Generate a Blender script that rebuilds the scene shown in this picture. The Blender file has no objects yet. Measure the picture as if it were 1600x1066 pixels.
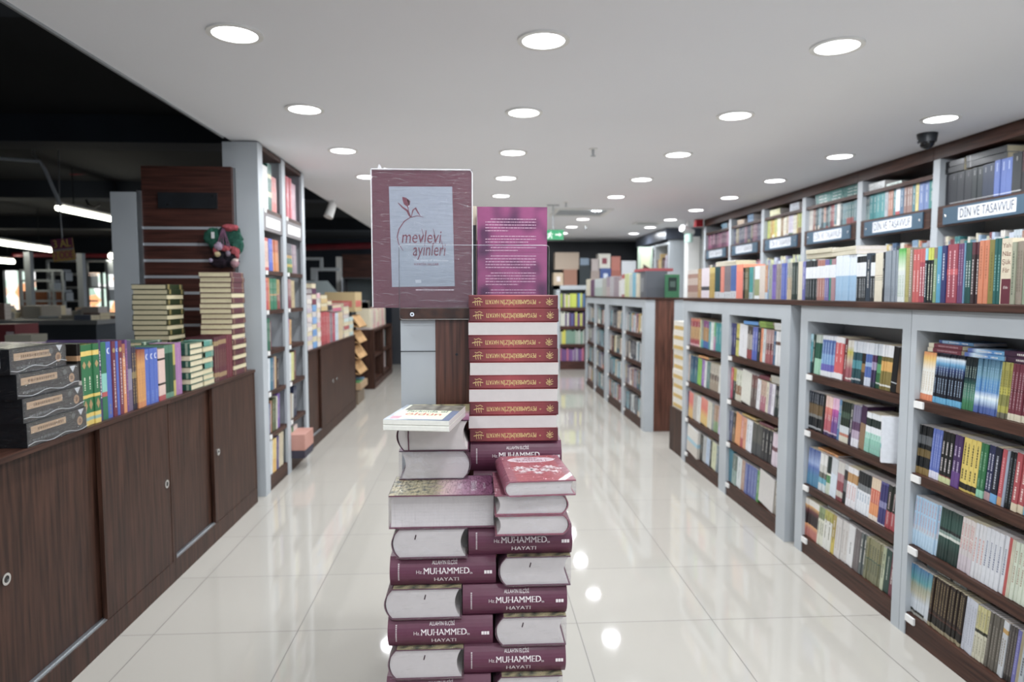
import bpy, math, random
from mathutils import Matrix, Vector, noise
random.seed(7)
SC = bpy.context.scene
COL = SC.collection
R = math.radians

# ------------------------------------------------------------------ camera
CAM_H = 1.44
F = 1050.0                       # focal length in pixels of a 1600 px wide frame
PITCH, YAW = 0.0715, 0.0553
cam = bpy.data.cameras.new('camera')
cam.sensor_width = 36.0
cam.lens = F * 36.0 / 1600.0
cam.clip_start = 0.05
cam.clip_end = 100
cam.dof.use_dof = True
cam.dof.focus_distance = 1.75
cam.dof.aperture_fstop = 3.0
camo = bpy.data.objects.new('camera', cam)
COL.objects.link(camo)
camo.location = (0, 0, CAM_H)
camo.rotation_euler = (math.pi / 2 - PITCH, 0, -YAW)
SC.camera = camo

# ------------------------------------------------------------------ world, exposure
w = bpy.data.worlds.new('world')
SC.world = w
w.use_nodes = True
w.node_tree.nodes['Background'].inputs[0].default_value = (0.80, 0.88, 1.0, 1)
w.node_tree.nodes['Background'].inputs[1].default_value = 1.3
SC.view_settings.view_transform = 'Standard'
SC.view_settings.look = 'None'
SC.view_settings.gamma = 1.0
SC.view_settings.exposure = 0.2
SC.cycles.use_denoising = True
SC.cycles.max_bounces = 7
SC.cycles.diffuse_bounces = 4
SC.cycles.glossy_bounces = 4
SC.cycles.transparent_max_bounces = 12
SC.cycles.sample_clamp_indirect = 6.0
LAMP_W = 8.0                    # watts of every downlight
CEIL = 2.48
LAMP_X = (-0.957, 0.287, 1.53, 2.78)
LAMP_Y0, LAMP_DY = 2.835, 1.112

# ------------------------------------------------------------------ pixel helpers (pixel -> point on a real plane)
def _rm():
    A = Matrix(((1, 0, 0), (0, 0, -1), (0, 1, 0)))
    return Matrix.Rotation(-YAW, 3, 'Z') @ Matrix.Rotation(-PITCH, 3, 'X') @ A
RM = _rm()
RMT = RM.transposed()
def project(p):
    c = RMT @ (Vector(p) - Vector((0, 0, CAM_H)))
    return (800 + F * c.x / -c.z, 533 - F * c.y / -c.z) if c.z < -0.02 else (9999, 9999)
def at(x, y, X=None, Y=None, Z=None):
    d = RM @ Vector(((x - 800) / F, (533 - y) / F, -1))
    t = (Z - CAM_H) / d.z if Z is not None else (X / d.x if X is not None else Y / d.y)
    return Vector((0, 0, CAM_H)) + d * t
def yinv(px, X, Z):
    lo, hi = 0.4, 40.0
    s = 1 if X > 0 else -1
    for _ in range(48):
        m = (lo + hi) / 2
        q = project((X, m, Z))[0]
        if (q - px) * s > 0: lo = m
        else: hi = m
    return (lo + hi) / 2
def xinv(px, Y, Z=1.2):
    a = project((0, Y, Z))[0]; b = project((0.1, Y, Z))[0]
    return (px - a) / (b - a) * 0.1
def zc(py, Y, X=0.0):
    lo, hi = -1.0, 4.0
    for _ in range(40):
        m = (lo + hi) / 2
        if project((X, Y, m))[1] > py: lo = m
        else: hi = m
    return (lo + hi) / 2

# ------------------------------------------------------------------ colour
def lin(h):
    if not isinstance(h, str): return h
    v = [int(h[i:i + 2], 16) / 255 for i in (0, 2, 4)]
    return tuple(c / 12.92 if c <= 0.04045 else ((c + 0.055) / 1.055) ** 2.4 for c in v)
def lum(c): return 0.2126 * c[0] + 0.7152 * c[1] + 0.0722 * c[2]
def mixc(a, b, t): return tuple(a[i] * (1 - t) + b[i] * t for i in range(3))

# ------------------------------------------------------------------ materials
def mat(name, rgb=None, rough=0.5, metal=0.0, spec=None, coat=0.0):
    m = bpy.data.materials.new(name); m.use_nodes = True
    b = m.node_tree.nodes['Principled BSDF']
    if rgb is not None: b.inputs['Base Color'].default_value = (*lin(rgb), 1)
    b.inputs['Roughness'].default_value = rough
    b.inputs['Metallic'].default_value = metal
    if spec is not None: b.inputs['Specular IOR Level'].default_value = spec
    b.inputs['Coat Weight'].default_value = coat
    return m
def nd(m, t, **k):
    n = m.node_tree.nodes.new(t)
    for a, v in k.items(): setattr(n, a, v)
    return n
def ln(m, a, b): m.node_tree.links.new(a, b)
def bsdf(m): return m.node_tree.nodes['Principled BSDF']
def noisy(m, a, b, scale=(1, 1, 1), ns=4.0, detail=3.0, lo=0.35, hi=0.65, bump=0.0, rough=None, coord='Object'):
    """base colour runs between a and b by noise stretched with scale"""
    tc = nd(m, 'ShaderNodeTexCoord'); mp = nd(m, 'ShaderNodeMapping'); mp.inputs['Scale'].default_value = scale
    no = nd(m, 'ShaderNodeTexNoise'); no.inputs['Scale'].default_value = ns; no.inputs['Detail'].default_value = detail
    cr = nd(m, 'ShaderNodeValToRGB'); e = cr.color_ramp.elements
    e[0].position = lo; e[0].color = (*lin(a), 1); e[1].position = hi; e[1].color = (*lin(b), 1)
    ln(m, tc.outputs[coord], mp.inputs[0]); ln(m, mp.outputs[0], no.inputs['Vector'])
    ln(m, no.outputs[0], cr.inputs[0]); ln(m, cr.outputs[0], bsdf(m).inputs['Base Color'])
    if bump:
        bp = nd(m, 'ShaderNodeBump'); bp.inputs['Strength'].default_value = bump; bp.inputs['Distance'].default_value = 0.002
        ln(m, no.outputs[0], bp.inputs['Height']); ln(m, bp.outputs[0], bsdf(m).inputs['Normal'])
    return m
M = {}
M['wood'] = noisy(mat('walnut_laminate', rough=0.45, spec=0.25), '24140e', '50352a', (9, 9, 0.5), 7, 5, 0.3, 0.72)
M['wood_h'] = noisy(mat('walnut_laminate_lengthwise', rough=0.45, spec=0.25), '2a1812', '54382e', (9, 0.6, 14), 6, 5, 0.3, 0.72)
M['wood_x'] = noisy(mat('walnut_laminate_crosswise', rough=0.45), '2b1510', '5b352c', (0.6, 9, 14), 5, 5, 0.3, 0.72)
M['plank'] = noisy(mat('walnut_plank', rough=0.4), '3a221a', '744a3c', (14, 9, 0.6), 6, 5, 0.3, 0.7)
M['grey'] = noisy(mat('grey_laminate', rough=0.45), 'b0b6bb', 'b9bfc4', (1, 1, 1), 2.5, 2)
M['grey_in'] = noisy(mat('grey_laminate_inside', rough=0.5), 'aeb3b7', 'b8bcc0', (1, 1, 1), 2.5, 2)
M['ceiling'] = noisy(mat('ceiling_paint', rough=0.85), 'f0f1f6', 'f3f4f9', (1, 1, 1), 0.7, 2)
M['navy'] = noisy(mat('dark_hall_paint', rough=0.8), '191f29', '202732', (1, 1, 1), 1.5, 2)
M['dark'] = noisy(mat('dark_metal', rough=0.45), '16191d', '20242a', (1, 1, 1), 5, 2)
M['white'] = noisy(mat('white_plastic', rough=0.5), 'e6e6e4', 'f0f0ee', (1, 1, 1), 4, 2)
M['rail'] = mat('rail_metal', 'c4c8ce', 0.35, 0.35)
M['chrome'] = mat('chrome', 'd8d8d8', 0.18, 1.0)
M['alu'] = noisy(mat('aluminium', rough=0.35, metal=0.8), 'a5a9ae', 'b6babd', (1, 1, 1), 6, 2)
M['black'] = mat('black_gloss', '0b0c0e', 0.2)
M['card'] = noisy(mat('cardboard', rough=0.8), 'b08a5c', 'c49c6c', (1, 1, 1), 9, 4)
M['wallpaint'] = noisy(mat('wall_paint', rough=0.8), 'a6a7a6', 'b2b3b1', (1, 1, 1), 1.2, 3)
M['darkwall'] = noisy(mat('dark_wall_panel', rough=0.5), '2a2d33', '34373e', (1, 1, 1), 1.2, 3)

def attr_mat(name, rough=0.4, coat=0.0, grain=0.0):
    m = mat(name, rough=rough, coat=coat, spec=0.32)
    m.node_tree.nodes['Principled BSDF'].inputs['Coat Roughness'].default_value = 0.15
    at_ = nd(m, 'ShaderNodeAttribute', attribute_name='Col')
    no = nd(m, 'ShaderNodeTexNoise'); no.inputs['Scale'].default_value = 60; no.inputs['Detail'].default_value = 2
    tc = nd(m, 'ShaderNodeTexCoord'); ln(m, tc.outputs['Object'], no.inputs['Vector'])
    mr = nd(m, 'ShaderNodeMapRange'); mr.inputs['To Min'].default_value = 1 - grain; mr.inputs['To Max'].default_value = 1 + grain
    ln(m, no.outputs[0], mr.inputs['Value'])
    mx = nd(m, 'ShaderNodeVectorMath', operation='SCALE')
    ln(m, at_.outputs['Color'], mx.inputs[0]); ln(m, mr.outputs[0], mx.inputs['Scale'])
    hs = nd(m, 'ShaderNodeHueSaturation'); hs.inputs['Saturation'].default_value = 0.82
    ln(m, mx.outputs[0], hs.inputs['Color']); ln(m, hs.outputs[0], bsdf(m).inputs['Base Color'])
    return m
M['cover'] = attr_mat('printed_cover', 0.38, 0.05, 0.10)
M['print'] = attr_mat('printed_surface', 0.45, 0.0, 0.05)
M['cloth'] = attr_mat('cloth', 0.9, 0.0, 0.15)
def paper_mat(name, a, b):
    m = mat(name, rough=0.8)
    return noisy(m, a, b, (1, 900, 1), 1.0, 2.0, 0.3, 0.7, coord='Object')
M['pages'] = paper_mat('page_edges', 'c9c3bc', 'dcd7d1')
M['pages_cream'] = paper_mat('cream_page_edges', 'bfae86', 'd9cba2')

def emis(name, rgb, s):
    m = bpy.data.materials.new(name); m.use_nodes = True
    n = m.node_tree; n.nodes.remove(n.nodes['Principled BSDF'])
    e = n.nodes.new('ShaderNodeEmission'); e.inputs[0].default_value = (*lin(rgb), 1); e.inputs[1].default_value = s
    n.links.new(e.outputs[0], n.nodes['Material Output'].inputs[0])
    return m
M['lamp'] = emis('lamp_diffuser', 'fdfdff', 7.0)
M['tube'] = emis('tube_light', 'fffbe8', 12.0)
def film(name, tint, rough, fac, bump, bs):
    m = bpy.data.materials.new(name); m.use_nodes = True
    n = m.node_tree; n.nodes.remove(n.nodes['Principled BSDF']); N = n.nodes.new
    tr = N('ShaderNodeBsdfTransparent'); tr.inputs[0].default_value = (*lin(tint), 1)
    gl = N('ShaderNodeBsdfGlossy'); gl.inputs['Roughness'].default_value = rough
    fr = N('ShaderNodeLayerWeight'); fr.inputs['Blend'].default_value = 0.5
    pw = N('ShaderNodeMath'); pw.operation = 'POWER'; pw.inputs[1].default_value = 5.0
    ad = N('ShaderNodeMath'); ad.operation = 'MULTIPLY_ADD'; ad.inputs[1].default_value = 0.8; ad.inputs[2].default_value = fac
    mx = N('ShaderNodeMixShader'); L = n.links.new
    L(fr.outputs['Facing'], pw.inputs[0]); L(pw.outputs[0], ad.inputs[0]); L(ad.outputs[0], mx.inputs[0]); L(tr.outputs[0], mx.inputs[1]); L(gl.outputs[0], mx.inputs[2])
    L(mx.outputs[0], n.nodes['Material Output'].inputs[0])
    if bump:
        tc = N('ShaderNodeTexCoord'); mp = N('ShaderNodeMapping'); mp.inputs['Scale'].default_value = bs
        no = N('ShaderNodeTexNoise'); no.inputs['Scale'].default_value = 5; no.inputs['Detail'].default_value = 3
        no.inputs['Distortion'].default_value = 0.6
        bp = N('ShaderNodeBump'); bp.inputs['Strength'].default_value = bump; bp.inputs['Distance'].default_value = 0.01
        L(tc.outputs['Object'], mp.inputs[0]); L(mp.outputs[0], no.inputs['Vector']); L(no.outputs[0], bp.inputs['Height'])
        for q in (gl, fr): L(bp.outputs[0], q.inputs['Normal'])
    return m
M['wrap'] = film('shrink_wrap', 'fbfbfd', 0.17, 0.06, 1.0, (4, 4, 34))
M['acrylic'] = film('clear_acrylic', 'fdfefe', 0.03, 0.006, 0, (1, 1, 1))

# floor: polished square tiles with thin grout
def floor_mat():
    m = mat('polished_tile', rough=0.06, spec=0.5)
    tc = nd(m, 'ShaderNodeTexCoord'); mp = nd(m, 'ShaderNodeMapping')
    mp.inputs['Location'].default_value = (0.16, -2.82 + 5.73, 0)
    br = nd(m, 'ShaderNodeTexBrick'); br.offset = 0.0; br.squash = 1.0
    for k, v in (('Scale', 1.0), ('Mortar Size', 0.0022), ('Mortar Smooth', 0.1), ('Brick Width', 0.6), ('Row Height', 0.573), ('Bias', 0.0)):
        br.inputs[k].default_value = v
    br.inputs['Color1'].default_value = (*lin('bdb9b1'), 1); br.inputs['Color2'].default_value = (*lin('b9b5ad'), 1)
    br.inputs['Mortar'].default_value = (*lin('807d78'), 1)
    no = nd(m, 'ShaderNodeTexNoise'); no.inputs['Scale'].default_value = 1.6; no.inputs['Detail'].default_value = 4
    mx = nd(m, 'ShaderNodeMix', data_type='RGBA', blend_type='MULTIPLY'); mx.inputs[0].default_value = 0.10
    cr = nd(m, 'ShaderNodeValToRGB'); cr.color_ramp.elements[0].color = (0.6, 0.6, 0.6, 1)
    ln(m, tc.outputs['Object'], mp.inputs[0]); ln(m, mp.outputs[0], br.inputs['Vector']); ln(m, tc.outputs['Object'], no.inputs['Vector'])
    ln(m, no.outputs[0], cr.inputs[0]); ln(m, br.outputs['Color'], mx.inputs[6]); ln(m, cr.outputs[0], mx.inputs[7])
    ln(m, mx.outputs[2], bsdf(m).inputs['Base Color'])
    mr = nd(m, 'ShaderNodeMapRange'); mr.inputs['To Min'].default_value = 0.05; mr.inputs['To Max'].default_value = 0.5
    ln(m, br.outputs['Fac'], mr.inputs['Value']); ln(m, mr.outputs[0], bsdf(m).inputs['Roughness'])
    return m
M['floor'] = floor_mat()
M['hallfloor'] = noisy(mat('hall_floor', rough=0.25), '3a3a3c', '4a4a4c', (1, 1, 1), 1.2, 3)

# ------------------------------------------------------------------ mesh collector
class CM:
    def __init__(s): s.v = []; s.f = []; s.c = []; s.mi = []
    def poly(s, pts, col=(0.5, 0.5, 0.5), mi=0, T=None):
        """col: one colour or one per corner"""
        b = len(s.v)
        for p in pts: s.v.append(tuple(T @ Vector(p)) if T else tuple(p))
        s.f.append(tuple(range(b, b + len(pts))))
        s.c.append(col if isinstance(col[0], (tuple, list)) else [col] * len(pts)); s.mi.append(mi)
    def box(s, x0, x1, y0, y1, z0, z1, col=(0.5, 0.5, 0.5), mi=0, T=None, skip=''):
        P = [(x, y, z) for x in (x0, x1) for y in (y0, y1) for z in (z0, z1)]
        Q = {'x': (0, 1, 3, 2), 'X': (4, 6, 7, 5), 'y': (0, 4, 5, 1), 'Y': (2, 3, 7, 6), 'z': (0, 2, 6, 4), 'Z': (1, 5, 7, 3)}
        for k, q in Q.items():
            if k not in skip: s.poly([P[i] for i in q], col, mi, T)
    def prism(s, poly, z0, z1, col=(0.5, 0.5, 0.5), mi=0, T=None, caps=True):
        """poly (x,y) counter-clockwise, extruded along z"""
        n = len(poly)
        for i in range(n):
            a, b = poly[i], poly[(i + 1) % n]
            s.poly([(a[0], a[1], z0), (b[0], b[1], z0), (b[0], b[1], z1), (a[0], a[1], z1)], col, mi, T)
        if caps:
            s.poly([(p[0], p[1], z1) for p in poly], col, mi, T)
            s.poly([(p[0], p[1], z0) for p in reversed(poly)], col, mi, T)
    def cyl(s, c, r, h, n=24, col=(0.5, 0.5, 0.5), mi=0, T=None, r2=None):
        r2 = r if r2 is None else r2
        A = [(c[0] + r * math.cos(k * 2 * math.pi / n), c[1] + r * math.sin(k * 2 * math.pi / n), c[2]) for k in range(n)]
        B = [(c[0] + r2 * math.cos(k * 2 * math.pi / n), c[1] + r2 * math.sin(k * 2 * math.pi / n), c[2] + h) for k in range(n)]
        for i in range(n):
            j = (i + 1) % n
            s.poly([A[i], A[j], B[j], B[i]], col, mi, T)
        s.poly(B, col, mi, T); s.poly(A[::-1], col, mi, T)
    def ring(s, c, ro, ri, h, n=32, col=(0.5, 0.5, 0.5), mi=0, T=None):
        for k in range(n):
            a, b = k * 2 * math.pi / n, (k + 1) * 2 * math.pi / n
            P = lambda r, t, z: (c[0] + r * math.cos(t), c[1] + r * math.sin(t), c[2] + z)
            s.poly([P(ro, a, 0), P(ro, b, 0), P(ro, b, h), P(ro, a, h)], col, mi, T)
            s.poly([P(ri, b, 0), P(ri, a, 0), P(ri, a, h), P(ri, b, h)], col, mi, T)
            s.poly([P(ro, b, 0), P(ro, a, 0), P(ri, a, 0), P(ri, b, 0)], col, mi, T)
            s.poly([P(ro, a, h), P(ro, b, h), P(ri, b, h), P(ri, a, h)], col, mi, T)
    def tube(s, pts, r, n=8, col=(0.5, 0.5, 0.5), mi=0):
        pts = [Vector(p) for p in pts]; rings = []
        for i, p in enumerate(pts):
            d = (pts[min(i + 1, len(pts) - 1)] - pts[max(i - 1, 0)]).normalized()
            u = d.orthogonal().normalized() if i == 0 else (u - d * u.dot(d)).normalized()
            v = d.cross(u)
            rr = r[i] if isinstance(r, (list, tuple)) else r
            rings.append([tuple(p + (u * math.cos(k * 2 * math.pi / n) + v * math.sin(k * 2 * math.pi / n)) * rr) for k in range(n)])
        for a, b in zip(rings, rings[1:]):
            for k in range(n): s.poly([a[k], a[(k + 1) % n], b[(k + 1) % n], b[k]], col, mi)
        s.poly(rings[0][::-1], col, mi); s.poly(rings[-1], col, mi)
    def strip(s, pts, wd, col, T=None, z=0.0):
        """flat brush stroke in the xy plane; wd a width or a list"""
        n = len(pts); L = []
        for i in range(n):
            a, b = pts[max(i - 1, 0)], pts[min(i + 1, n - 1)]
            dx, dy = b[0] - a[0], b[1] - a[1]; l = math.hypot(dx, dy) or 1
            ww = (wd[i] if isinstance(wd, (list, tuple)) else wd) / 2
            L.append(((pts[i][0] - dy / l * ww, pts[i][1] + dx / l * ww, z), (pts[i][0] + dy / l * ww, pts[i][1] - dx / l * ww, z)))
        for a, b in zip(L, L[1:]): s.poly([a[1], b[1], b[0], a[0]], col, 0, T)
    def text(s, st, size, col, T, bold=0.0, shear=0.0, width=None, align='CENTER', mi=0):
        vs, fs, w_ = glyphs(st, 0.0, align)
        k = size; kx = size if width is None else width / max(w_, 1e-6)
        for sh_ in ((-bold, bold) if bold else (0,)):          # a bold face is the letters struck twice
            b = len(s.v)
            for x, y in vs: s.v.append(tuple(T @ Vector(((x + shear * y) * kx + sh_ * k, y * k, sh_ * 0.001))))
            for f in fs: s.f.append(tuple(b + i for i in f)); s.c.append([col] * len(f)); s.mi.append(mi)
    def add(s, o, T=None):
        b = len(s.v)
        s.v += [tuple(T @ Vector(p)) for p in o.v] if T else o.v
        s.f += [tuple(b + i for i in f) for f in o.f]; s.c += o.c; s.mi += o.mi
    def mesh(s, name, mats, smooth=False, bevel=0):
        me = bpy.data.meshes.new(name)
        me.from_pydata(s.v, [], s.f)
        if not isinstance(mats, (list, tuple)): mats = [mats]
        for m in mats: me.materials.append(m)
        me.polygons.foreach_set('material_index', s.mi)
        ca = me.color_attributes.new('Col', 'FLOAT_COLOR', 'CORNER')
        flat = []
        for cs in s.c:
            for c in cs: flat += [c[0], c[1], c[2], 1.0]
        ca.data.foreach_set('color', flat)
        if smooth:
            me.polygons.foreach_set('use_smooth', [True] * len(s.f))
            me.set_sharp_from_angle(angle=R(35))
        me.update()
        return me
    def obj(s, name, mats, parent=None, loc=None, smooth=False, kind=None, bevel=0, **props):
        me = s.mesh(name, mats, smooth)
        if loc is not None:
            me.transform(Matrix.Translation(-Vector(loc)))
        o = bpy.data.objects.new(name, me); COL.objects.link(o)
        if loc is not None: o.location = loc
        if parent is not None: o.parent = parent
        if bevel:
            me2 = me
            bm = bmesh.new(); bm.from_mesh(me2); bmesh.ops.remove_doubles(bm, verts=bm.verts, dist=1e-5); bm.to_mesh(me2); bm.free()
            md = o.modifiers.new('bevel', 'BEVEL'); md.width = bevel; md.segments = 2; md.limit_method = 'ANGLE'
        if kind: o['kind'] = kind
        for k, v in props.items(): o[k] = v
        return o
import bmesh
_G = {}
def glyphs(st, bold, align):
    key = (st, bold, align)
    if key not in _G:
        cu = bpy.data.curves.new('t', 'FONT'); cu.body = st; cu.size = 1.0; cu.align_x = align; cu.align_y = 'CENTER'; cu.offset = bold
        cu.resolution_u = 3
        ob = bpy.data.objects.new('t', cu); COL.objects.link(ob)
        dg = bpy.context.evaluated_depsgraph_get()
        me = ob.evaluated_get(dg).to_mesh()
        vs = [(v.co.x, v.co.y) for v in me.vertices]; fs = [tuple(p.vertices) for p in me.polygons]
        ob.evaluated_get(dg).to_mesh_clear()
        bpy.data.objects.remove(ob); bpy.data.curves.remove(cu)
        xs = [v[0] for v in vs] or [0, 1]
        _G[key] = (vs, fs, max(xs) - min(xs))
    return _G[key]
def empty(name, loc, label, cat, group=None):
    o = bpy.data.objects.new(name, None); COL.objects.link(o); o.location = loc; o.empty_display_size = 0.05
    return tag(o, label, cat, group)
def tag(o, label, cat, group=None):
    o['label'] = label; o['category'] = cat
    if group: o['group'] = group
    return o
def frame(o, x, y):
    """matrix with local axes x, y, x cross y"""
    x, y = Vector(x).normalized(), Vector(y).normalized(); z = x.cross(y)
    return Matrix(((x.x, y.x, z.x, o[0]), (x.y, y.y, z.y, o[1]), (x.z, y.z, z.z, o[2]), (0, 0, 0, 1)))
def part(cm, name, mats, parent, M0=None, **k):
    """part of a thing whose Empty stands at parent.location; geometry given in world space"""
    cm2 = CM(); cm2.add(cm, Matrix.Translation(-Vector(parent.location)))
    return cm2.obj(name, mats, parent, **k)

# ------------------------------------------------------------------ the setting
Z0 = -0.1
def struct(cm, name, mats, **k): return cm.obj(name, mats, kind='structure', **k)
def sbox(name, m, *b):
    c = CM(); c.box(*b); return struct(c, name, m)
sbox('floor', M['floor'], -14, 3.8, -5, 24.2, Z0, 0)
sbox('ceiling', M['ceiling'], -1.665, 3.8, -5, 13.75, CEIL, 3.02)
sbox('ceiling_hall', noisy(mat('black_ceiling_paint', rough=0.9), '0b0e13', '0f1319', (1, 1, 1), 1.5, 2), -14, -1.68, -5, 24.2, 2.95, 3.02)
sbox('wall_right', M['wallpaint'], 3.64, 3.8, -5, 13.75, 0, CEIL)
sbox('wall_back', M['darkwall'], -1.665, 3.64, 13.6, 13.75, 0, CEIL)
sbox('wall_hall_left', M['navy'], -14.15, -14, -5, 24.2, 0, 2.95)
sbox('wall_hall_light_block', M['navy'], -14, -1.68, -5.15, -5, 0, 2.95)  # unseen wall, added to keep world light from the open rear out of the hall
# far wall of the hall with two glazed openings on the street
c = CM()
HY = 19.0
WIN = [(at(5, 458, Y=HY).x, at(60, 458, Y=HY).x, zc(487, HY), zc(421, HY)), (at(130, 458, Y=HY).x, at(190, 458, Y=HY).x, zc(492, HY), zc(424, HY))]
xs = [-14] + [v for wv in WIN for v in wv[:2]] + [-1.665]
for i in range(0, len(xs), 2): c.box(xs[i], xs[i + 1], HY, HY + 0.15, 0, 2.95)
for wv in WIN:
    c.box(wv[0], wv[1], HY, HY + 0.15, 0, wv[2]); c.box(wv[0], wv[1], HY, HY + 0.15, wv[3], 2.95)
struct(c, 'wall_hall_back', M['navy'])
def street_mat(seed, cols):
    """a sunlit street seen out of focus: soft patches of colour that give off daylight"""
    m = emis('street_daylight', 'ffffff', 1.5); n = m.node_tree
    tc = nd(m, 'ShaderNodeTexCoord'); mp = nd(m, 'ShaderNodeMapping'); mp.inputs['Location'].default_value = (seed, seed * 2, 0)
    vo = nd(m, 'ShaderNodeTexVoronoi'); vo.inputs['Scale'].default_value = 3.4
    cr = nd(m, 'ShaderNodeValToRGB'); cr.color_ramp.interpolation = 'CONSTANT'
    while len(cr.color_ramp.elements) < len(cols): cr.color_ramp.elements.new(0.5)
    for i, h in enumerate(cols):
        cr.color_ramp.elements[i].position = i / len(cols); cr.color_ramp.elements[i].color = (*lin(h), 1)
    ln(m, tc.outputs['Object'], mp.inputs[0]); ln(m, mp.outputs[0], vo.inputs['Vector'])
    ln(m, vo.outputs['Color'], cr.inputs[0]); ln(m, cr.outputs[0], n.nodes['Emission'].inputs[0])
    return m
for i, wv in enumerate(WIN):
    c = CM(); c.box(wv[0], wv[1], HY + 0.08, HY + 0.1, wv[2], wv[3])
    g = struct(c, 'window_%d' % (i + 1), street_mat(3 + i * 5, ['fff6ec', 'ffffff', 'f0a878', 'cfe6d8', 'f6d0b8', 'ffffff', '9fb8a8', 'fbe0c8']))
    c = CM(); xm = (wv[0] + wv[1]) / 2
    for xa in (wv[0], xm - 0.03, wv[1] - 0.04): c.box(xa, xa + 0.04, HY - 0.03, HY + 0.07, wv[2], wv[3])
    c.box(wv[0], wv[1], HY - 0.03, HY + 0.07, wv[3] - 0.06, wv[3]); c.box(wv[0], wv[1], HY - 0.03, HY + 0.07, wv[2], wv[2] + 0.05)
    c.obj('window_frame', M['dark'], g)

# downlights: ring, glowing disc and the lamp's own light
ROWS = ('leftmost row', 'row above the centre book stack', 'row above the right aisle', 'row beside the wall bookcases')
ORD = ('nearest', 'second', 'third', 'fourth', 'fifth', 'sixth', 'seventh', 'eighth', 'ninth')
ld = bpy.data.lights.new('downlight', 'AREA'); ld.shape = 'DISK'; ld.size = 0.165; ld.energy = LAMP_W; ld.color = (0.93, 0.965, 1.0)
cr_ = CM(); cr_.ring((0, 0, -0.008), 0.108, 0.088, 0.008, 36)
ring_me = cr_.mesh('trim_ring', M['white'], True)
cd_ = CM(); cd_.cyl((0, 0, -0.004), 0.0885, 0.003, 36)
disc_me = cd_.mesh('diffuser', M['lamp'])
for i, lx in enumerate(LAMP_X):
    for k in range(-4, 9):
        y = LAMP_Y0 + k * LAMP_DY
        hid = k < 0 or (i == 3 and k == 0)
        if hid: lab, g = 'round white downlight behind the camera, outside the picture', 'downlights behind the camera'
        else: lab, g = 'round white ceiling downlight, %s in the %s' % (ORD[k], ROWS[i]), 'ceiling downlights'
        e = empty('ceiling_light', (lx, y, CEIL), lab, 'ceiling light', g)
        for nm, me in (('trim_ring', ring_me), ('diffuser', disc_me)):
            o = bpy.data.objects.new(nm, me); COL.objects.link(o); o.parent = e
        l = bpy.data.objects.new('lamp_light', ld); COL.objects.link(l); l.parent = e; l.location = (0, 0, -0.012)
# ceiling fittings
def vent(x0, x1, y0, y1, lab):
    e = empty('ceiling_vent', ((x0 + x1) / 2, (y0 + y1) / 2, CEIL), lab, 'vent')
    c = CM(); c.box(x0, x1, y0, y0 + 0.05, CEIL - 0.02, CEIL); c.box(x0, x1, y1 - 0.05, y1, CEIL - 0.02, CEIL)
    c.box(x0, x0 + 0.05, y0 + 0.05, y1 - 0.05, CEIL - 0.02, CEIL); c.box(x1 - 0.05, x1, y0 + 0.05, y1 - 0.05, CEIL - 0.02, CEIL)
    part(c, 'vent_frame', M['white'], e)
    c = CM(); n = 7
    for k in range(n):
        y = y0 + 0.07 + (y1 - y0 - 0.14) * k / n
        c.box(x0 + 0.06, x1 - 0.06, y, y + 0.03, CEIL - 0.016, CEIL - 0.006)
    part(c, 'vent_slats', M['grey'], e)
vent(1.0, 1.72, 8.3, 9.05, 'square air conditioning vent in the ceiling beyond the purple book')
vent(2.35, 2.75, 9.75, 10.05, 'small ceiling vent near the dark soffit box')
for (x, y, lab) in ((0.858, 4.9, 'small sprinkler head hanging from the bare ceiling, the nearer one'), (1.05, 7.75, 'small sprinkler head beside the air conditioning vent'), (1.72, 10.4, 'far sprinkler head above the right aisle')):
    e = empty('sprinkler', (x, y, CEIL), lab, 'sprinkler', None)
    c = CM(); c.cyl((x, y, CEIL - 0.006), 0.032, 0.006, 20); part(c, 'escutcheon', M['white'], e)
    c = CM(); c.cyl((x, y, CEIL - 0.05), 0.009, 0.046, 10); c.cyl((x, y, CEIL - 0.055), 0.019, 0.004, 14); part(c, 'nozzle', M['alu'], e)
# dome camera
p = at(1449, 209, Z=CEIL)
e = empty('dome_camera', p, 'black dome security camera on the ceiling by the wall bookcases', 'camera')
c = CM(); c.cyl((p.x, p.y, CEIL - 0.055), 0.055, 0.055, 28, r2=0.062); part(c, 'housing', M['dark'], e, smooth=True)
c = CM()
for k in range(6):
    a0, a1 = k * math.pi / 12, (k + 1) * math.pi / 12
    c.cyl((p.x, p.y, CEIL - 0.055 - 0.045 * math.sin(a1)), 0.045 * math.cos(a1) + 1e-4, 0.045 * (math.sin(a1) - math.sin(a0)), 24, r2=0.045 * math.cos(a0))
part(c, 'dome', M['black'], e, smooth=True)
# wall-mounted bullet camera and siren at the far right
p = at(1074, 360, Y=9.75)
e = empty('bullet_camera', (p.x, p.y, CEIL), 'white security camera under the ceiling past the last wall bookcase', 'camera')
c = CM(); c.cyl((p.x, p.y, CEIL - 0.1), 0.015, 0.1, 12); part(c, 'bracket', M['white'], e)
c = CM(); c.tube([(p.x - 0.1, p.y - 0.06, CEIL - 0.1), (p.x + 0.08, p.y + 0.04, CEIL - 0.16)], 0.055, 16); part(c, 'housing', M['white'], e, smooth=True)
c = CM(); c.cyl((p.x + 0.02, p.y, CEIL - 0.30), 0.06, 0.12, 18); part(c, 'sounder', noisy(mat('pale_green', rough=0.5), 'a8c8bc', 'b4d2c6'), e)
c = CM(); q = at(1093, 348, Y=9.5); c.box(q.x - 0.06, q.x + 0.04, 9.46, 9.56, CEIL - 0.1, CEIL)
tag(c.obj('alarm_beacon', noisy(mat('alarm_red', rough=0.4), 'a01c26', 'b02430'), loc=(q.x, 9.5, CEIL)), 'small red alarm box under the ceiling by the white camera', 'alarm')
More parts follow.
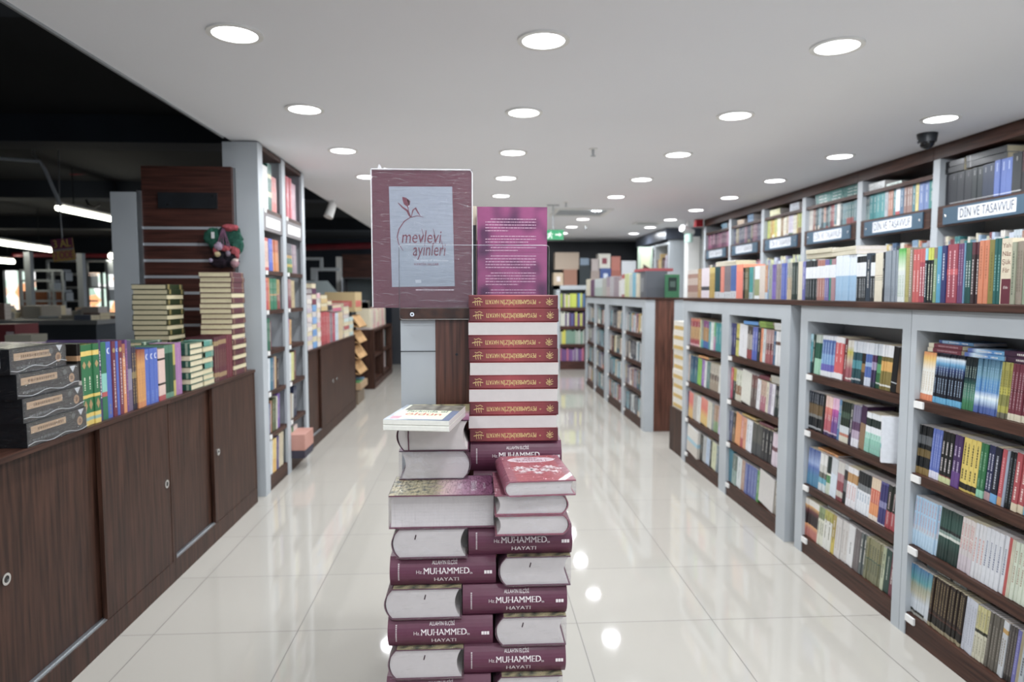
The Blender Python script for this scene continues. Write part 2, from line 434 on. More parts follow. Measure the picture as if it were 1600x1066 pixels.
# emergency exit sign
e = empty('exit_sign', (0.93, 8.0, CEIL), 'green illuminated exit sign hanging behind the purple book', 'sign')
c = CM(); c.box(0.80, 1.055, 7.99, 8.02, 2.07, 2.185, lin('1c9a62'))
T = frame((0.885, 7.988, 2.128), (1, 0, 0), (0, 0, 1)); wh = (0.9, 0.95, 0.9)
c.strip([(-0.02, -0.045), (0.0, -0.012), (0.012, 0.018)], [0.012, 0.014, 0.018], wh, T); c.strip([(0.0, -0.012), (0.026, -0.02), (0.03, -0.044)], 0.011, wh, T)
c.strip([(0.012, 0.015), (-0.016, 0.008), (-0.026, -0.008)], 0.008, wh, T); c.strip([(0.012, 0.015), (0.03, 0.004), (0.042, 0.01)], 0.008, wh, T)
c.strip([(0.012, 0.028), (0.022, 0.028)], 0.016, wh, T)
c.strip([(0.07, 0), (0.12, 0)], 0.014, wh, T); c.poly([(0.115, -0.022, 0), (0.15, 0, 0), (0.115, 0.022, 0)], wh, 0, T)
gm = attr_mat('exit_panel', 0.3); bsdf(gm).inputs['Emission Strength'].default_value = 0.35
ln(gm, [n for n in gm.node_tree.nodes if n.type == 'VECT_MATH'][0].outputs[0], bsdf(gm).inputs['Emission Color'])
part(c, 'sign_panel', gm, e)
c = CM(); c.cyl((0.93, 8.005, 2.185), 0.008, CEIL - 2.185, 10); c.box(0.86, 1.0, 7.985, 8.025, CEIL - 0.012, CEIL); part(c, 'hanger', M['alu'], e)
# dark soffit, column and doorway at the far right end
sbox('beam_soffit', noisy(mat('soffit_paint', rough=0.3), '4c515c', '585e6a', (1, 1, 1), 1.2, 2), 3.06, 3.64, 10.7, 12.7, 2.30, CEIL)
sbox('column_right', M['white'], 3.27, 3.45, 10.2, 10.4, 0, 2.30)
g = sbox('door_1', noisy(mat('cream_door', rough=0.6), 'c6bfae', 'd0c9b8'), 3.60, 3.64, 9.75, 10.15, 0, 2.1)
c = CM(); c.box(3.585, 3.60, 9.78, 9.84, 1.0, 1.06); c.obj('door_handle', M['chrome'], g)
sbox('trim_1', M['alu'], -1.676, -1.664, -5, 4.66, CEIL - 0.012, CEIL + 0.03)
# small white spotlight fixed at the ceiling edge
p = at(520, 325, X=-1.6)
e = empty('spotlight', (p.x, p.y, CEIL), 'small white spotlight at the ceiling edge beyond the tall bookcase', 'spotlight')
c = CM(); c.box(p.x - 0.02, p.x + 0.02, p.y - 0.02, p.y + 0.02, CEIL - 0.05, CEIL); part(c, 'bracket', M['white'], e)
c = CM(); c.tube([(p.x, p.y, CEIL - 0.04), (p.x - 0.04, p.y - 0.06, CEIL - 0.19)], [0.045, 0.052], 18); part(c, 'housing', M['white'], e, smooth=True)
# ------------------------------------------------------------------ books
def parse(st):
    """'e87a2a:.12 f4f0e8:.7 ~f0c040' from foot to head; ~ blends from the colour below"""
    out = []; z = 0.0; prev = None
    for tk in st.split():
        g = tk[0] == '~'; tk = tk.lstrip('~')
        h, _, fr = tk.partition(':')
        z1 = float(fr) if fr else 1.0
        c = lin(h); out.append((z, z1, (prev if (g and prev) else c), c)); prev = c; z = z1
    return out
CREAM, PAPER = lin('d8cba6'), lin('cdc6c3')
BOARD = 0.0016
def book_cm(t, h, d, stops, lines='a', hard=False, seed=0, dia=()):
    """spine at x=0 facing -x, thickness along y (centred), height along z; returns cover and page block"""
    c = CM(); pg = CM(); rnd = random.Random(seed)
    S = parse(stops) if isinstance(stops, str) else stops
    b = BOARD * (1.6 if hard else 0.7); body = S[len(S) // 2][3]
    y0, y1 = -t / 2, t / 2
    for z0, z1, ca, cb in S:
        n = 4 if ca is not cb else 1
        for k in range(n):
            a, e = k / n, (k + 1) / n
            ka, kb = mixc(ca, cb, a), mixc(ca, cb, e)
            za, zb = (z0 + (z1 - z0) * a) * h, (z0 + (z1 - z0) * e) * h
            e_ = min(t * 0.14, 0.0022); dp = min(t * 0.10, 0.0018)
            c.poly([(0, y1 - e_, za), (0, y0 + e_, za), (0, y0 + e_, zb), (0, y1 - e_, zb)], [ka, ka, kb, kb])
            c.poly([(0, y0 + e_, za), (dp, y0, za), (dp, y0, zb), (0, y0 + e_, zb)], [ka, ka, kb, kb])
            c.poly([(dp, y1, za), (0, y1 - e_, za), (0, y1 - e_, zb), (dp, y1, zb)], [ka, ka, kb, kb])
            for yy, sg in ((y0, 1), (y1, -1)):       # boards carry the same print
                q = [(dp, yy, za), (d, yy, za), (d, yy, zb), (dp, yy, zb)]
                c.poly(q if sg > 0 else q[::-1], [ka, ka, kb, kb] if sg > 0 else [kb, kb, ka, ka])
    # board edges, inner faces
    for ya, yb in ((y0, y0 + b), (y1 - b, y1)):
        xs_ = min(t * 0.10, 0.0018)
        c.poly([(xs_, ya, h), (d, ya, h), (d, yb, h), (xs_, yb, h)], body)
        c.poly([(xs_, yb, 0), (d, yb, 0), (d, ya, 0), (xs_, ya, 0)], body)
        c.poly([(d, ya, 0), (d, yb, 0), (d, yb, h), (d, ya, h)], body)
    for z in (0, h): 
        e_ = min(t * 0.14, 0.0022); b_ = min(t * 0.10, 0.0018)
        q = [(0, y0 + e_, z), (b_, y0, z), (max(b, b_), y0 + b, z), (max(b, b_), y1 - b, z), (b_, y1, z), (0, y1 - e_, z)]
        c.poly(q if z else q[::-1], body)
    for zf, col, sz, sh in dia:          # tooled ornaments: d diamond, o disc, c crescent
        cc = lin(col); hw = t * 0.30; hz = sz
        if sh == 'd': c.poly([(-0.0005, 0, zf * h - hz), (-0.0005, -hw, zf * h), (-0.0005, 0, zf * h + hz), (-0.0005, hw, zf * h)], cc)
        else:
            r_ = t * 0.34
            c.poly([(-0.0005, -r_ * math.cos(k * math.pi / 6), zf * h + r_ * math.sin(k * math.pi / 6)) for k in range(12)], cc)
            if sh == 'c': c.poly([(-0.0007, -r_ * 0.35 - r_ * 0.75 * math.cos(k * math.pi / 6), zf * h + r_ * 0.75 * math.sin(k * math.pi / 6)) for k in range(12)], body)
    # blocks of print running along the spine
    if lines:
        c0, c1, ca, cb = S[len(S) // 2]
        def ink(zf):
            for z0, z1, a_, b_ in S:
                if zf <= z1: base = b_; break
            return lin('e9e6dc') if lum(base) < 0.3 else lin('2c3038')
        if isinstance(lines, str) and lines[0] == 'a': segs = [(0.28, 0.62), (0.68, 0.86)]; col = None
        else: segs = [(l_[0], l_[1]) for l_ in lines[0]]; col = lin(lines[1]) if lines[1] else None
        for (za, zb) in segs:
            z = za; wl = min(0.34 * t, 0.007)
            while z < zb - 0.01:
                l_ = rnd.uniform(0.012, 0.045)
                cc = col or ink(z)
                cc = mixc(cc, c1 and body, 0.25)
                c.poly([(-0.0003, wl / 2, z * h), (-0.0003, -wl / 2, z * h), (-0.0003, -wl / 2, min(z + l_, zb) * h), (-0.0003, wl / 2, min(z + l_, zb) * h)], cc)
                z += l_ + 0.012
    o = 0.003 if hard else 0.0004
    pc = CREAM if rnd.random() < 0.35 else PAPER
    pg.box(b, d - o, y0 + b, y1 - b, o, h - o, pc, skip='x')
    return c, pg

PEND = []          # one entry per run: dict(label, group, name, area, items=[(matrix)], cm, pg)
def add_run(name, label, group, mats_, cover, pages, force=False, area=None):
    def px(Mx):
        xs = []; ys = []
        for v in cover.v[::max(1, len(cover.v) // 24)]:
            x, y = project(Mx @ Vector(v)); xs.append(x); ys.append(y)
        x0, x1, y0, y1 = max(min(xs), 0), min(max(xs), 1600), max(min(ys), 0), min(max(ys), 1066)
        return max(x1 - x0, 0) * max(y1 - y0, 0)
    A = [px(m) for m in mats_]
    keep = [m for m, a in zip(mats_, A) if a > 3 or force]
    if keep: PEND.append(dict(name=name, label=label, group=group, mats=keep, cover=cover, pages=pages, force=force, area=(area or max(A)) if label else -1))
_used = {}
def shelf_run(place, X, z, x0, runs, s=1, lean=0.07, kind='paperback', inset=0.0, zc_=None, Yend=None, byY=False, dr=0.66, stuff=False, cm_seed=0, maxh=None):
    """books side by side with their spines facing the aisle on the plane X; x0 and each run's end are read along the shelf"""
    prev = x0; pd = None; g = 'books ' + place
    for i, r in enumerate(runs):
        xe, n, st, h, desc = r[:5]; op = r[5] if len(r) > 5 else {}
        ya = prev if byY else yinv(prev, X, z); yb = xe if byY else yinv(xe, X, z)
        prev = xe
        if st is None: continue
        lo, hi = min(ya, yb), max(ya, yb); n_ = max(1, n)
        t = (hi - lo) / n_ * math.cos(lean) * 0.985
        if maxh: h = min(h, maxh)
        d = h * dr if h < 0.32 else 0.2
        kd = op.get('kind', kind)
        lab = None
        if desc and not stuff:
            lab = '%s %s' % (desc, place)
            if lab in _used: lab = '%s beside a %s one %s' % (desc, pd.split()[0], place)
            _used[lab] = 1; pd = desc
        c, p = book_cm(t, h, d, st, op.get('lines', 'a'), kd == 'hardback', seed=i * 31 + int(z * 100), dia=op.get('dia', ()))
        ms = []
        for k in range(n_):
            y = lo + (hi - lo) * (k + 0.5) / n_
            x = X + s * (inset + 0.006 + random.uniform(0, 0.006) + op.get('push', 0))
            a = lean
            zz = z + t / 2 * abs(math.sin(a)) + 0.0005
            if s > 0: Mx = frame((x, y, zz), (1, 0, 0), (0, math.cos(a), math.sin(a)))
            else: Mx = frame((x, y, zz), (-1, 0, 0), (0, -math.cos(a), -math.sin(a)))
            ms.append(Mx)
        add_run(kd, lab, g, ms, c, p, force=op.get('force', False))
def flat_run(place, desc, pos, n, t, h, d, st, axis='y', s=1, kind='paperback', lines='a', group=None, jit=0.004, stuff=False, rot=0.0, up=1, cream=False, seed=3, force=False):
    """n books lying on top of each other; pos = centre of the spine at the lowest book; axis = where the spine faces (-x,+x,-y,+y)"""
    if isinstance(lines, dict): lines = lines['lines']
    c, p = book_cm(t, h, d, st, lines, kind == 'hardback', seed=seed)
    if cream:
        p.c = [[lin('d6c79c')] * len(q) for q in p.c]
    D = {'-x': (1, 0, 0), '+x': (-1, 0, 0), '-y': (0, 1, 0), '+y': (0, -1, 0)}[axis]
    Rz = Matrix.Rotation(rot, 3, 'Z'); ms = []
    for k in range(n):
        j = Matrix.Rotation(random.uniform(-1, 1) * jit * 4, 3, 'Z')
        xd = j @ Rz @ Vector(D); yd = Vector((0, 0, up)); zd = xd.cross(yd)
        o = Vector(pos) + Vector((random.uniform(-1, 1) * jit, random.uniform(-1, 1) * jit, (k + 0.5) * t + 0.0004 * k)) - zd * h / 2
        ms.append(frame(o, xd, yd))
    lab = None
    if desc and not stuff:
        lab = '%s %s' % (desc, place) if place else desc
        _used[lab] = 1
    add_run(kind, lab, group or ('books ' + place), ms, c, p, force=force)

# hardback with rounded spine and hollow fore-edge, cross-section in xy, length along z
def hard_cm(t, w_, L, col, spine_col=None, art=None):
    c = CM(); pg = CM(); b = 0.0028; n = 10; bul = min(0.013, t * 0.2)
    def arc(x0, y0, y1, depth, m=n): return [(x0 - depth * (1 - (2 * k / m - 1) ** 2), y0 + (y1 - y0) * k / m) for k in range(m + 1)]
    o = arc(0.006, -t / 2, t / 2, bul + 0.006); i = arc(0.006, -t / 2 + b, t / 2 - b, bul + 0.004)
    sc = spine_col or col
    outer = [(w_, -t / 2)] + o[::-1][::-1]
    # spine shell
    for a, e, f, g in zip(o, o[1:], i, i[1:]):
        c.poly([(a[0], a[1], L), (e[0], e[1], L), (e[0], e[1], 0), (a[0], a[1], 0)], sc)
        c.poly([(f[0], f[1], 0), (g[0], g[1], 0), (g[0], g[1], L), (f[0], f[1], L)], sc)
        c.poly([(a[0], a[1], L), (f[0], f[1], L), (g[0], g[1], L), (e[0], e[1], L)], sc)
        c.poly([(a[0], a[1], 0), (e[0], e[1], 0), (g[0], g[1], 0), (f[0], f[1], 0)], sc)
    c.box(0.006, w_, -t / 2, -t / 2 + b, 0, L, col); c.box(0.006, w_, t / 2 - b, t / 2, 0, L, col)
    P = arc(0.004, -t / 2 + b, t / 2 - b, bul); Q = arc(w_ - 0.004, -t / 2 + b, t / 2 - b, bul * 0.9)
    poly = [(q[0], q[1]) for q in Q] + [(q[0], q[1]) for q in P[::-1]]
    z0, z1 = 0.004, L - 0.004
    for k in range(n):
        for A, fl in ((P, 0), (Q, 1)):
            a, e = A[k], A[k + 1]
            q = [(a[0], a[1], z0), (e[0], e[1], z0), (e[0], e[1], z1), (a[0], a[1], z1)]
            pg.poly(q if fl else q[::-1], PAPER)
        for z, fl in ((z0, 0), (z1, 1)):
            q = [(P[k][0], P[k][1], z), (Q[k][0], Q[k][1], z), (Q[k + 1][0], Q[k + 1][1], z), (P[k + 1][0], P[k + 1][1], z)]
            pg.poly(q if fl else q[::-1], PAPER)
    return c, pg
def flush_books(limit):
    """the books that show largest become things of their own, the rest one object"""
    PEND.sort(key=lambda r: (not r['force'], -r['area']))
    rest = CM(); cnt = 0; nr = 0
    for r in PEND:
        if r['force'] or (r['area'] > 0 and cnt + len(r['mats']) <= limit):
            cm_ = r['cover'].mesh(r['name'], M['cover'], True); pm = r['pages'].mesh('pages', M['print'])
            for Mx in r['mats']:
                o = bpy.data.objects.new(r['name'], cm_); COL.objects.link(o); o.matrix_world = Mx
                tag(o, r['label'], 'book', r['group'])
                q = bpy.data.objects.new('pages', pm); COL.objects.link(q); q.parent = o
            cnt += len(r['mats'])
        else:
            for Mx in r['mats']: rest.add(r['cover'], Mx); rest.add(r['pages'], Mx); nr += 1
    o = rest.obj('distant_books', M['cover'], kind='stuff')
    tag(o, 'hundreds of small books filling the farther shelves, cabinets and tables', 'book')
    for r in PEND:
        if r['label'] and len(r['label'].replace('-', ' ').split()) > 16: print('LONG', r['label'])
    print('BOOKS individual', cnt, 'rest', nr, 'smallest', min([r['area'] for r in PEND if r['area'] > 0] or [0]))
# ------------------------------------------------------------------ furniture
SH = (1.003, 0.695, 0.39, 0.097)          # tops of the four shelves of a low bookcase
def low_bookcase(label, X, Y0, Y1, opens, depth=0.40, s=1, group=None, tops=SH, H=1.37, open_top=1.287):
    e = empty('low_bookcase', (X + s * depth / 2, (Y0 + Y1) / 2, 0), label, 'bookcase', group)
    def B(c, a, b, *r): c.box(min(X + s * a, X + s * b), max(X + s * a, X + s * b), *r)
    c = CM()
    st = [Y0] + [v for o in opens for v in o] + [Y1]
    for a, b in zip(st[::2], st[1::2]): B(c, 0, 0.02, a, b, 0, open_top)        # stiles
    B(c, 0, 0.02, Y0, Y1, open_top, H)                                           # header
    for o in opens:
        for y in (o[0] - 0.018, o[1]): B(c, 0.02, depth - 0.02, y, y + 0.018, 0, H)
    B(c, depth - 0.02, depth, Y0, Y1, 0, H)
    part(c, 'carcass', M['grey'], e)
    c = CM(); B(c, 0.205, 0.215, Y0 + 0.03, Y1 - 0.03, 0, H - 0.01); part(c, 'back_panel', M['grey_in'], e)
    c = CM(); c.box(min(X + s * 0.1, X + s * 0.3), max(X + s * 0.1, X + s * 0.3), Y0 - 0.012, Y0 - 0.001, 0, H); part(c, 'end_panel', M['plank'], e)
    c = CM(); c.box(min(X, X + s * 0.1), max(X, X + s * 0.1), Y0 - 0.010, Y0, 0, H); c.box(min(X + s * 0.3, X + s * depth), max(X + s * 0.3, X + s * depth), Y0 - 0.010, Y0, 0, H); part(c, 'end_stile', M['grey'], e)
    for a, b in opens:
        for z in tops[:-1]:
            c = CM(); B(c, 0.004, 0.205, a, b - 0.002, z - 0.04, z); sh = part(c, 'shelf', M['wood_h'], e)
            c = CM(); B(c, -0.004, 0.004, b - 0.058, b - 0.004, z - 0.034, z - 0.006); c2 = CM(); c2.add(c, Matrix.Translation(-e.location)); c2.obj('shelf_tag', M['white'], sh)
        c = CM(); B(c, 0.006, 0.205, a, b, 0, tops[-1]); kb = part(c, 'plinth', M['wood_h'], e)
        c = CM(); B(c, -0.003, 0.006, b - 0.058, b - 0.004, tops[-1] - 0.034, tops[-1] - 0.006); c2 = CM(); c2.add(c, Matrix.Translation(-e.location)); c2.obj('shelf_tag', M['white'], kb)
    return e
def countertop(label, X0, X1, Y0, Y1, z=1.372, t=0.028):
    c = CM(); c.box(X0, X1, Y0, Y1, z, z + t)
    return tag(c.obj('countertop', M['wood_h'], loc=((X0 + X1) / 2, (Y0 + Y1) / 2, z), bevel=0.002), label, 'countertop')
XR = 1.81
low_bookcase('grey low bookcase cut off by the right picture edge', XR, 1.78, 2.69, [(1.82, 2.655)])
low_bookcase('grey low bookcase with the white book poking out of it', XR, 2.703, 3.64, [(2.748, 3.56)])
low_bookcase('double grey low bookcase at the far end of the long countertop', XR - 0.025, 3.72, 5.66, [(3.825, 4.63), (4.77, 5.565)], depth=0.425)
countertop('long walnut countertop over the right low bookcases', XR - 0.03, XR + 0.42, 1.72, 5.67)
# far right island of two double bookcases
XF = 1.75
low_bookcase('far grey island bookcase, the nearer half with walnut end panel', XF, 6.83, 8.86, [(6.95, 7.78), (7.90, 8.74)])
low_bookcase('far grey island bookcase, the farther half', XF, 8.88, 10.55, [(8.98, 9.66), (9.78, 10.45)])
countertop('walnut countertop over the far island bookcases', XF - 0.01, XF + 0.42, 6.80, 10.56, 1.372, 0.02)
# island in the centre, seen end-on behind the book stack
e = low_bookcase('grey and walnut bookcase end behind the centre book stack', -0.214, 1.96, 2.9, [(2.02, 2.84)], H=1.3615)
c = CM(); c.box(-0.2145, -0.114, 1.948, 1.950, 1.2705, 1.2725); part(c, 'panel_joint', M['dark'], e)
c = CM(); c.cyl((0, 0, 0), 0.004, 0.002, 12, T=frame((-0.083 + 0.03, 1.948, 1.262), (1, 0, 0), (0, 0, 1))); part(c, 'screw_cap', M['dark'], e)
countertop('walnut ledge on top of the centre bookcase end', -0.216, 0.19, 1.935, 2.91, 1.362, 0.034)
# end cupboard beyond the right low bookcases
c = CM(); c.box(1.80, 2.2, 5.68, 6.07, 0, 0.40); tag(c.obj('side_cupboard', M['wood'], loc=(2.0, 5.87, 0)), 'low walnut box at the end of the right bookcases', 'cupboard')

# cabinets with sliding doors along the left
def knob(e, X, y, z, par):
    c = CM(); T = frame((X, y, z), (0, 1, 0), (0, 0, 1))
    c.ring((0, 0, 0), 0.020, 0.012, 0.004, 24, T=T); c2 = CM(); c2.add(c, Matrix.Translation(-e.location)); c2.obj('pull_ring', M['chrome'], par, smooth=True)
    c = CM(); c.cyl((0, 0, 0), 0.0125, 0.001, 18, T=T); c2 = CM(); c2.add(c, Matrix.Translation(-e.location)); c2.obj('pull_cup', M['black'], par)
def slide_cabinet(label, Y0, Y1, doors, X=-1.5, depth=0.55, H=0.92):
    e = empty('sliding_door_cabinet', (X - depth / 2, (Y0 + Y1) / 2, 0), label, 'cabinet')
    c = CM(); c.box(X - depth, X - 0.05, Y0, Y1, 0, H - 0.02); c.box(X - 0.05, X, Y0, Y1, 0, 0.105)
    c.box(X - 0.05, X, Y0, Y0 + 0.018, 0.105, H - 0.02); c.box(X - 0.05, X, Y1 - 0.018, Y1, 0.105, H - 0.02)
    part(c, 'carcass', M['wood'], e)
    c = CM(); c.box(X - depth, X + 0.006, Y0, Y1, H - 0.02, H); part(c, 'top', M['wood_h'], e)
    c = CM(); c.box(X - 0.046, X - 0.004, Y0 + 0.02, Y1 - 0.02, 0.105, 0.110)
    for q in (0.012, 0.030): c.box(X - q - 0.003, X - q, Y0 + 0.02, Y1 - 0.02, 0.110, 0.114)
    part(c, 'door_track', M['alu'], e)
    for a, b, proud, ky in doors:
        xo = X - (0.002 if proud else 0.026)
        c = CM(); c.box(xo - 0.018, xo, a, b, 0.114 if not proud else 0.107, H - 0.024); d = part(c, 'door', M['wood'], e)
        if ky is not None: knob(e, xo + 0.0005, ky, 0.512, d)
slide_cabinet('nearest walnut sliding door cabinet with the black box sets on it', 2.10, 3.36, [(2.13, 2.78, 0, 2.21), (2.745, 3.345, 1, 3.30)])
slide_cabinet('walnut sliding door cabinet under the tall cream-paged book stacks', 3.362, 4.64, [(3.38, 3.93, 0, None), (3.90, 4.62, 1, 3.96)])
slide_cabinet('walnut cabinet partly outside the picture at the lower left corner', 0.82, 2.098, [(0.85, 1.5, 1, None), (1.46, 2.08, 0, None)])
ya = yinv(503, -1.5, 0.4); yb = yinv(523.4, -1.5, 0.5)
slide_cabinet('far walnut cabinet beyond the tall left bookcase', 6.12, 8.5, [(6.14, ya + 0.05, 0, None), (ya, yb, 1, yb - 0.09), (yb + 0.005, 8.47, 1, yb + 0.1)])

# tall grey bookcase at the end of the left cabinets
XT = -1.48; TS = (2.04, 1.60, 1.315, 1.02, 0.72, 0.41, 0.10)
e = empty('tall_bookcase', (XT - 0.11, 5.4, 0), 'tall grey bookcase reaching the ceiling at the end of the left cabinets', 'bookcase')
c = CM()
for a, b in ((4.78, 4.87), (5.34, 5.43), (5.93, 6.02)): c.box(XT - 0.02, XT, a, b, 0, CEIL - 0.012)
for y in (4.78, 5.375, 5.995): c.box(XT - 0.22, XT - 0.02, y, y + 0.02, 0, CEIL - 0.012)
c.box(XT - 0.235, XT - 0.22, 4.78, 6.02, 0, CEIL - 0.012)
part(c, 'carcass', M['grey'], e)
c = CM(); c.box(XT - 0.15, XT, 4.762, 4.780, 0, CEIL - 0.012); c.box(XT - 0.235, XT - 0.15, 4.762, 4.780, 2.29, CEIL - 0.012); part(c, 'end_panel', M['grey'], e)
for a, b in ((4.87, 5.34), (5.43, 5.93)):
    for z in TS[:-1]:
        th = 0.03
        c = CM(); c.box(XT - 0.21, XT - 0.006, a, b, z - th, z); sh = part(c, 'shelf', M['wood_h'], e)
        c = CM(); c.box(XT - 0.006, XT + 0.004, a + 0.01, a + 0.055, z - 0.03, z); c2 = CM(); c2.add(c, Matrix.Translation(-e.location)); c2.obj('shelf_tag', M['white'], sh)
    c = CM(); c.box(XT - 0.21, XT - 0.008, a, b, 0, TS[-1]); part(c, 'plinth', M['wood_h'], e)
    c = CM(); c.box(XT - 0.02, XT - 0.004, a, b, 1.885, 2.01, lin('7c7678')); c.box(XT - 0.004, XT - 0.002, a + 0.06, b - 0.06, 1.91, 1.985, lin('f2f2f2')); part(c, 'sign_board', M['print'], e)
    c = CM(); c.box(XT - 0.21, XT - 0.004, a, b, CEIL - 0.045, CEIL - 0.013); part(c, 'cornice', M['wood_h'], e)

# slat panel with metal rails, grey panel beside it
e = empty('slat_panel', (-1.92, 4.70, 0), 'walnut slat panel with metal rails behind the book stacks', 'display panel')
zs = [1.875 - 0.109 * k for k in range(9)]
c = CM(); c.box(-2.22, -1.632, 4.68, 4.72, zs[0] + 0.009, 2.285)
for a, b in zip(zs, zs[1:] + [0.0]): c.box(-2.22, -1.632, 4.68, 4.72, max(b + 0.009, 0), a - 0.009)
c.box(-2.22, -1.632, 4.70, 4.72, 0.0, 1.9)
part(c, 'board', M['wood_x'], e)
for z in zs:
    c = CM(); c.box(-2.22, -1.632, 4.676, 4.700, z - 0.009, z + 0.009); part(c, 'rail', M['rail'], e)
c = CM(); c.box(-2.245, -2.22, 4.665, 4.73, 0, 2.12); part(c, 'edge_strip', M['alu'], e)
c = CM(); c.box(-2.11, -1.725, 4.666, 4.680, 2.005, 2.11); pl = part(c, 'name_plate', M['dark'], e)
for x, z in ((-2.045, 2.03), (-1.75, 2.088)):
    c = CM(); c.cyl((0, 0, 0), 0.007, 0.003, 14, T=frame((x, 4.666, z), (1, 0, 0), (0, 0, 1))); c2 = CM(); c2.add(c, Matrix.Translation(-e.location)); c2.obj('screw', M['chrome'], pl)
c = CM(); c.box(-2.415, -2.25, 4.66, 4.90, 0, 2.11); struct(c, 'column_left', M['grey'])

# bookcases along the right wall
XW = 3.27
BAYS = [(3.70, 4.625), (4.70, 5.575), (5.65, 6.55), (6.62, 7.51), (7.58, 8.49), (8.56, 9.44)]
WORD = ('nearest', 'second', 'third', 'fourth', 'fifth', 'farthest')
for i, (a, b) in enumerate(BAYS):
    e = empty('wall_bookcase', (XW + 0.17, (a + b) / 2, 0), '%s bookcase bay along the right wall, grey with walnut shelves' % WORD[i], 'bookcase', 'wall bookcases')
    c = CM(); c.box(XW, XW + 0.36, b, b + 0.07, 0, CEIL - 0.10)
    if i == 0: c.box(XW, XW + 0.36, a - 0.07, a, 0, CEIL - 0.10)
    part(c, 'upright', M['grey'], e)
    c = CM(); c.box(XW + 0.35, XW + 0.36, a, b, 0, CEIL - 0.1); part(c, 'back_panel', M['grey_in'], e)
    y0 = a - (0.07 if i == 0 else 0)
    c = CM(); c.box(XW - 0.0, XW + 0.36, y0, b + 0.07, CEIL - 0.098, CEIL - 0.004); part(c, 'cornice', M['wood_h'], e)
    shelves = [2.045, 1.56, 1.22, 0.88, 0.54, 0.10] + ([2.285] if i else [])
    for z in shelves:
        c = CM(); c.box(XW + 0.008, XW + 0.35, a, b, z - 0.03, z); part(c, 'shelf', M['wood_h'], e)
    c = CM(); c.box(XW - 0.004, XW + 0.02, a, b, 1.90, 2.045); bd = part(c, 'sign_rail', M['wood_h'], e)
    c = CM(); c.box(XW - 0.014, XW - 0.004, a + 0.07, b - 0.07, 1.912, 2.028, lin('33566e'))
    T = frame((XW - 0.0145, (a + b) / 2, 1.972), (0, -1, 0), (0, 0, 1))
    wd = 0.245
    c.poly([(-wd, -0.042, 0), (wd, -0.042, 0), (wd, 0.042, 0), (-wd, 0.042, 0)], lin('e4e8f0'), 0, T)
    T2 = frame((XW - 0.0150, (a + b) / 2, 1.970), (0, -1, 0), (0, 0, 1))
    c.text('D\u0130N VE TASAVVUF', 0.088, lin('3a4658'), T2, 0.008, width=wd * 1.86)
    c2 = CM(); c2.add(c, Matrix.Translation(-e.location)); sg = c2.obj('sign_plate', M['print'], bd)
    for y in (a + 0.10, b - 0.10):
        c = CM(); c.cyl((0, 0, 0), 0.009, 0.004, 14, T=frame((XW - 0.014, y, 1.972), (0, -1, 0), (0, 0, 1))); part(c, 'screw', M['chrome'], e)
# ------------------------------------------------------------------ the centre stack
M['crease'] = film('film_crease', 'ffffff', 0.22, 0.30, 0, (1, 1, 1))
def creases(parent, rnd, n, P, d, lo, hi, r=.00035, world=True):
    """short folds standing up from the film; P maps (u, v) to the film's face, d is their run"""
    c = CM(); d = Vector(d).normalized()
    for _ in range(n):
        a = Vector(P(rnd.random(), rnd.random())); l = rnd.uniform(lo, hi); w_ = Vector((d.x, d.y, d.z + rnd.uniform(-.25, .25))) if abs(d.z) < .99 else d
        w_ = w_.normalized(); pts = []
        for k in range(5):
            q = a + w_ * l * (k - 2) / 4; q.z += math.sin(k * 0.8) * l * 0.04; pts.append(q)
        u0, u1 = Vector(P(0, 0)), Vector(P(1, 1)); lo_ = [min(u0[i], u1[i]) for i in range(3)]; hi_ = [max(u0[i], u1[i]) for i in range(3)]
        pts = [Vector([min(max(q[i], lo_[i]), hi_[i]) for i in range(3)]) for q in pts]
        if (pts[0] - pts[-1]).length < lo * .5: continue
        pts = [pts[0]] + [q for p_, q in zip(pts, pts[1:]) if (q - p_).length > 1e-4]
        if len(pts) > 2: c.tube(pts, [r * v for v in ([.3] + [1] * (len(pts) - 2) + [.3])], 4)
    if world: return part(c, 'film_creases', M['crease'], parent, kind='stuff')
    return c.obj('film_creases', M['crease'], parent, kind='stuff')
def place_obj(o, Mx): o.matrix_world = Mx
def big_book(name, label, Mx, cover, pages, wrap=None, group='books of the centre stack', extra=None, pm=None, side='z'):
    o = cover.obj(name, M['cover'], smooth=True); o.matrix_world = Mx
    tag(o, label, 'book', group)
    pages.obj('pages', pm or M['print'], o, smooth=True)
    if extra:
        for nm, cm_ in extra: cm_.obj(nm, M['cover'], o)
    if wrap:
        wrap.obj('plastic_wrap', M['wrap'], o, smooth=True)
        v = wrap.v; X0, X1, Y0_, Y1_, Z1_ = min(q[0] for q in v), max(q[0] for q in v), min(q[1] for q in v), max(q[1] for q in v), max(q[2] for q in v)
        rd = random.Random(len(label))
        if side == 'z': creases(o, rd, 22, lambda a, b: (X0 + .004 + (X1 - X0 - .008) * a, Y0_ + (Y1_ - Y0_) * b, Z1_ + .0004), (1, .12, 0), .006, .035, r=.0003, world=False)
        else: creases(o, rd, 26, lambda a, b: (X1 + .0004, Y0_ + (Y1_ - Y0_) * b, .005 + (Z1_ - .01) * a), (0, .1, 1), .006, .04, r=.0003, world=False)
    return o
def shell(x0, x1, y0, y1, z0, z1, g=0.0010):
    """film drawn tight around a hardback with a rounded spine"""
    c = CM(); bul = min(0.013, (y1 - y0) * 0.2) + 0.006; n = 10
    arc = [(0.006 - g - bul * (1 - (2 * k / n - 1) ** 2), y1 + g - (y1 - y0 + 2 * g) * k / n) for k in range(n + 1)]
    c.prism(arc + [(x1 + g, y0 - g), (x1 + g, y1 + g)], z0 - g, z1 + g)
    return c
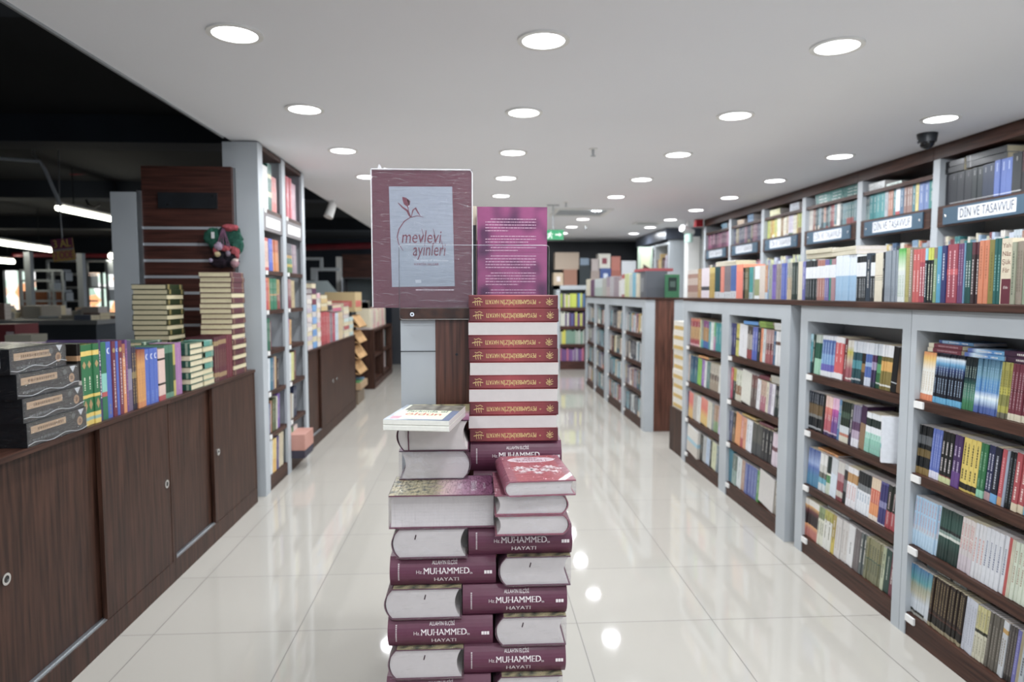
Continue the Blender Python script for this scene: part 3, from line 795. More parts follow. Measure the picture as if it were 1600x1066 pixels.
BURG = lin('602240'); BURG2 = lin('702c4c')
YF = 1.56
zr = [zc(v, YF, 0.0) for v in (824.5, 871.5, 918, 966, 1012, 1059)]
zr.append(zr[-1] - 0.074)
def spine_cover(L, t, fade=True):
    """the thick burgundy volume: spine towards the camera"""
    c, p = hard_cm(t - 0.0008, 0.172, L, BURG)
    n_text = len(c.v)
    def T_(dx, dy, bulge=0.0): return frame((-0.0080 - 0.0062 * (1 - (2 * dy / t) ** 2) , dy, L / 2 + dx), (0, 0, 1), (0, 1, 0))
    wt = lin('e8dfe0')
    c.text("ALLAH'IN EL\u00c7\u0130S\u0130", 0.0105, wt, T_(0.004, 0.0225), 0.0, width=0.060)
    c.text('MUHAMMED', 0.021, wt, T_(0.008, 0.0040), 0.016, width=0.108)
    c.text('Hz.', 0.012, wt, T_(-0.056, 0.0025), 0.004)
    c.text("'in", 0.009, wt, T_(0.066, -0.001), 0.0)
    c.text('HAYATI', 0.0155, wt, T_(0.008, -0.0178), 0.014, width=0.058)
    # the letters follow the rounded spine
    bul_ = min(0.013, (t - 0.0008) * 0.2)
    def hug(n0):
        for i_ in range(n0, len(c.v)):
            x_, y_, z_ = c.v[i_]; c.v[i_] = (0.006 - (bul_ + 0.006) * (1 - (2 * y_ / (t - 0.0008)) ** 2) - 0.0005, y_, z_)
    # author's name running up near the tail, publisher's mark near the head
    rnd = random.Random(5); y = -0.018
    while y < 0.02:
        l = rnd.uniform(0.0015, 0.003); q = T_(-0.105, y); c.poly([(-0.0016, 0, 0), (0.0016, 0, 0), (0.0016, l, 0), (-0.0016, l, 0)], mixc(wt, BURG, 0.35), 0, q); y += l + 0.0012
    q = T_(0.107, 0.0)
    for k in range(3): c.poly([(-0.009 + k * 0.0065, -0.004, 0), (-0.0035 + k * 0.0065, -0.004, 0), (-0.0035 + k * 0.0065, 0.004, 0), (-0.009 + k * 0.0065, 0.004, 0)], wt, 0, q)
    hug(n_text)
    return c, p
def scenery(u, v):
    """the printed picture of an old town under a pink sky"""
    n = noise.noise(Vector((u * 14, v * 11, 3))); m = noise.noise(Vector((u * 40, v * 34, 7)))
    a = mixc(lin('8e8f68'), lin('cdbd86'), 0.5 + n * 0.8 + m * 0.5) if n + m > -0.25 else lin('4c5548')
    s = mixc(lin('dcbcac'), lin('b07c98'), min(1, max(0, (u - 0.42) * 3.4)))
    s = mixc(s, lin('7c3a62'), min(1, max(0, (u - 0.66) * 3.5)))
    k = min(1, max(0, (u - 0.40 - 0.10 * n) * 9))
    if v > 0.83 and u < 0.45 and False: return lin('a05080')
    return mixc(a, s, k)
def cover_art(c, L, w_, y, fn, nx=36, ny=22, m=0.003, flip=False):
    """printed picture on a board lying in the plane y; u runs along z, v along x"""
    for i in range(nx):
        for j in range(ny):
            u0, u1, v0, v1 = i / nx, (i + 1) / nx, j / ny, (j + 1) / ny
            P = lambda u, v: (0.008 + (w_ - 0.008) * v, y, L * u)
            q = [P(u0, v0), P(u0, v1), P(u1, v1), P(u1, v0)]
            cc = [fn(u0, v0), fn(u0, v1), fn(u1, v1), fn(u1, v0)]
            c.poly(q[::-1] if not flip else q, cc[::-1] if not flip else cc)
place = ('topmost', 'second', 'third', 'fourth', 'fifth', 'lowest visible')
rows = [('E', (611, 731), 'L', (731, 896)), ('S', (609, 776), 'R', (777, 893)), ('E', (600, 722), 'L', (722, 888)),
        ('S', (606, 771), 'R', (772, 886)), ('E', (606, 725), 'L', (724, 886)), ('S', (604, 768), 'R', (769, 880))]
for i, (k, ax, _, bx) in enumerate(rows):
    zt, zb = zr[i], zr[i + 1]; t = zt - zb - 0.0006; zm = (zt + zb) / 2
    for side, (x0, x1) in (('left', ax), ('right', bx)):
        isS = (k == 'S') == (side == 'left')
        xa, xb = xinv(x0 + 1, YF, zm), xinv(x1 - 1, YF, zm)
        jit = random.uniform(-0.003, 0.003)
        if isS:
            c, p = spine_cover(xb - xa, t)
            Mx = frame((xa, YF + jit + 0.014, zm), (0, 1, 0), (0, 0, 1))
            lab = 'thick burgundy hardback, white title on its spine, %s spine of its kind, %s half' % (place[i], side)
            ex = None
        else:
            w_ = xb - xa - 0.014; L = 0.235
            c, p = hard_cm(t, w_, L, lin('5e2a44'))
            sc2 = lambda u, v: scenery(1 - u, v)
            cover_art(c, L, w_, t / 2 + 0.0002, sc2, 20, 10); cover_art(c, L, w_, -t / 2 - 0.0002, sc2, 20, 10, flip=True)
            Mx = frame((xa + 0.014, YF + L + jit * 0.5, zm), (1, 0, 0), (0, 0, -1))
            Mx = frame((xa + 0.014, YF + jit * 0.5 + L, zm), (1, 0, 0), (0, 0, 1))
            lab = 'thick hardback, head towards the camera, pale page edges, %s of its kind, %s half' % (place[i], side)
            # ribbon marker peeping from the pages
            rb = CM(); rb.strip([(0.045 + 0.02 * i % 0.05, t * 0.28), (0.042 + 0.02 * i % 0.05, t * 0.12)], 0.003, lin('3a1626'), frame((0, 0, L - 0.0035), (1, 0, 0), (0, 1, 0)))
            ex = [('ribbon', rb)]
        big_book('hardback', lab, Mx, c, p, extra=ex, wrap=None if isS else shell(-0.012, w_, -t / 2, t / 2, 0, L))
# dark walnut plinth that carries the stack
e = empty('display_plinth', (0.01, 1.68, 0), 'dark walnut display plinth under the centre book stack', 'plinth')
c = CM(); c.box(-0.195, 0.205, 1.57, 1.80, 0.10, zr[-1] - 0.022); c.box(-0.18, 0.19, 1.59, 1.78, 0, 0.10); part(c, 'body', M['wood'], e)
c = CM(); c.box(-0.20, 0.21, 1.565, 1.81, zr[-1] - 0.022, zr[-1]); part(c, 'top', M['wood_h'], e)
ZM = zr[0]
# the long picture-covered hardback lying on the left
xa, xb = xinv(609, YF, .93), xinv(774, YF, .93); t = 0.0795; L = xb - xa; wd = 0.172
c, p = hard_cm(t, wd, L, BURG2)
cover_art(c, L, wd, t / 2 + 0.0003, lambda u, v: scenery(1 - u, v), 64, 40)
for st, sz, off, wd_ in (('MUHAMMED', 0.02, 0.80, 0.085), ('HAYATI', 0.014, 0.66, 0.045), ("ALLAH'IN EL\u00c7\u0130S\u0130", 0.008, 0.90, 0.05)):
    c.text(st, sz, lin('e6d6e0'), frame((0.10, t / 2 + 0.0006, L * (1 - off)), (-1, 0, 0), (0, 0, 1)), 0.01, width=wd_)
Mx = frame((xb, YF + wd, ZM + t / 2 + 0.0003), (0, -1, 0), (0, 0, 1))
big_book('hardback', 'hardback with an old town pictured on its cover, page edges towards the camera', Mx, c, p, wrap=shell(-0.012, wd, -t / 2, t / 2, 0, L), side='x')
ZA = ZM + t + 0.0008
# two hardbacks above it
def end_book(x0, x1, Yf, z0, z1, label, spine='L', L=0.24, ribbon=False, col='4a1c34', wrap=False):
    t = z1 - z0 - 0.0004; zm = (z0 + z1) / 2
    xa, xb = xinv(x0, Yf, zm), xinv(x1, Yf, zm); w_ = xb - xa - 0.012
    c, p = hard_cm(t, w_, L, lin(col)); cover_art(c, L, w_, t / 2 + 0.0002, scenery, 30, 16); cover_art(c, L, w_, -t / 2 - 0.0002, scenery, 10, 6, flip=True)
    if spine == 'L': Mx = frame((xa + 0.012, Yf + L, zm), (1, 0, 0), (0, 0, 1))
    else: Mx = frame((xb - 0.012, Yf + L, zm), (-1, 0, 0), (0, 0, -1))
    ex = []
    if ribbon:
        r = CM(); zf = L + 0.0006
        r.tube([(0.018, t * 0.42, zf), (0.017, 0.0, zf + 0.002), (0.018, -t * 0.45, zf + 0.001)], 0.0016, 6, lin('5c1f3a'))
        ex = [('ribbon', r)]
    return big_book('hardback', label, Mx, c, p, extra=ex, wrap=shell(-0.012, w_, -t / 2, t / 2, 0, L) if wrap else None)
end_book(625, 735, 1.69, ZA, ZA + 0.0755, 'wrapped hardback, rounded spine turned right, under the ribboned hardback', 'R', ribbon=False, wrap=True)
end_book(621, 733, 1.68, ZA + 0.0758, ZA + 0.1555, 'hardback with a dark ribbon marker hanging over its page edges', 'L', ribbon=True)
ZB = ZA + 0.156
# thin paperbacks on the very top of the left column
def art_soft(L, w_, t, label, Mx, fn=None, txt=None):
    c, p = book_cm(t, L, w_, [(0, 1, lin('e9e8de'), lin('e9e8de'))], None)
    if fn:
        nx, ny = 48, 40
        for i in range(nx):
            for j in range(ny):
                u0, u1, v0, v1 = i / nx, (i + 1) / nx, j / ny, (j + 1) / ny
                P = lambda u, v: (w_ * v, t / 2 + 0.0002, L * u)
                q = [P(u0, v0), P(u0, v1), P(u1, v1), P(u1, v0)]; m = fn((u0 + u1) / 2, (v0 + v1) / 2)
                c.poly(q[::-1], m)
    if txt: txt(c, t)
    return big_book('paperback', label, Mx, c, p)
a = R(-3)
xa, xb = xinv(604, 1.555, 1.15), xinv(708, 1.555, 1.15)
Wp = xb - xa; Lp = 0.205; tp = 0.0125
def fn1(u, v):                        # u across the width from the left, v from back to front
    n = noise.noise(Vector((u * 9, v * 9, 1)))
    if v > 0.62 and u > 0.1: return mixc(lin('8a8578'), lin('5f5c54'), 0.5 + n)
    if u > 0.88: return lin('6c7894')
    if v < 0.08 or u < 0.06: return lin('8c96a6')
    if v < 0.26 and u < 0.2: return lin('b8506c')
    return lin('dfe8c4')
def tx1(c, t):
    T = lambda x, z: frame((x, t / 2 + 0.0005, z), (0, 0, 1), (1, 0, 0))
    T = lambda x, z: Matrix(((0, 1, 0, x), (0, 0, 1, t / 2 + 0.0006), (1, 0, 0, z), (0, 0, 0, 1)))
    c.text('\u00f6ld\u00fcn', 0.045, lin('c8503c'), T(0.075, Wp * 0.5), 0.012, width=0.088)
    c.text('Fark\u0131nda ol', 0.03, lin('3c4a5c'), T(0.112, Wp * 0.50), 0.008, width=0.10)
Mp = lambda z: frame((xa - 0.006, 1.555, z), (0.17, 0.98, 0), (0, 0, 1))
# local x = towards the back, y = up, z = x cross y = to the right
art_soft(Wp, Lp, tp, 'pale green paperback with red title on top of the left stack', Mp(ZB + tp * 1.5 + 0.001), fn1, tx1)
art_soft(Wp, Lp, tp, 'thin white paperback under the pale green one on the left stack', Mp(ZB + tp * 0.5 + 0.0003))
# right column: small pink wrapped books in front
def fn_pink(u, v):
    e_ = ((u - 0.5) / 0.40) ** 2 + ((v - 0.82) / 0.11) ** 2
    if e_ < 1: return lin('d6c3c8') if e_ < 0.82 else lin('efe2e4')
    if (u - 0.80) + (0.20 - v) > 0.12 and (u - 0.80) + (0.20 - v) < 0.24: return lin('ecdce0')
    if 0.12 < u < 0.88: return lin('a8303c')
    return lin('9c4658')
z1 = ZM
def small(x0, x1, Yf, z0, th, L, label, spine, art=False, col='8e3450', rot=0.0, wrap=True):
    zm = z0 + th / 2; xa, xb = xinv(x0, Yf, zm), xinv(x1, Yf, zm); w_ = xb - xa - 0.008
    c, p = hard_cm(th - 0.0006, w_, L, lin(col))
    if art:
        nx, ny = 70, 80; yy = (th - 0.0006) / 2 + 0.0002
        for i in range(nx):
            for j in range(ny):
                u0, u1, v0, v1 = i / nx, (i + 1) / nx, j / ny, (j + 1) / ny     # u across width, v from front to back
                P = lambda u, v: (0.006 + (w_ - 0.006) * u, yy, L * (1 - v))
                q = [P(u0, v0), P(u1, v0), P(u1, v1), P(u0, v1)]
                c.poly(q, fn_pink((u0 + u1) / 2, (v0 + v1) / 2))
        T = Matrix(((1, 0, 0, 0.006 + (w_ - 0.006) * 0.5), (0, 0, 1, yy + 0.0004), (0, -1, 0, 0), (0, 0, 0, 1)))
        def TT(v): m = T.copy(); m[2][3] = L * (1 - v); return m
        q = TT(0.40); wf = lin('ecdcdc'); rr_ = random.Random(4); k_ = w_ / 0.155
        def petal(x, y, a, l, b):
            pts = [(x + l * (0.5 - 0.5 * math.cos(s_)) * math.cos(a) - b * math.sin(s_) * math.sin(a), y + l * (0.5 - 0.5 * math.cos(s_)) * math.sin(a) + b * math.sin(s_) * math.cos(a), 0) for s_ in [i_ * math.pi / 5 for i_ in range(10)]]
            c.poly(pts, wf, 0, q)
        for fx, fy, r0, n_ in ((-.038, .022, .012, 6), (.034, .024, .012, 6), (-.012, .004, .014, 7), (.020, -.004, .011, 6), (-.034, -.010, .009, 5), (.042, -.016, .009, 5), (.0, -.026, .010, 6), (.004, .032, .008, 5), (-.050, .004, .007, 4), (.052, .008, .007, 4)):
            for i_ in range(n_): petal(fx * k_, fy, i_ * 2 * math.pi / n_ + fx * 30, r0 * 1.35, r0 * .30)
        for i_ in range(16):
            x_, y_ = rr_.uniform(-.055, .055) * k_, rr_.uniform(-.035, .035); a_ = rr_.uniform(0, 6.28); c.strip([(x_, y_), (x_ + .010 * math.cos(a_), y_ + .010 * math.sin(a_)), (x_ + .018 * math.cos(a_ + .7), y_ + .018 * math.sin(a_ + .7))], .0014, wf, q)
        c.text('A\u0130LE', 0.017, lin('9a3c58'), TT(0.865), 0.01); c.text('\u0130LM\u0130HAL\u0130', 0.017, lin('9a3c58'), TT(0.785), 0.01, width=0.078)
    if spine == 'L': Mx = frame((xa + 0.008, Yf + L, zm), (1, 0, 0), (0, 0, 1))
    else: Mx = frame((xb - 0.008, Yf + L, zm), (-1, 0, 0), (0, 0, -1))
    if rot:
        pv = Vector(((xa + xb) / 2, Yf, zm)); Mx = Matrix.Translation(pv) @ Matrix.Rotation(rot, 4, 'Z') @ Matrix.Translation(-pv) @ Mx
    return big_book('hardback', label, Mx, c, p, wrap=shell(-0.008, w_, -th / 2 + 0.0003, th / 2 - 0.0003, 0, L) if wrap else None)
small(774, 890, 1.50, ZM, 0.0475, 0.20, 'small pink hardback at the bottom of the three pink ones', 'R')
small(773, 888, 1.50, ZM + 0.0477, 0.0475, 0.20, 'small pink hardback in the middle of the three pink ones', 'R')
small(787, 901, 1.485, ZM + 0.0958, 0.036, 0.235, 'pink hardback with a white floral cover and oval title panel', 'L', art=True, rot=R(3.5))
# behind them: two thick volumes carrying the red stack
t = 0.0795
c, p = hard_cm(t, 0.17, 0.245, BURG); Mx = frame((xinv(740, 1.76, .93), 1.76 + 0.014, ZM + t / 2), (0, 1, 0), (0, 0, 1))
big_book('hardback', 'thick burgundy hardback mostly hidden behind the pink books', Mx, c, p)
t = 0.0805
c, p = spine_cover(0.2435, t)
Mx = frame((xinv(735, 1.76, 1.0), 1.76 + 0.010, ZM + 0.080 + t / 2), (0, 1, 0), (0, 0, 1))
big_book('hardback', 'thick burgundy hardback directly under the red striped stack', Mx, c, p)
# the red stack: spines and page edges by turns
ZS = ZM + 0.1608; ztop = zc(461, 1.76); n = 11; tt = (ztop - ZS) / n
xa, xb = xinv(733, 1.76, 1.25), xinv(872, 1.76, 1.25); L = xb - xa; W2 = 0.158
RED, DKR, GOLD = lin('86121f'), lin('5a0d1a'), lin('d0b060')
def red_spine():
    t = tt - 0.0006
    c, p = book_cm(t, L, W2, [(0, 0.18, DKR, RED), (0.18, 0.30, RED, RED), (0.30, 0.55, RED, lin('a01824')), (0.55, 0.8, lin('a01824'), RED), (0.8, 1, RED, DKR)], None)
    p.c = [[PAPER] * len(q) for q in p.c]
    T = lambda z, y=0: frame((-0.0004, y, z), (0, 0, 1), (0, 1, 0))
    c.text("PEYGAMBER\u0130M\u0130Z'\u0130N HAYATI", 0.0165, GOLD, T(L * 0.53), 0.015, width=L * 0.56)
    c.text('-II-', 0.006, GOLD, T(L * 0.205, 0.002), 0.01)
    c.text('-II-', 0.006, GOLD, T(L * 0.78, 0.002), 0.0) if False else None
    # gilt calligraphic ornaments at both ends
    def P(z, y): return (z, y)
    for zc_, sc in ((L * 0.095, 1.0),):
        q = T(zc_)
        for k in range(4):
            a = R(40 + 50 * k); c.strip([(math.cos(a) * 0.010 * s_, math.sin(a) * 0.010 * s_ + 0.001 * math.sin(3 * s_)) for s_ in (-1, -0.5, 0, 0.5, 1)], 0.0014, GOLD, q)
        c.strip([(-0.009, 0.005), (0.0, 0.009), (0.008, 0.004), (0.004, -0.003)], 0.0015, GOLD, q)
    q = T(L * 0.90)
    c.strip([(-0.013, 0.001), (-0.004, -0.001), (0.006, 0.000), (0.014, 0.002)], 0.0022, GOLD, q)
    for x in (-0.006, 0.0, 0.006): c.strip([(x, -0.004), (x + 0.0008, 0.003), (x - 0.0005, 0.010)], 0.0014, GOLD, q)
    c.strip([(-0.010, -0.006), (-0.003, -0.010), (0.004, -0.007), (0.009, -0.009)], 0.0016, GOLD, q)
    return c, p
SPP = [1, 1, 0, 1, 1, 0, 1, 0, 1, 0, 1]       # from the top
ow = ('topmost', 'second', 'third', 'fourth', 'fifth', 'sixth', 'lowest')
ns = np_ = 0
cS, pS = red_spine()
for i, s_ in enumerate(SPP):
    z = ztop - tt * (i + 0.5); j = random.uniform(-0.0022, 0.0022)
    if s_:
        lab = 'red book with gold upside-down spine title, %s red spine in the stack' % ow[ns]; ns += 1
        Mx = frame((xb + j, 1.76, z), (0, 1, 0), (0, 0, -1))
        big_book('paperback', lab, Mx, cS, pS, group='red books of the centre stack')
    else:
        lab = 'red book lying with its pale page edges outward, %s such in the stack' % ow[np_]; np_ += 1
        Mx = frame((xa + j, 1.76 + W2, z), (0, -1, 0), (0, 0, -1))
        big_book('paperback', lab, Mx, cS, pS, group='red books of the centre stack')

# clear holder, big wrapped book and purple book on the ledge behind
ZL = 1.3965
e = empty('acrylic_holder', (0.0, 1.93, ZL - 0.03), 'clear acrylic sheet screwed to the walnut ledge before the two upright books', 'holder')
xa_, xb_ = xinv(625, 1.928, 1.45), xinv(858, 1.928, 1.45); z0, z1 = zc(499, 1.928), zc(383, 1.928)
c = CM(); c.box(xa_, xb_, 1.9265, 1.9295, z0, z1); part(c, 'sheet', M['acrylic'], e)
c = CM(); pts = []; r_ = 0.008
for cx, cz, a0 in ((xb_ - r_, z1 - r_, 0), (xa_ + r_, z1 - r_, 90), (xa_ + r_, z0 + r_, 180), (xb_ - r_, z0 + r_, 270)):
    pts += [(cx + r_ * math.cos(R(a0 + q)), 1.928, cz + r_ * math.sin(R(a0 + q))) for q in (0, 30, 60, 90)]
c.tube(pts + [pts[0]], 0.0011, 6); part(c, 'polished_edge', film('acrylic_edge', 'ffffff', 0.1, 0.55, 0, (1, 1, 1)), e)
for xs_ in (xinv(645, 1.925, 1.38), 0.15):
    c = CM(); c.cyl((0, 0, 0), 0.0075, 0.007, 20, T=frame((xs_, 1.9265, 1.379), (1, 0, 0), (0, 0, 1)), r2=0.006); sc_ = part(c, 'screw', M['chrome'], e, smooth=True)
    c = CM(); c.cyl((0, 0, 0), 0.003, 0.0006, 6, T=frame((xs_, 1.9194, 1.379), (1, 0, 0), (0, 0, 1))); c2 = CM(); c2.add(c, Matrix.Translation(-e.location)); c2.obj('screw_socket', M['black'], sc_)
# big wrapped book: cover faces the camera
Yb = 1.948; xa, xb = xinv(584, Yb, 1.6), xinv(737, Yb, 1.6); zt = zc(266, Yb, -.2); Wb, Hb, Tb = xb - xa, zt - ZL, 0.030
o = empty('wrapped_book', ((xa + xb) / 2, Yb, ZL), 'large mauve book with grey title panel, shrink-wrapped, standing on the walnut ledge', 'book', 'books of the centre stack')
MV = lin('6b3044'); PG = lin('9da7b6'); INK = lin('7c3046')
c = CM()
c.box(xa, xb, Yb, Yb + 0.003, ZL + 0.001, zt, MV); c.box(xa, xb, Yb + Tb - 0.003, Yb + Tb, ZL + 0.001, zt, MV); c.box(xa, xa + 0.003, Yb + 0.003, Yb + Tb - 0.003, ZL + 0.001, zt, MV)
cx = lambda px: (px - 583) / 154 * Wb - Wb / 2
cz = lambda py: (483 - py) / 217 * Hb
q = frame(((xa + xb) / 2, Yb - 0.0003, ZL), (1, 0, 0), (0, 0, 1))
P = lambda x, y: (cx(x), cz(y), 0)
c.poly([P(612, 449.5), P(710, 448), P(707, 291), P(609, 291.5)], PG, 0, q)
q = frame(((xa + xb) / 2, Yb - 0.0006, ZL), (1, 0, 0), (0, 0, 1))
S = lambda pts, wds, col=INK: c.strip([(cx(a), cz(b)) for a, b in pts], [v * Wb / 154 for v in wds], col, q)
S([(623, 317), (630, 324), (637, 329), (640, 336), (642, 340)], [1, 2.5, 3, 2.5, 1])                                # left leaf
S([(630, 308), (633, 311), (636, 317), (638, 322)], [1.5, 7, 9, 3]); S([(637, 311), (640, 315), (640, 320)], [2, 4, 2]) # tulip head
S([(638, 322), (639, 330), (643, 340)], [1.6, 1.2, 1]); S([(643, 339), (646, 328), (650, 325), (653, 331), (657, 337)], [1, 2, 3, 2.2, 1])
S([(662, 339), (652, 337), (641, 340), (632, 346), (624, 358), (621, 370), (623, 381), (630, 392)], [0.6, 1, 1.2, 1.5, 1.6, 1.5, 1.2, 0.6])
tq = lambda x, y: frame(q @ Vector((cx(x), cz(y), 0)), (1, 0, 0), (0, 0, 1))
c.text('mevlevi', 0.052, INK, tq(659, 371), 0.0, shear=0.16, width=Wb * 60 / 154)
c.text('ayinleri', 0.052, INK, tq(671, 391), 0.0, shear=0.16, width=Wb * 50 / 154)
for x, y0_, y1_ in ((660, 357, 379), (678, 357, 384), (690, 374, 396), (649, 388, 402)): S([(x - 1, y0_), (x + 2, (y0_ + y1_) / 2), (x - 1, y1_)], [0.5, 1.1, 0.5])
c.text('The music of divine love', 0.0095, lin('d6dbe2'), tq(673, 407), 0.006, width=Wb * 54 / 154)
c.text('H.FAT\u0130H SALGAR', 0.0095, INK, tq(666, 413.5), 0.014, width=Wb * 38 / 154)
c.strip([(cx(651) + k * 0, cz(440)) for k in (0, 1)], 0.001, PG, q)
for k in range(5): S([(649 + k * 1.8, 438), (650 + k * 1.8, 443)], [1, 1], lin('d6dbe2'))
x = 649
rnd = random.Random(2)
while x < 708:
    l = rnd.uniform(1.2, 4.5); S([(x, 454), (min(x + l, 709), 454)], [2.0, 2.0], lin('cdb6bf')); x += l + 0.7
part(c, 'cover', M['cover'], o)
c = CM(); c.box(xa + 0.003, xb - 0.004, Yb + 0.003, Yb + Tb - 0.003, ZL + 0.004, zt - 0.003, PAPER); part(c, 'pages', M['print'], o)
# film: softly rounded, edges catching the light, torn corner on top
c = CM(); g = 0.0022; n = 24
def gx(i): return xa - g + (Wb + 2 * g) * i / n
def gz(j): return ZL + 0.0005 + (Hb + 2 * g) * j / n
W_ = lambda i, j: 0.0016 * noise.noise(Vector((i * 0.35, j * 1.1, 0)))
for i in range(n):
    for j in range(n):
        P4 = [(gx(a), Yb - g + W_(a, b), gz(b)) for a, b in ((i, j), (i + 1, j), (i + 1, j + 1), (i, j + 1))]
        c.poly(P4)
c.box(xa - g, xb + g, Yb - g + 0.001, Yb + Tb + g, zt + g, zt + g + 0.0002); c.box(xb + g, xb + g + 0.0002, Yb - g, Yb + Tb + g, ZL, zt + g); c.box(xa - g - 0.0002, xa - g, Yb - g, Yb + Tb + g, ZL, zt + g)
part(c, 'shrink_wrap', M['wrap'], o)
creases(o, random.Random(77), 110, lambda u, v: (xa + Wb * u, Yb - g - .002, ZL + .006 + (Hb - .01) * v), (1, 0, -.10), .008, .05, r=.00032)
c = CM(); zz = zt + g
c.poly([(xa + 0.014, Yb + 0.01, zz), (xa + 0.028, Yb + 0.012, zz), (xa + 0.024, Yb + 0.012, zz + 0.012), (xa + 0.019, Yb + 0.008, zz + 0.016)], lin('dcdcde'))
c.poly([(xa + 0.028, Yb + 0.01, zz), (xa + 0.060, Yb + 0.012, zz), (xa + 0.034, Yb + 0.012, zz + 0.007)], lin('dcdcde'))
c.tube([(xa - g, Yb - 0.001, ZL + 0.003), (xa - g, Yb - 0.001, zt), (xa, Yb - 0.001, zt + g), (xb - 0.004, Yb - 0.001, zt + g), (xb + g, Yb - 0.001, zt - 0.006), (xb + g, Yb - 0.001, ZL + 0.003)], 0.0017, 6, lin('e6e6e8'))
part(c, 'wrap_seam', M['print'], o)
# purple book: back cover with printed paragraphs
Yp = 1.955; xa, xb = xinv(746, Yp, 1.55), xinv(855, Yp, 1.55); zt = zc(323, Yp); Wq = xb - xa; Hq = zt - ZL; Tq = 0.022
o = empty('purple_book', ((xa + xb) / 2, Yp, ZL), 'purple book with white printed paragraphs standing behind the red stack', 'book', 'books of the centre stack')
c = CM(); nx, ny = 30, 50
for i in range(nx):
    for j in range(ny):
        f = lambda a, b: mixc(lin('942c70'), lin('562250'), max(0, min(1, 0.25 + 1.5 * noise.noise(Vector((a * 0.16, b * 0.13, 4))))))
        P = lambda a, b: (xa + Wq * a / nx, Yp, ZL + 0.001 + (Hq - 0.001) * b / ny)
        c.poly([P(i, j), P(i + 1, j), P(i + 1, j + 1), P(i, j + 1)], [f(i, j), f(i + 1, j), f(i + 1, j + 1), f(i, j + 1)])
c.box(xa, xb, Yp + 0.0002, Yp + 0.002, ZL + 0.001, zt, lin('96346f')); c.box(xa, xb, Yp + Tq - 0.002, Yp + Tq, ZL + 0.001, zt, lin('96346f')); c.box(xb - 0.002, xb, Yp + 0.002, Yp + Tq - 0.002, ZL + 0.001, zt, lin('96346f'))
rnd = random.Random(11); z = zt - Hq * 0.125; li = 0
para = [5, 3, 2, 5, 5, 4]; TC = lin('d4b0c8')
for nl in para:
    for k in range(nl):
        x = xa + Wq * (0.19 if k == 0 else 0.115); xe = xa + Wq * (0.84 if k < nl - 1 else rnd.uniform(0.4, 0.8))
        while x < xe:
            l = rnd.uniform(0.003, 0.012); c.poly([(x, Yp - 0.0004, z), (min(x + l, xe), Yp - 0.0004, z), (min(x + l, xe), Yp - 0.0004, z + 0.0024), (x, Yp - 0.0004, z + 0.0024)], mixc(TC, lin('a83a80'), 0.25)); x += l + 0.0016
        z -= Hq * 0.0285
    z -= Hq * 0.026
    if z < ZL + 0.01: break
part(c, 'cover', M['cover'], o)
c = CM(); c.box(xa + 0.002, xb - 0.002, Yp + 0.002, Yp + Tq - 0.002, ZL + 0.002, zt - 0.001, CREAM); part(c, 'pages', M['print'], o)
# narrow cream and dark books wedged between the two
for (p0, p1, yt, col, lab, yy) in ((737.5, 745, 322, 'd4c9b0', 'narrow cream book between the mauve and the purple book', 1.985), (737, 744, 352, '14161c', 'narrow black book between the mauve and the purple book', 1.958)):
    xa, xb = xinv(p0, yy, 1.5), xinv(p1, yy, 1.5); zt = zc(yt, yy)
    c, p = book_cm(xb - xa, zt - ZL - 0.001, 0.022 if yy < 1.97 else 0.14, col, None)
    ob = c.obj('paperback', M['cover']); ob.matrix_world = frame(((xa + xb) / 2, yy, ZL + 0.001), (0, 1, 0), (-1, 0, 0)); tag(ob, lab, 'book', 'books of the centre stack'); p.obj('pages', M['print'], ob)
# ------------------------------------------------------------------ books on the shelves
ON = 'on %s shelf of %s'
NB, SB, DB = 'right-edge bookcase', 'middle low bookcase', 'double low bookcase'
XS = XR + 0.012
z1, z2, z3, z4 = [v + 0.0005 for v in SH]
def L_(a, b, col=None, *more): return dict(lines=([(a, b)] + list(more), col))
shelf_run('on top shelf, ' + NB, XS, z1, 1432.5, [
 (1452.5, 5, 'e0742c:.13 f0eee6:.62 ~eec04a:.86 ~e07c22', .198, 'white paperback with orange foot and orange head', L_(.2, .6, 'c8c4bc')),
 (1497, 10, '3fa0cc:.12 141a2a:.55 ~1e3a78:.7 ~4aa0d0:.8 ~dceaf4:.9 ~101626:.94 101626', .200, 'navy paperback with a pale blue flame and blue foot', L_(.2, .5, '9098a8', (.56, .76))),
 (1516, 5, '2e7a4c:.12 ~3c8a70:.3 ~123038:.6 ~141c20', .198, 'dark green paperback with green foot', L_(.2, .5, '9ab0a4', (.62, .85))),
 (1553.6, 10, '3456a0:.11 ~b8d0e4:.24 ~e0ecf2:.3 ~2a80c4:.42 ~3f90c8:.6 ~6aa0b4:.7 ~2a6080', .200, 'sky blue paperback with pale wave pattern', L_(.42, .86, '86b0c4')),
 (1568.6, 4, '6c6a58:.1 a8a238:.22 8c8c44:.42 c0b83c:.56 a49c3c', .198, 'olive yellow paperback with grey foot', L_(.25, .85, '6c6c30')),
 (1612, 8, 'cfc6ac:.12 6c1c30:.5 5c1828:.56 701e34', .197, 'maroon paperback with cream foot', L_(.2, .85, 'b08890'))], lean=.085)
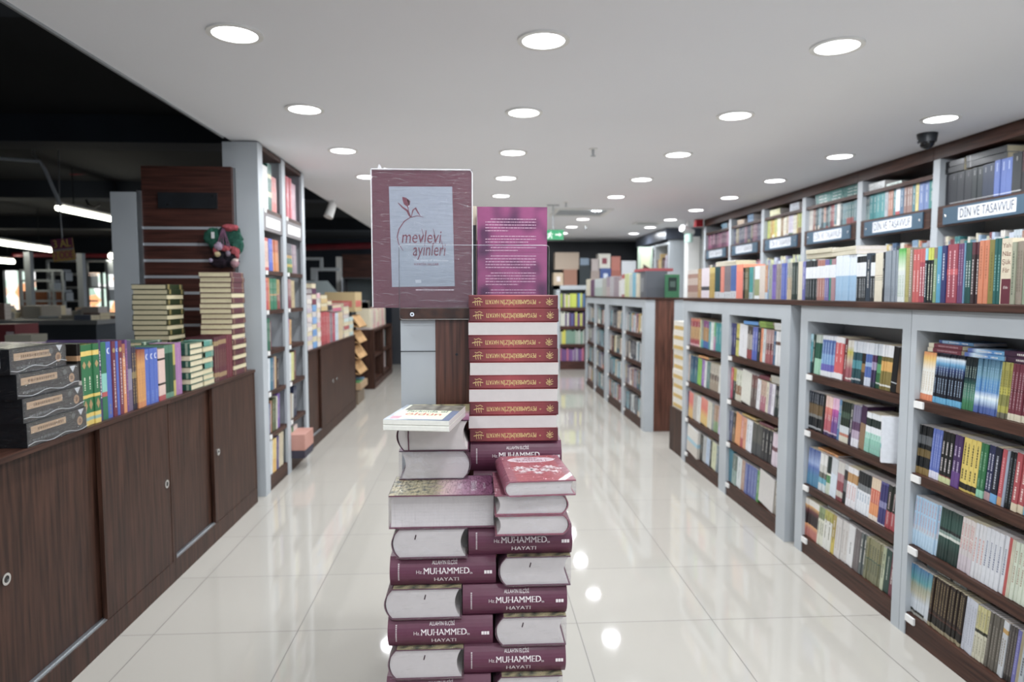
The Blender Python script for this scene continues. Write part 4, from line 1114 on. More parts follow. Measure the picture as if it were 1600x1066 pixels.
shelf_run('on second shelf, ' + NB, XS, z2, 1427, [
 (1446, 6, '8c7030:.14 14181c:.36 6c5828:.52 14181c:.62 5c6064:.8 14181c', .205, 'black and gold paperback', dict(lines=None)),
 (1461, 4, 'd8d8ea:.15 3c5ab4', .205, 'blue paperback with white foot', L_(.22, .9, '8c9cd0')),
 (1480, 3, 'c4cc90:.12 801c2c:.14 111416', .206, 'black paperback with pale green foot', L_(.22, .5, 'd8d8d8', (.55, .8))),
 (1493, 2, '5c2c80:.3 3c1a58', .206, 'purple paperback', L_(.3, .5, 'c8b8d8', (.6, .8))),
 (1520, 4, 'c8ac30:.04 20201c:.15 d6bc38', .206, 'yellow paperback with black window at its foot', L_(.22, .42, '6c6020', (.5, .9))),
 (1531, 2, '80c4a4:.14 1c6c3c', .204, 'green paperback with mint foot', L_(.2, .35, '80b08c', (.5, .85))),
 (1542, 2, 'b08c90:.15 1c2450', .204, 'navy paperback with pink foot', L_(.2, .5, 'c4c4d4', (.55, .85))),
 (1552, 1, '4494cc:.16 12162a', .204, 'dark navy paperback with sky blue foot', L_(.25, .85, 'b8bcc8')),
 (1559, 1, 'c88848:.15 b02434', .204, 'red paperback with orange foot', L_(.22, .85, 'd88890')),
 (1563, 1, '8c98ac', .203, 'thin pale blue-grey paperback', dict(lines=None)),
 (1574, 2, '12181c', .203, 'plain black paperback with grey title', L_(.1, .9, '6c747c')),
 (1592, 2, 'd0c0a0:.14 a41e2c', .206, 'red paperback with cream foot', L_(.2, .42, 'e8d8d0', (.5, .85))),
 (1612, 3, '50a0b8:.14 1c50a0', .204, 'bright blue paperback with light foot', L_(.2, .85, '90b0d8'))], lean=.10)
shelf_run('on third shelf, ' + NB, XS, z3, 1420.7, [
 (1458, 9, 'a8c8e0:.3 b8ccdc:.42 a0c4e0', .212, 'pale blue paperback with faint red title', L_(.34, .66, 'b87888', (.7, .95))),
 (1490, 8, '1c3430:.2 ~2c5048:.45 d0d4cc:.5 7c948c:.56 20282a:.62 2c5048:.8 ~1c3430', .212, 'dark green paperback with white middle band', dict(lines=None)),
 (1511.6, 5, 'c8bcc4:.3 ccc4c4:.5 d6ccc8', .210, 'pale pink paperback with red title', L_(.42, .62, 'c06864', (.66, .9))),
 (1527.6, 3, 'd2d2d6', .212, 'white paperback with orange-red title', L_(.3, .74, 'c4705c')),
 (1561.5, 5, 'd0d2d8', .213, 'white paperback with navy title', L_(.32, .78, '3c4c74')),
 (1567, 1, 'b02820', .213, 'narrow bright red paperback', dict(lines=None)),
 (1572, 2, 'c4c0a8', .212, 'narrow beige paperback', dict(lines=None)),
 (1597, 4, 'c8d0bc', .210, 'pale green paperback with small title', L_(.3, .6, '98785c', (.65, .85))),
 (1616, 3, '3c3c44', .208, 'charcoal paperback at the picture edge')], lean=.11)
shelf_run('on bottom shelf, ' + NB, XS, z4, 1412.6, [
 (1438.6, 7, 'a8a8a0:.05 30302c:.10 c4ccd4:.3 ~b8b49c:.45 ~a0a48c:.6 ~4c98a0:.72 ~2c6c9c', .213, 'paperback picturing a beach, blue head', dict(lines=None)),
 (1445, 1, 'b8b4ac:.05 c4ccd4:.3 ~a8a890:.6 ~5ca0a4:.75 ~3c7ca0', .213, 'single paperback of the beach picture set apart', dict(lines=None)),
 (1471, 6, '9c9070:.07 1c1814:.24 4c241c:.27 2c1c14', .214, 'dark brown paperback with gold lettering', L_(.34, .95, '8c7848')),
 (1495.6, 5, '9c9070:.07 1a1612:.24 4c241c:.27 281a14', .214, 'blackish brown paperback with gold lettering', L_(.34, .95, '84744c')),
 (1514, 4, 'c4c8d4', .212, 'white-lilac paperback', L_(.15, .9, '9ca0b0')),
 (1532, 4, 'ccc8b0:.5 38382c:.56 c4bc80', .210, 'pale yellow paperback with a small black figure', L_(.1, .45, 'a8a488', (.62, .9))),
 (1551.7, 4, '605a50', .210, 'taupe brown paperback', L_(.2, .8, '8c8478')),
 (1561, 2, 'bcc0c4:.78 c0943c:.86 c8ccd0', .210, 'white paperback with a yellow mark near its head', L_(.2, .7, '84888c')),
 (1573, 3, '34302f:.1 4c4644', .208, 'grey-brown paperback', L_(.12, .9, '7c746c')),
 (1579, 1, '5c5aa4', .206, 'violet paperback', L_(.2, .9, '8c8cc4')),
 (1585, 1, '9c9070', .206, 'tan paperback', dict(lines=None)),
 (1614, 4, 'a8b0b8', .204, 'greyish white paperback at the picture edge')], lean=.115)
shelf_run('on top shelf, ' + SB, XS, z1, 1254.8, [
 (1258, 1, '54489c:.4 b8a8cc:.7 2c4870', .214, 'violet and lilac paperback'), (1264, 2, '2c6470:.3 58b4c4:.8 a8d4e0', .214, 'turquoise paperback with pale head'),
 (1267.5, 1, '16302c:.4 1c3c30', .213, 'blackish green paperback'), (1279, 4, '98ccb0:.4 1c5c48:.8 b8c4b8', .213, 'green paperback with pale lattice foot', dict(lines=None)),
 (1298.5, 5, 'dcdfe4:.13 544cae:.3 6094cc:.55 3c64ac:.9 d8dce2', .214, 'blue-violet paperback with white foot and head', L_(.3, .85, 'a8c8e0')),
 (1312, 2, 'e4e4e6:.14 cc2a30:.86 e8e8ea', .214, 'red paperback with white foot and head', L_(.4, .55, 'f0e8e8', (.6, .85))),
 (1317, 1, '7c1c2c:.5 601420', .210, 'dark red paperback'), (1326.7, 2, '8c4850:.05 e0d8d0:.09 9c4c58:.3 ~c4ac98:.5 ~c0b830:.72 ~d4d0c4:.85 d8d4c8', .205, 'yellow to rose paperback with pale head', dict(lines=None)),
 (1339.6, 3, '24404c:.08 b8c0c4:.12 1e4c54:.35 3c8c98:.55 24505c:.74 ccd2da', .205, 'teal paperback with white head', dict(lines=None)),
 (1345.8, 2, '202830:.12 3c3428:.3 94703c:.5 2c2824:.74 ccd2da', .205, 'black and tan paperback with white head', dict(lines=None)),
 (1356, 3, 'c4ccdc:.2 2c58a8:.45 8cacd4:.55 2c58a8:.74 d8dce4', .205, 'royal blue paperback with white head and pale foot', dict(lines=None)),
 (1362.7, 3, '2c3c4c:.12 3c3058:.4 a494b8:.58 54305c:.74 ccd2da', .205, 'plum paperback with lilac middle and white head', dict(lines=None)),
 (1370.6, 2, '1c4c34:.1 c4ccc8:.13 2c6c3c:.35 4c9c64:.55 1c5434:.74 ccd2da', .205, 'green paperback with white head', dict(lines=None)),
 (1387.5, 5, '7c6c2c:.08 dcdcd4:.12 847430:.42 d8a02c:.64 746428:.74 e4e6ea', .205, 'mustard paperback with white head', dict(lines=None)),
 (1396.5, 1, '14161a:.2 c8ccd0:.22 14161a', .202, 'thick black paperback with small white mark', dict(lines=None)),
 (1407, 1, '6c4c2c:.4 ~4a3824:.55 ~101214', .200, 'black and brown paperback next to the stile', L_(.6, .95, 'c8ccd0'))], lean=.10)
shelf_run('on second shelf, ' + SB, XS, z2, 1255.8, [
 (1280, 8, '14181e:.05 a4a8ac:.1 161a20:.34 7c7c78:.42 6c5430:.66 ~4c4430:.7 1a2230', .212, 'black paperback with a gold-brown middle', L_(.72, .95, '7c8490')),
 (1283, 1, '0e1214', .212, 'thick plain black paperback', dict(lines=None)),
 (1294, 3, '3c2c5c:.08 c8b0c0:.12 b03c50:.38 ~d86850:.72 e8c4b4', .210, 'coral red paperback with pale head', L_(.4, .55, 'e8c8c0', (.75, .98))),
 (1303, 3, '2c285c:.08 c8b0c8:.12 6c3c90:.38 ~c0349c:.72 e8b4d0', .210, 'magenta paperback with pink head', L_(.4, .55, 'e8c8e0', (.75, .98))),
 (1307.5, 2, '3c70a4:.6 4c84b0', .210, 'steel blue paperback'),
 (1321, 4, 'd0ccb8:.15 b8684c:.22 c8d0d4:.4 1c3024:.6 3c5444:.75 16281e', .208, 'dark green paperback with white flowers', dict(lines=None)),
 (1326, 1, '1a1838:.6 3c4440', .208, 'narrow midnight blue paperback'), (1336.8, 3, 'dcdce4:.2 b4a0b8:.4 5c3c60:.6 7c7490', .206, 'mauve paperback with white foot', dict(lines=None)),
 (1345, 1, '8c6c4c:.6 3c1c44', .212, 'tan and purple thick paperback', dict(lines=None)),
 (1370.6, 6, '84c4b0:.35 a8dccc:.5 e4e8ec:.66 20302c:.86 e4e8ea', .190, 'mint green paperback with black marks at the head', dict(lines=([(.12, .22), (.38, .5)], '4c9c8c')))], lean=.11)
shelf_run('on third shelf, ' + SB, XS, z3, 1257.7, [
 (1274.8, 6, '2c7ca4:.25 ~3c64b0:.5 ~8ca4d4:.62 ~2c4c94', .208, 'blue paperback with paler middle', dict(lines=None)),
 (1286, 4, 'c8d4d8:.2 54a4bc:.35 6c6c64:.5 ccccc4:.7 e4e4e0', .206, 'cyan and white paperback', dict(lines=None)), (1292.5, 2, 'c0ccb8:.3 4c8c54:.5 e8e4d4:.55 20302c', .206, 'green, white and black paperback', dict(lines=None)),
 (1302, 1, 'ccd8e4:.6 c8ccd0', .206, 'thick pale blue paperback', dict(lines=None)), (1311.5, 2, '7c2c34:.1 c4bcb0:.25 8c2c3c:.5 b07c84:.7 d0ccc4', .204, 'wine red and white paperback', dict(lines=None)),
 (1317.5, 1, '18181c:.3 6c6c70:.6 28282c:.85 c4c4c4', .204, 'black and grey portrait paperback', dict(lines=None)), (1332.6, 4, 'e2e0e4:.62 b8843c:.85 e6e4e6', .203, 'white paperback with orange fruit near its head', L_(.2, .55, 'd0909c')),
 (1353, 5, 'e2e6ec:.55 7c8084:.7 1c2026', .203, 'white paperback with a black head', L_(.3, .5, '8cacc8')),
 (1366.7, 4, 'e8d8c8:.12 dc8024:.4 c4502c:.5 d0501c:.74 e0c8a8', .202, 'orange paperback with pale head', dict(lines=([(.42, .7)], 'e8b090'))),
 (1377.8, 3, 'd8d8e4:.03 2c2870:.4 7c7cac:.55 26226c:.95 4c4890', .202, 'indigo paperback with white foot line', dict(lines=None)),
 (1399, 3, 'a81c2c:.4 1c2420', .200, 'black paperback with red lower half', L_(.1, .38, 'e0c0c0', (.45, .85)))], lean=.115)
shelf_run('on bottom shelf, ' + SB, XS, z4, 1243.8, [
 (1247.5, 1, '3c3444:.2 d4c8b0', .218, 'cream paperback with dark foot'), (1252, 1, '8c4030:.2 b4563c', .218, 'rust red paperback'),
 (1273, 5, 'b45c4c:.2 ~dc9440:.34 2c1c20:.6 ~6c2c30:.72 ~e0a850:.84 e0dcd4', .213, 'paperback with a dark sunset picture and white head', dict(lines=None)),
 (1282, 3, 'd8d8c4:.7 8c9c6c', .212, 'white paperback with green leaves'), (1293.3, 2, 'dcdcd4:.75 b0a840', .212, 'white paperback with yellow-green head'),
 (1298.4, 1, 'c8b020:.4 a89038', .212, 'mustard yellow paperback'), (1317.8, 4, 'd0ccc8', .210, 'off-white paperback with faint title', L_(.2, .8, 'a89890')),
 (1327, 1, 'dcdcdc', .210, 'bright white paperback with black title', L_(.3, .6, '28282c')), (1337, 2, '6c6464', .208, 'brownish grey paperback', L_(.2, .8, '8c8484')),
 (1345, 2, '5c6464', .208, 'slate grey paperback'), (1370, 6, '7c7c5c:.5 2c5854:.52 8c8860', .206, 'khaki paperback with teal edge', L_(.2, .85, '54543c')),
 (1375, 1, 'b8c0a0:.5 a8b08c', .205, 'pale moss paperback'), (1383.7, 1, '24443c', .205, 'deep green paperback', L_(.3, .85, 'c0c8b8')), (1390, 1, '6c2c3c', .205, 'wine coloured paperback')], lean=.12)
# the white book pulled out of the second shelf
t = .030; c, p = book_cm(t, .205, .15, 'dfe3ea', None)
T = frame((-.0004, 0, .118), (0, 0, -1), (0, -1, 0)); c.text('\u2022 \u2022\u2022\u2022', .02, lin('7c98a8'), T, 0)
c.poly([(-.0004, .008, .062), (-.0004, -.008, .062), (-.0004, -.008, .082), (-.0004, .008, .082)], lin('3cb0bc'))
an = R(24); yb = yinv(1373, XS - .03, z2)
add_run('paperback', 'large white paperback pulled out at an angle, second shelf, middle low bookcase', 'books on shelves', [frame((XS - .035, yb - .02, z2), (math.cos(an), -math.sin(an), 0), (math.sin(an), math.cos(an), 0))], c, p, force=True)
# books lying on top of the rows
def lying(place, desc, Xs, yc, z, n, t, h, d, st, lines='a', seed=3, stuff=False):
    flat_run(place, desc, (Xs, yc, z), n, t, h, d, st, '-x', lines=lines, seed=seed, stuff=stuff)
Y_ = lambda px, z=1.2: yinv(px, XS, z)
lying('lying on the top row, ' + NB, 'maroon paperback with cream foot', XS + .01, (Y_(1444.5) + Y_(1501)) / 2, z1 + .2005, 2, .0175, .19, .13, 'd0c6ac:.16 6c1c30', L_(.3, .9, 'b08890'))
lying('lying over the maroon ones, ' + NB, 'sky blue paperback', XS + .035, (Y_(1455) + Y_(1506)) / 2, z1 + .2362, 1, .013, .19, .13, '2c5090:.1 88b0d0:.3 ~2c80c0:.6 ~3c6c90')
lying('lying on the top row, ' + NB, 'paired sky blue paperback', XS + .01, (Y_(1504) + Y_(1569)) / 2, z1 + .2005, 2, .0155, .19, .13, '3456a0:.1 ~c0d8e8:.25 ~2a80c4:.6 ~4c98c0')
lying('lying by the picture edge, top row, ' + NB, 'dark purple paperback', XS + .015, (Y_(1573) + Y_(1628)) / 2, z1 + .199, 2, .019, .20, .13, '3c1c38:.3 4c2444')
lying('lying on the bottom row, ' + NB, 'silver-edged dark paperback', XS + .03, (Y_(1440, .3) + Y_(1492, .3)) / 2, z4 + .2165, 1, .014, .22, .14, '4c5c60:.3 20282c:.7 7c8488')
lying('lying on the third row, ' + SB, 'orange paperback', XS + .02, (Y_(1274, .6) + Y_(1300, .6)) / 2, z3 + .2105, 1, .010, .2, .13, 'd88c2c')
lying('lying on the bottom row, ' + SB, 'grey paperback', XS + .03, (Y_(1290, .3) + Y_(1312, .3)) / 2, z4 + .2165, 1, .014, .2, .13, '8c9094')
# double bookcase
XD = XR - 0.013
shelf_run('on top shelf, farther bay, ' + DB, XD, z1, 1077, [
 (1090.5, 3, 'd09ca0:.08 a0303c:.2 ~b88c54:.3 ~b89058:.7 9c2c3c:.9 c86c4c', .225, 'brick red and tan hardback'), (1092.5, 1, 'd4d4a0', .22, 'pale yellow paperback'), (1096, 1, '3c9ca0:.3 8c8c80', .22, 'grey and teal paperback'),
 (1105, 1, '2c5ca0:.25 a87c44:.75 8c4c84', .215, 'brown and blue paperback'), (1108, 1, '3c9098', .215, 'teal paperback'), (1112, 2, 'd8e0dc', .213, 'white paperback'), (1115.5, 1, 'b06c98:.5 6cb070', .213, 'pink and green paperback'),
 (1124.5, 2, '2c9094', .212, 'bright teal paperback'), (1131, 2, 'e0e0e4', .21, 'very white paperback')], lean=.06)
shelf_run('on top shelf, nearer bay, ' + DB, XD, z1, 1139, [
 (1147, 2, '24245c:.4 2c3070', .225, 'navy paperback'), (1152, 1, 'c4c050:.5 20242c:.55 c4b83c', .223, 'yellow and black paperback'), (1164.5, 1, 'dcdce0', .22, 'thick white paperback', L_(.3, .7, 'a8a8ac')),
 (1172.5, 1, '8c2c30:.28 3c3430:.3 a8a098:.75 4c4440', .217, 'grey paperback with red foot'), (1180, 2, '2c4cac:.5 4c5cb4', .216, 'royal blue paperback'), (1185, 1, '2c3438', .214, 'charcoal paperback'),
 (1188.5, 1, 'e07c3c', .213, 'orange paperback'), (1192.5, 1, 'c8d0d0', .212, 'silver paperback'), (1205, 3, '9c4c50:.4 6c3c40:.6 b08c88', .21, 'rose brown paperback'), (1208.5, 1, '1c5c84', .208, 'petrol blue paperback'),
 (1216.5, 2, 'dcdcdc:.6 6c4c40:.7 dcdcdc', .207, 'white paperback with a brown spot', dict(lines=None)), (1221, 1, '6c3428', .206, 'chestnut paperback'), (1224.5, 1, 'd8cebc', .205, 'cream paperback')], lean=.07)
shelf_run('on second shelf, farther bay, ' + DB, XD, z2, 1072, [
 (1076, 1, 'd0b4a0', .225, 'salmon paperback'), (1087.3, 2, '2c6c7c:.5 1c4c6c', .222, 'petrol blue hardback'), (1093, 1, '7cbc2c', .212, 'lime green paperback'), (1098, 1, '8c5cb0', .211, 'purple paperback'), (1101, 1, 'd8d8d8', .21, 'white paperback'),
 (1106, 1, '5c8480', .21, 'grey-green paperback'), (1120, 3, '9c8c78:.4 6c5c50:.6 b8b0a0', .208, 'beige brown paperback'), (1123, 1, 'dcdcd4', .207, 'ivory paperback'), (1129, 2, '7c6c84:.5 a49c94', .205, 'mauve grey paperback')], lean=.10)
shelf_run('on second shelf, nearer bay, ' + DB, XD, z2, 1135, [
 (1138, 1, '3c5cac', .222, 'blue paperback'), (1141.5, 1, 'b02c54:.6 c83c44', .221, 'crimson paperback'), (1146, 1, '20302c:.6 b8a838', .22, 'black and yellow paperback'), (1155, 2, 'c8c4b0:.2 8c6440:.5 d0d4c0', .217, 'white and brown paperback'),
 (1170, 1, 'd8d8cc', .217, 'very thick ivory hardback', dict(lines=None)), (1179, 2, '5c4c48:.6 744844', .213, 'brown grey paperback'), (1184, 1, 'e0e0e4', .195, 'white paperback'), (1193, 2, 'a8586c:.5 c0a08c', .194, 'pink and tan paperback'),
 (1197, 1, 'd4ccb4', .193, 'cream paperback'), (1202, 1, 'a89cb0', .192, 'lilac paperback'), (1206, 1, 'e0dce4', .192, 'pale lilac paperback'), (1213, 2, '1c2c2c:.7 2c2c34', .19, 'black paperback'), (1217, 1, 'dce0e0', .19, 'narrow white paperback'), (1222, 1, '9c5c68:.4 5c2c38', .189, 'dusky pink paperback')], lean=.115)
shelf_run('on third shelf, farther bay, ' + DB, XD, z3, 1069, [
 (1073.5, 1, '2c3464', .22, 'navy blue paperback'), (1080, 1, 'd8a848:.3 ~d84c3c:.6 ~e07060', .218, 'red and yellow fruit picture book', dict(lines=None)), (1086.5, 1, 'b8b0a8', .216, 'grey paperback'), (1092, 1, 'd8d8d4', .214, 'white paperback'),
 (1102.5, 1, 'd8b04c:.3 ~d8583c:.6 ~e07c64', .212, 'orange and red fruit picture book', dict(lines=None)), (1109, 1, 'd0ccb8', .211, 'ivory paperback'), (1112, 1, '8c9498', .21, 'cool grey paperback'), (1120, 2, '7c9c6c:.4 a88468', .208, 'green and brown paperback'), (1123, 1, 'c0b0d4', .207, 'lilac paperback'), (1129, 2, 'd0703c:.6 a04c44', .206, 'orange paperback')], lean=.11)
shelf_run('on third shelf, nearer bay, ' + DB, XD, z3, 1133, [
 (1141, 2, '4c5478:.7 6c7088', .217, 'slate blue paperback'), (1145.5, 1, '7c5c34:.5 3c3430', .216, 'brown patterned paperback'), (1153.5, 1, 'dc8830', .222, 'thick bright orange hardback', dict(lines=None)), (1158, 1, 'a82c34:.3 d0806c', .215, 'red paperback'), (1162, 1, 'd88c5c', .213, 'peach paperback'),
 (1166.5, 1, 'd4d8dc', .212, 'white paperback'), (1171.5, 1, 'dce0e8', .211, 'bluish white paperback'), (1186.5, 2, '3c4044:.4 50504c', .209, 'charcoal hardback', L_(.5, .8, '807c70')), (1202.5, 3, '24262c', .207, 'black hardback'), (1214, 2, 'd0c0cc:.45 6c3844:.58 d4c0cc', .205, 'pale pink paperback with maroon band', dict(lines=None)), (1221, 1, 'ccc4b4', .204, 'cream paperback')], lean=.115)
shelf_run('on bottom shelf, farther bay, ' + DB, XD, z4, 1068, [
 (1075, 1, 'c0b8cc', .2, 'pale lilac paperback'), (1091, 1, 'c8c0b4:.4 94c0d0:.55 d8d4cc', .222, 'thick cream book jutting out', dict(lines=None, push=-.025)), (1095, 1, '3c3c38', .215, 'dark grey paperback'), (1100, 1, 'b4b8b8', .213, 'silver grey paperback'), (1106, 1, 'b0c4dc', .212, 'pale blue paperback'), (1109, 1, '2c3430', .212, 'blackish paperback'),
 (1116, 1, 'ccd0a8', .21, 'cream green paperback'), (1122, 2, '7c8c94', .21, 'blue-grey paperback'), (1127, 1, '6c9468', .21, 'leaf green paperback')], lean=.11)
shelf_run('on bottom shelf, nearer bay, ' + DB, XD, z4, 1130.5, [
 (1141, 1, '1c6c84:.3 ~2c7c90', .235, 'thick teal hardback', dict(lines=None)), (1147, 1, '8ca49c:.5 6c7c74', .215, 'grey-green paperback'), (1154, 1, 'd4dcdc', .213, 'white paperback'), (1160, 1, 'b08c78', .211, 'tan paperback'), (1178, 4, '4c5ca0:.5 5464a8', .21, 'violet blue paperback', L_(.1, .9, 'b0b8d8')), (1181.5, 1, '4c9444', .209, 'green paperback'),
 (1204.5, 1, 'd4d0cc', .212, 'very thick pale hardback', dict(lines=None)), (1210, 1, '8c8478', .2, 'grey-brown paperback'), (1215, 1, 'c4d4d4', .2, 'pale aqua paperback')], lean=.115)
def lay2(desc, place, pa, pb, z, n, t, col): lying(place, desc, XD + .015, (yinv(pa, XD, z) + yinv(pb, XD, z)) / 2, z, n, t, max(yinv(pa, XD, z) - yinv(pb, XD, z), .12), .13, col, lines=None)
lay2('bright blue paperback', 'lying on the top row, ' + DB, 1159, 1181, z1 + .227, 1, .022, '3c90d8')
lay2('stacked green paperback', 'lying on the top row, ' + DB, 1183, 1204, z1 + .219, 2, .019, '8cac3c:.5 6c8c2c')
lay2('white paperback', 'lying on the top row, ' + DB, 1206, 1226, z1 + .2135, 2, .021, 'd8d8d4')
lay2('maroon paperback', 'lying on the second row, ' + DB, 1184, 1200, z2 + .201, 1, .024, '6c2434')
lay2('cream grey paperback', 'lying on the second row, ' + DB, 1202, 1221, z2 + .199, 2, .022, 'b8b4a8')
lay2('ochre yellow paperback', 'lying on the third row, ' + DB, 1157, 1178, z3 + .224, 1, .014, 'c09c3c')
lay2('dark red paperback', 'lying on the third row, ' + DB, 1184, 1206, z3 + .216, 1, .016, '6c2c34')
lay2('orange paperback', 'lying on the second row, farther bay, ' + DB, 1089, 1104, z2 + .226, 1, .016, 'd8903c')
# books standing on the long countertop
OBI = 'e4e8ec'
XC = XR + 0.02; zt_ = 1.4005
HX = lambda a, b: (a - b) * 0
G1 = 'on the long right countertop'
shelf_run(G1, XC, zt_, 1072, [
 (1088, 4, 'b49c8c:.2 9c7468:.45 c0aca0:.7 a88070:.85 d0c8c0', .232, 'floral taupe paperback', dict(lines=None)), (1094, 1, 'b48c4c', .235, 'ochre paperback'), (1106, 3, 'e0d4dc:.25 4c4c54:.38 e2d6de', .236, 'pinkish white paperback with a dark chevron', dict(lines=None)),
 (1115, 3, 'b8983c:.8 d0b860', .236, 'mustard paperback'), (1123.5, 2, 'c8ccd0:.2 1c4c50', .235, 'dark teal paperback with pale foot band', dict(lines=([(.04, .16), (.4, .8)], '20385c'))), (1129, 1, 'c8ccd0:.18 d87058', .234, 'salmon red paperback', dict(lines=None)),
 (1139, 3, 'ccd0d4:.2 84787c', .234, 'mauve grey paperback', dict(lines=([(.04, .16), (.4, .8)], '28385c'))), (1147.7, 2, 'ccd0d4:.22 2c5ca8', .234, 'blue paperback with pale foot band', dict(lines=([(.04, .18), (.4, .9)], '1c2c54'))), (1158, 1, 'e8684c:.8 f07848', .236, 'thick orange red paperback', dict(lines=None)),
 (1160.5, 1, '1c2024', .212, 'thin black paperback'), (1167, 2, '6c6440', .212, 'dark olive paperback'), (1173, 2, 'b0c8d0:.2 2c9c98', .212, 'turquoise paperback', dict(lines=([(.03, .16), (.4, .8)], '30507c'))), (1177, 1, '9ca498', .212, 'pale grey paperback'),
 (1183.7, 1, 'e4e8e8:.1 98a070:.6 e6eaf0', .213, 'white paperback with a green picture', dict(lines=None)), (1192, 1, 'd8ccc0', .214, 'beige cream paperback', dict(lines=None)), (1196, 1, 'b8c8d4:.2 c08454', .214, 'orange brown paperback'), (1198, 1, '4c84c4', .213, 'sky blue paperback'), (1203.7, 1, '9ca49c', .213, 'sage grey paperback'),
 (1210, 2, '6c50b4:.5 5c40a0', .213, 'violet paperback', L_(.1, .9, '9c8cd0')), (1217.5, 2, 'a09490', .214, 'taupe paperback'), (1227, 3, '3c54b4', .215, 'cobalt blue paperback', L_(.1, .9, '8c9cd4')), (1233, 2, 'c8b494:.6 b0b0a4', .214, 'cream and grey paperback'), (1243, 3, '2c3c38', .214, 'very dark green paperback', L_(.15, .9, 'b0b8b0')),
 (1250.6, 1, 'd8d0b8', .216, 'broad cream paperback', dict(lines=None)), (1255, 1, '5458a8:.4 6c70b8', .214, 'indigo paperback'),
 (1273.7, 5, '2c3438:.55 %s:.84 34383c' % OBI, .213, 'black paperback in a white paper band', dict(lines=([(.08, .5)], '6c7478'))), (1285, 3, 'a86c60:.55 %s:.85 b07060' % OBI, .213, 'terracotta paperback in a white paper band', dict(lines=([(.08, .5)], 'd0a898'))),
 (1291, 2, '6c60a4:.55 %s:.86 6c60a4' % OBI, .213, 'violet paperback in a white paper band', dict(lines=([(.08, .5)], 'b0a8cc'))), (1295.6, 1, '2c8478:.55 %s:.86 2c8478' % OBI, .213, 'teal paperback in a white paper band', dict(lines=None)), (1301, 1, 'a87c84:.55 %s:.86 a87c84' % OBI, .213, 'dusty rose paperback in a white paper band', dict(lines=None)),
 (1333.7, 6, '90b8d8:.55 dce6f0', .225, 'light blue paperback in a tall white paper band', dict(lines=None)),
 (1348.7, 5, '2c3034:.55 %s:.86 24282c' % OBI, .213, 'charcoal paperback in a white paper band', dict(lines=([(.08, .5)], '848c90'))), (1356, 1, '2c3c4c', .224, 'dark slate blue paperback without a band'), (1363, 2, '2c3034:.55 %s:.84 24282c' % OBI, .213, 'black paperback with band next to the cream striped one', dict(lines=([(.08, .5)], '848c90'))),
 (1375, 1, 'dcd4bc:.44 8c8478:.45 dcd4bc:.48 8c8478:.49 dcd4bc:.53 a07c70:.54 dcd4bc', .220, 'cream paperback with thin dark stripes', dict(lines=None)), (1377.5, 1, '24262a', .222, 'thin blackish paperback'), (1397, 6, '8c98a4', .225, 'blue-grey paperback', L_(.12, .3, '78848e')),
 (1409, 3, 'dce4e0:.55 ~dce8d4:.62 ~4cb83c:.95 3cac34', .23, 'white paperback with a green head', L_(.1, .5, 'b8c4bc')), (1415, 2, 'b8b064', .228, 'yellow olive paperback', L_(.1, .9, '8c8440')), (1420, 1, '8c8070', .230, 'brown grey paperback', L_(.1, .95, 'e0dcd4')),
 (1431, 2, 'c43c38', .220, 'brick red paperback', L_(.2, .6, 'f0d0cc', (.8, .9))), (1440, 2, 'a81c3c:.75 c8403c', .220, 'crimson paperback with bold white title', L_(.12, .68, 'f4ecec')), (1444, 1, '1c2c34:.78 8cc8dc', .220, 'black paperback with pale blue head', L_(.1, .72, 'd0d4d4')), (1452, 2, '20282c:.78 c8d030', .220, 'black paperback with yellow head', L_(.05, .72, 'd8dcd8')),
 (1457.5, 1, '7ca070:.8 8c7864', .220, 'grass green paperback', L_(.2, .7, 'c8d8c0')), (1465, 1, '2094bc', .223, 'cyan blue paperback', L_(.35, .5, 'd0e8f0')), (1472.5, 1, '1c2c6c', .224, 'navy blue paperback', L_(.4, .86, 'd8dce8')), (1490.5, 2, '9c2440:.48 c83444:.58 9c2440', .226, 'thick crimson paperback', L_(.1, .9, 'e4b8c0')),
 (1499.5, 2, '6c3c70', .225, 'plum purple paperback', L_(.3, .92, 'b090b0')), (1501.5, 1, '5c90b4', .226, 'thin steel blue paperback', dict(lines=None)), (1511.5, 2, '14504c', .226, 'dark teal paperback', L_(.27, .7, 'd0e0dc')), (1522.7, 2, '3c2c30:.8 5c2c38', .225, 'dark brown paperback', L_(.15, .72, 'd0c8c4')),
 (1537.7, 2, 'd07038', .228, 'orange paperback', L_(.4, .92, 'a85828')), (1546.7, 1, '847c30', .228, 'olive paperback', L_(.2, .8, '6c6428')), (1556.5, 2, '14605c', .230, 'green teal paperback', L_(.2, .75, '7cb4ac')),
], lean=0.0)
# the wide cream volume with its four-line title
ya, yb = yinv(1556.8, XC, zt_), yinv(1573.5, XC, zt_); t = ya - yb
c, p = book_cm(t - .001, .228, .15, 'd9ccb0', None)
for k, st in enumerate(('Yah', 'N\u00e2z', '\u015e\u00fck', 'F\u00e2r')): c.text(st, .024, lin('8c5c4c'), frame((-.0004, -.001, .203 - .0285 * k), (0, -1, 0), (0, 0, 1)), 0.0)
c.poly([(-.0004, t * .34, 0.001), (-.0004, -t * .5, .001), (-.0004, -t * .5, .088), (-.0004, t * .34, .088)], lin('64142c')); c.text('Ede', .014, lin('e8dcd4'), frame((-.0008, -.004, .058), (0, -1, 0), (0, 0, 1)), 0.0, shear=.2)
add_run('paperback', 'cream book with a four-line title in brown letters on the right countertop', 'books ' + G1, [frame((XC + .008, (ya + yb) / 2, zt_), (1, 0, 0), (0, 1, 0))], c, p, force=True)
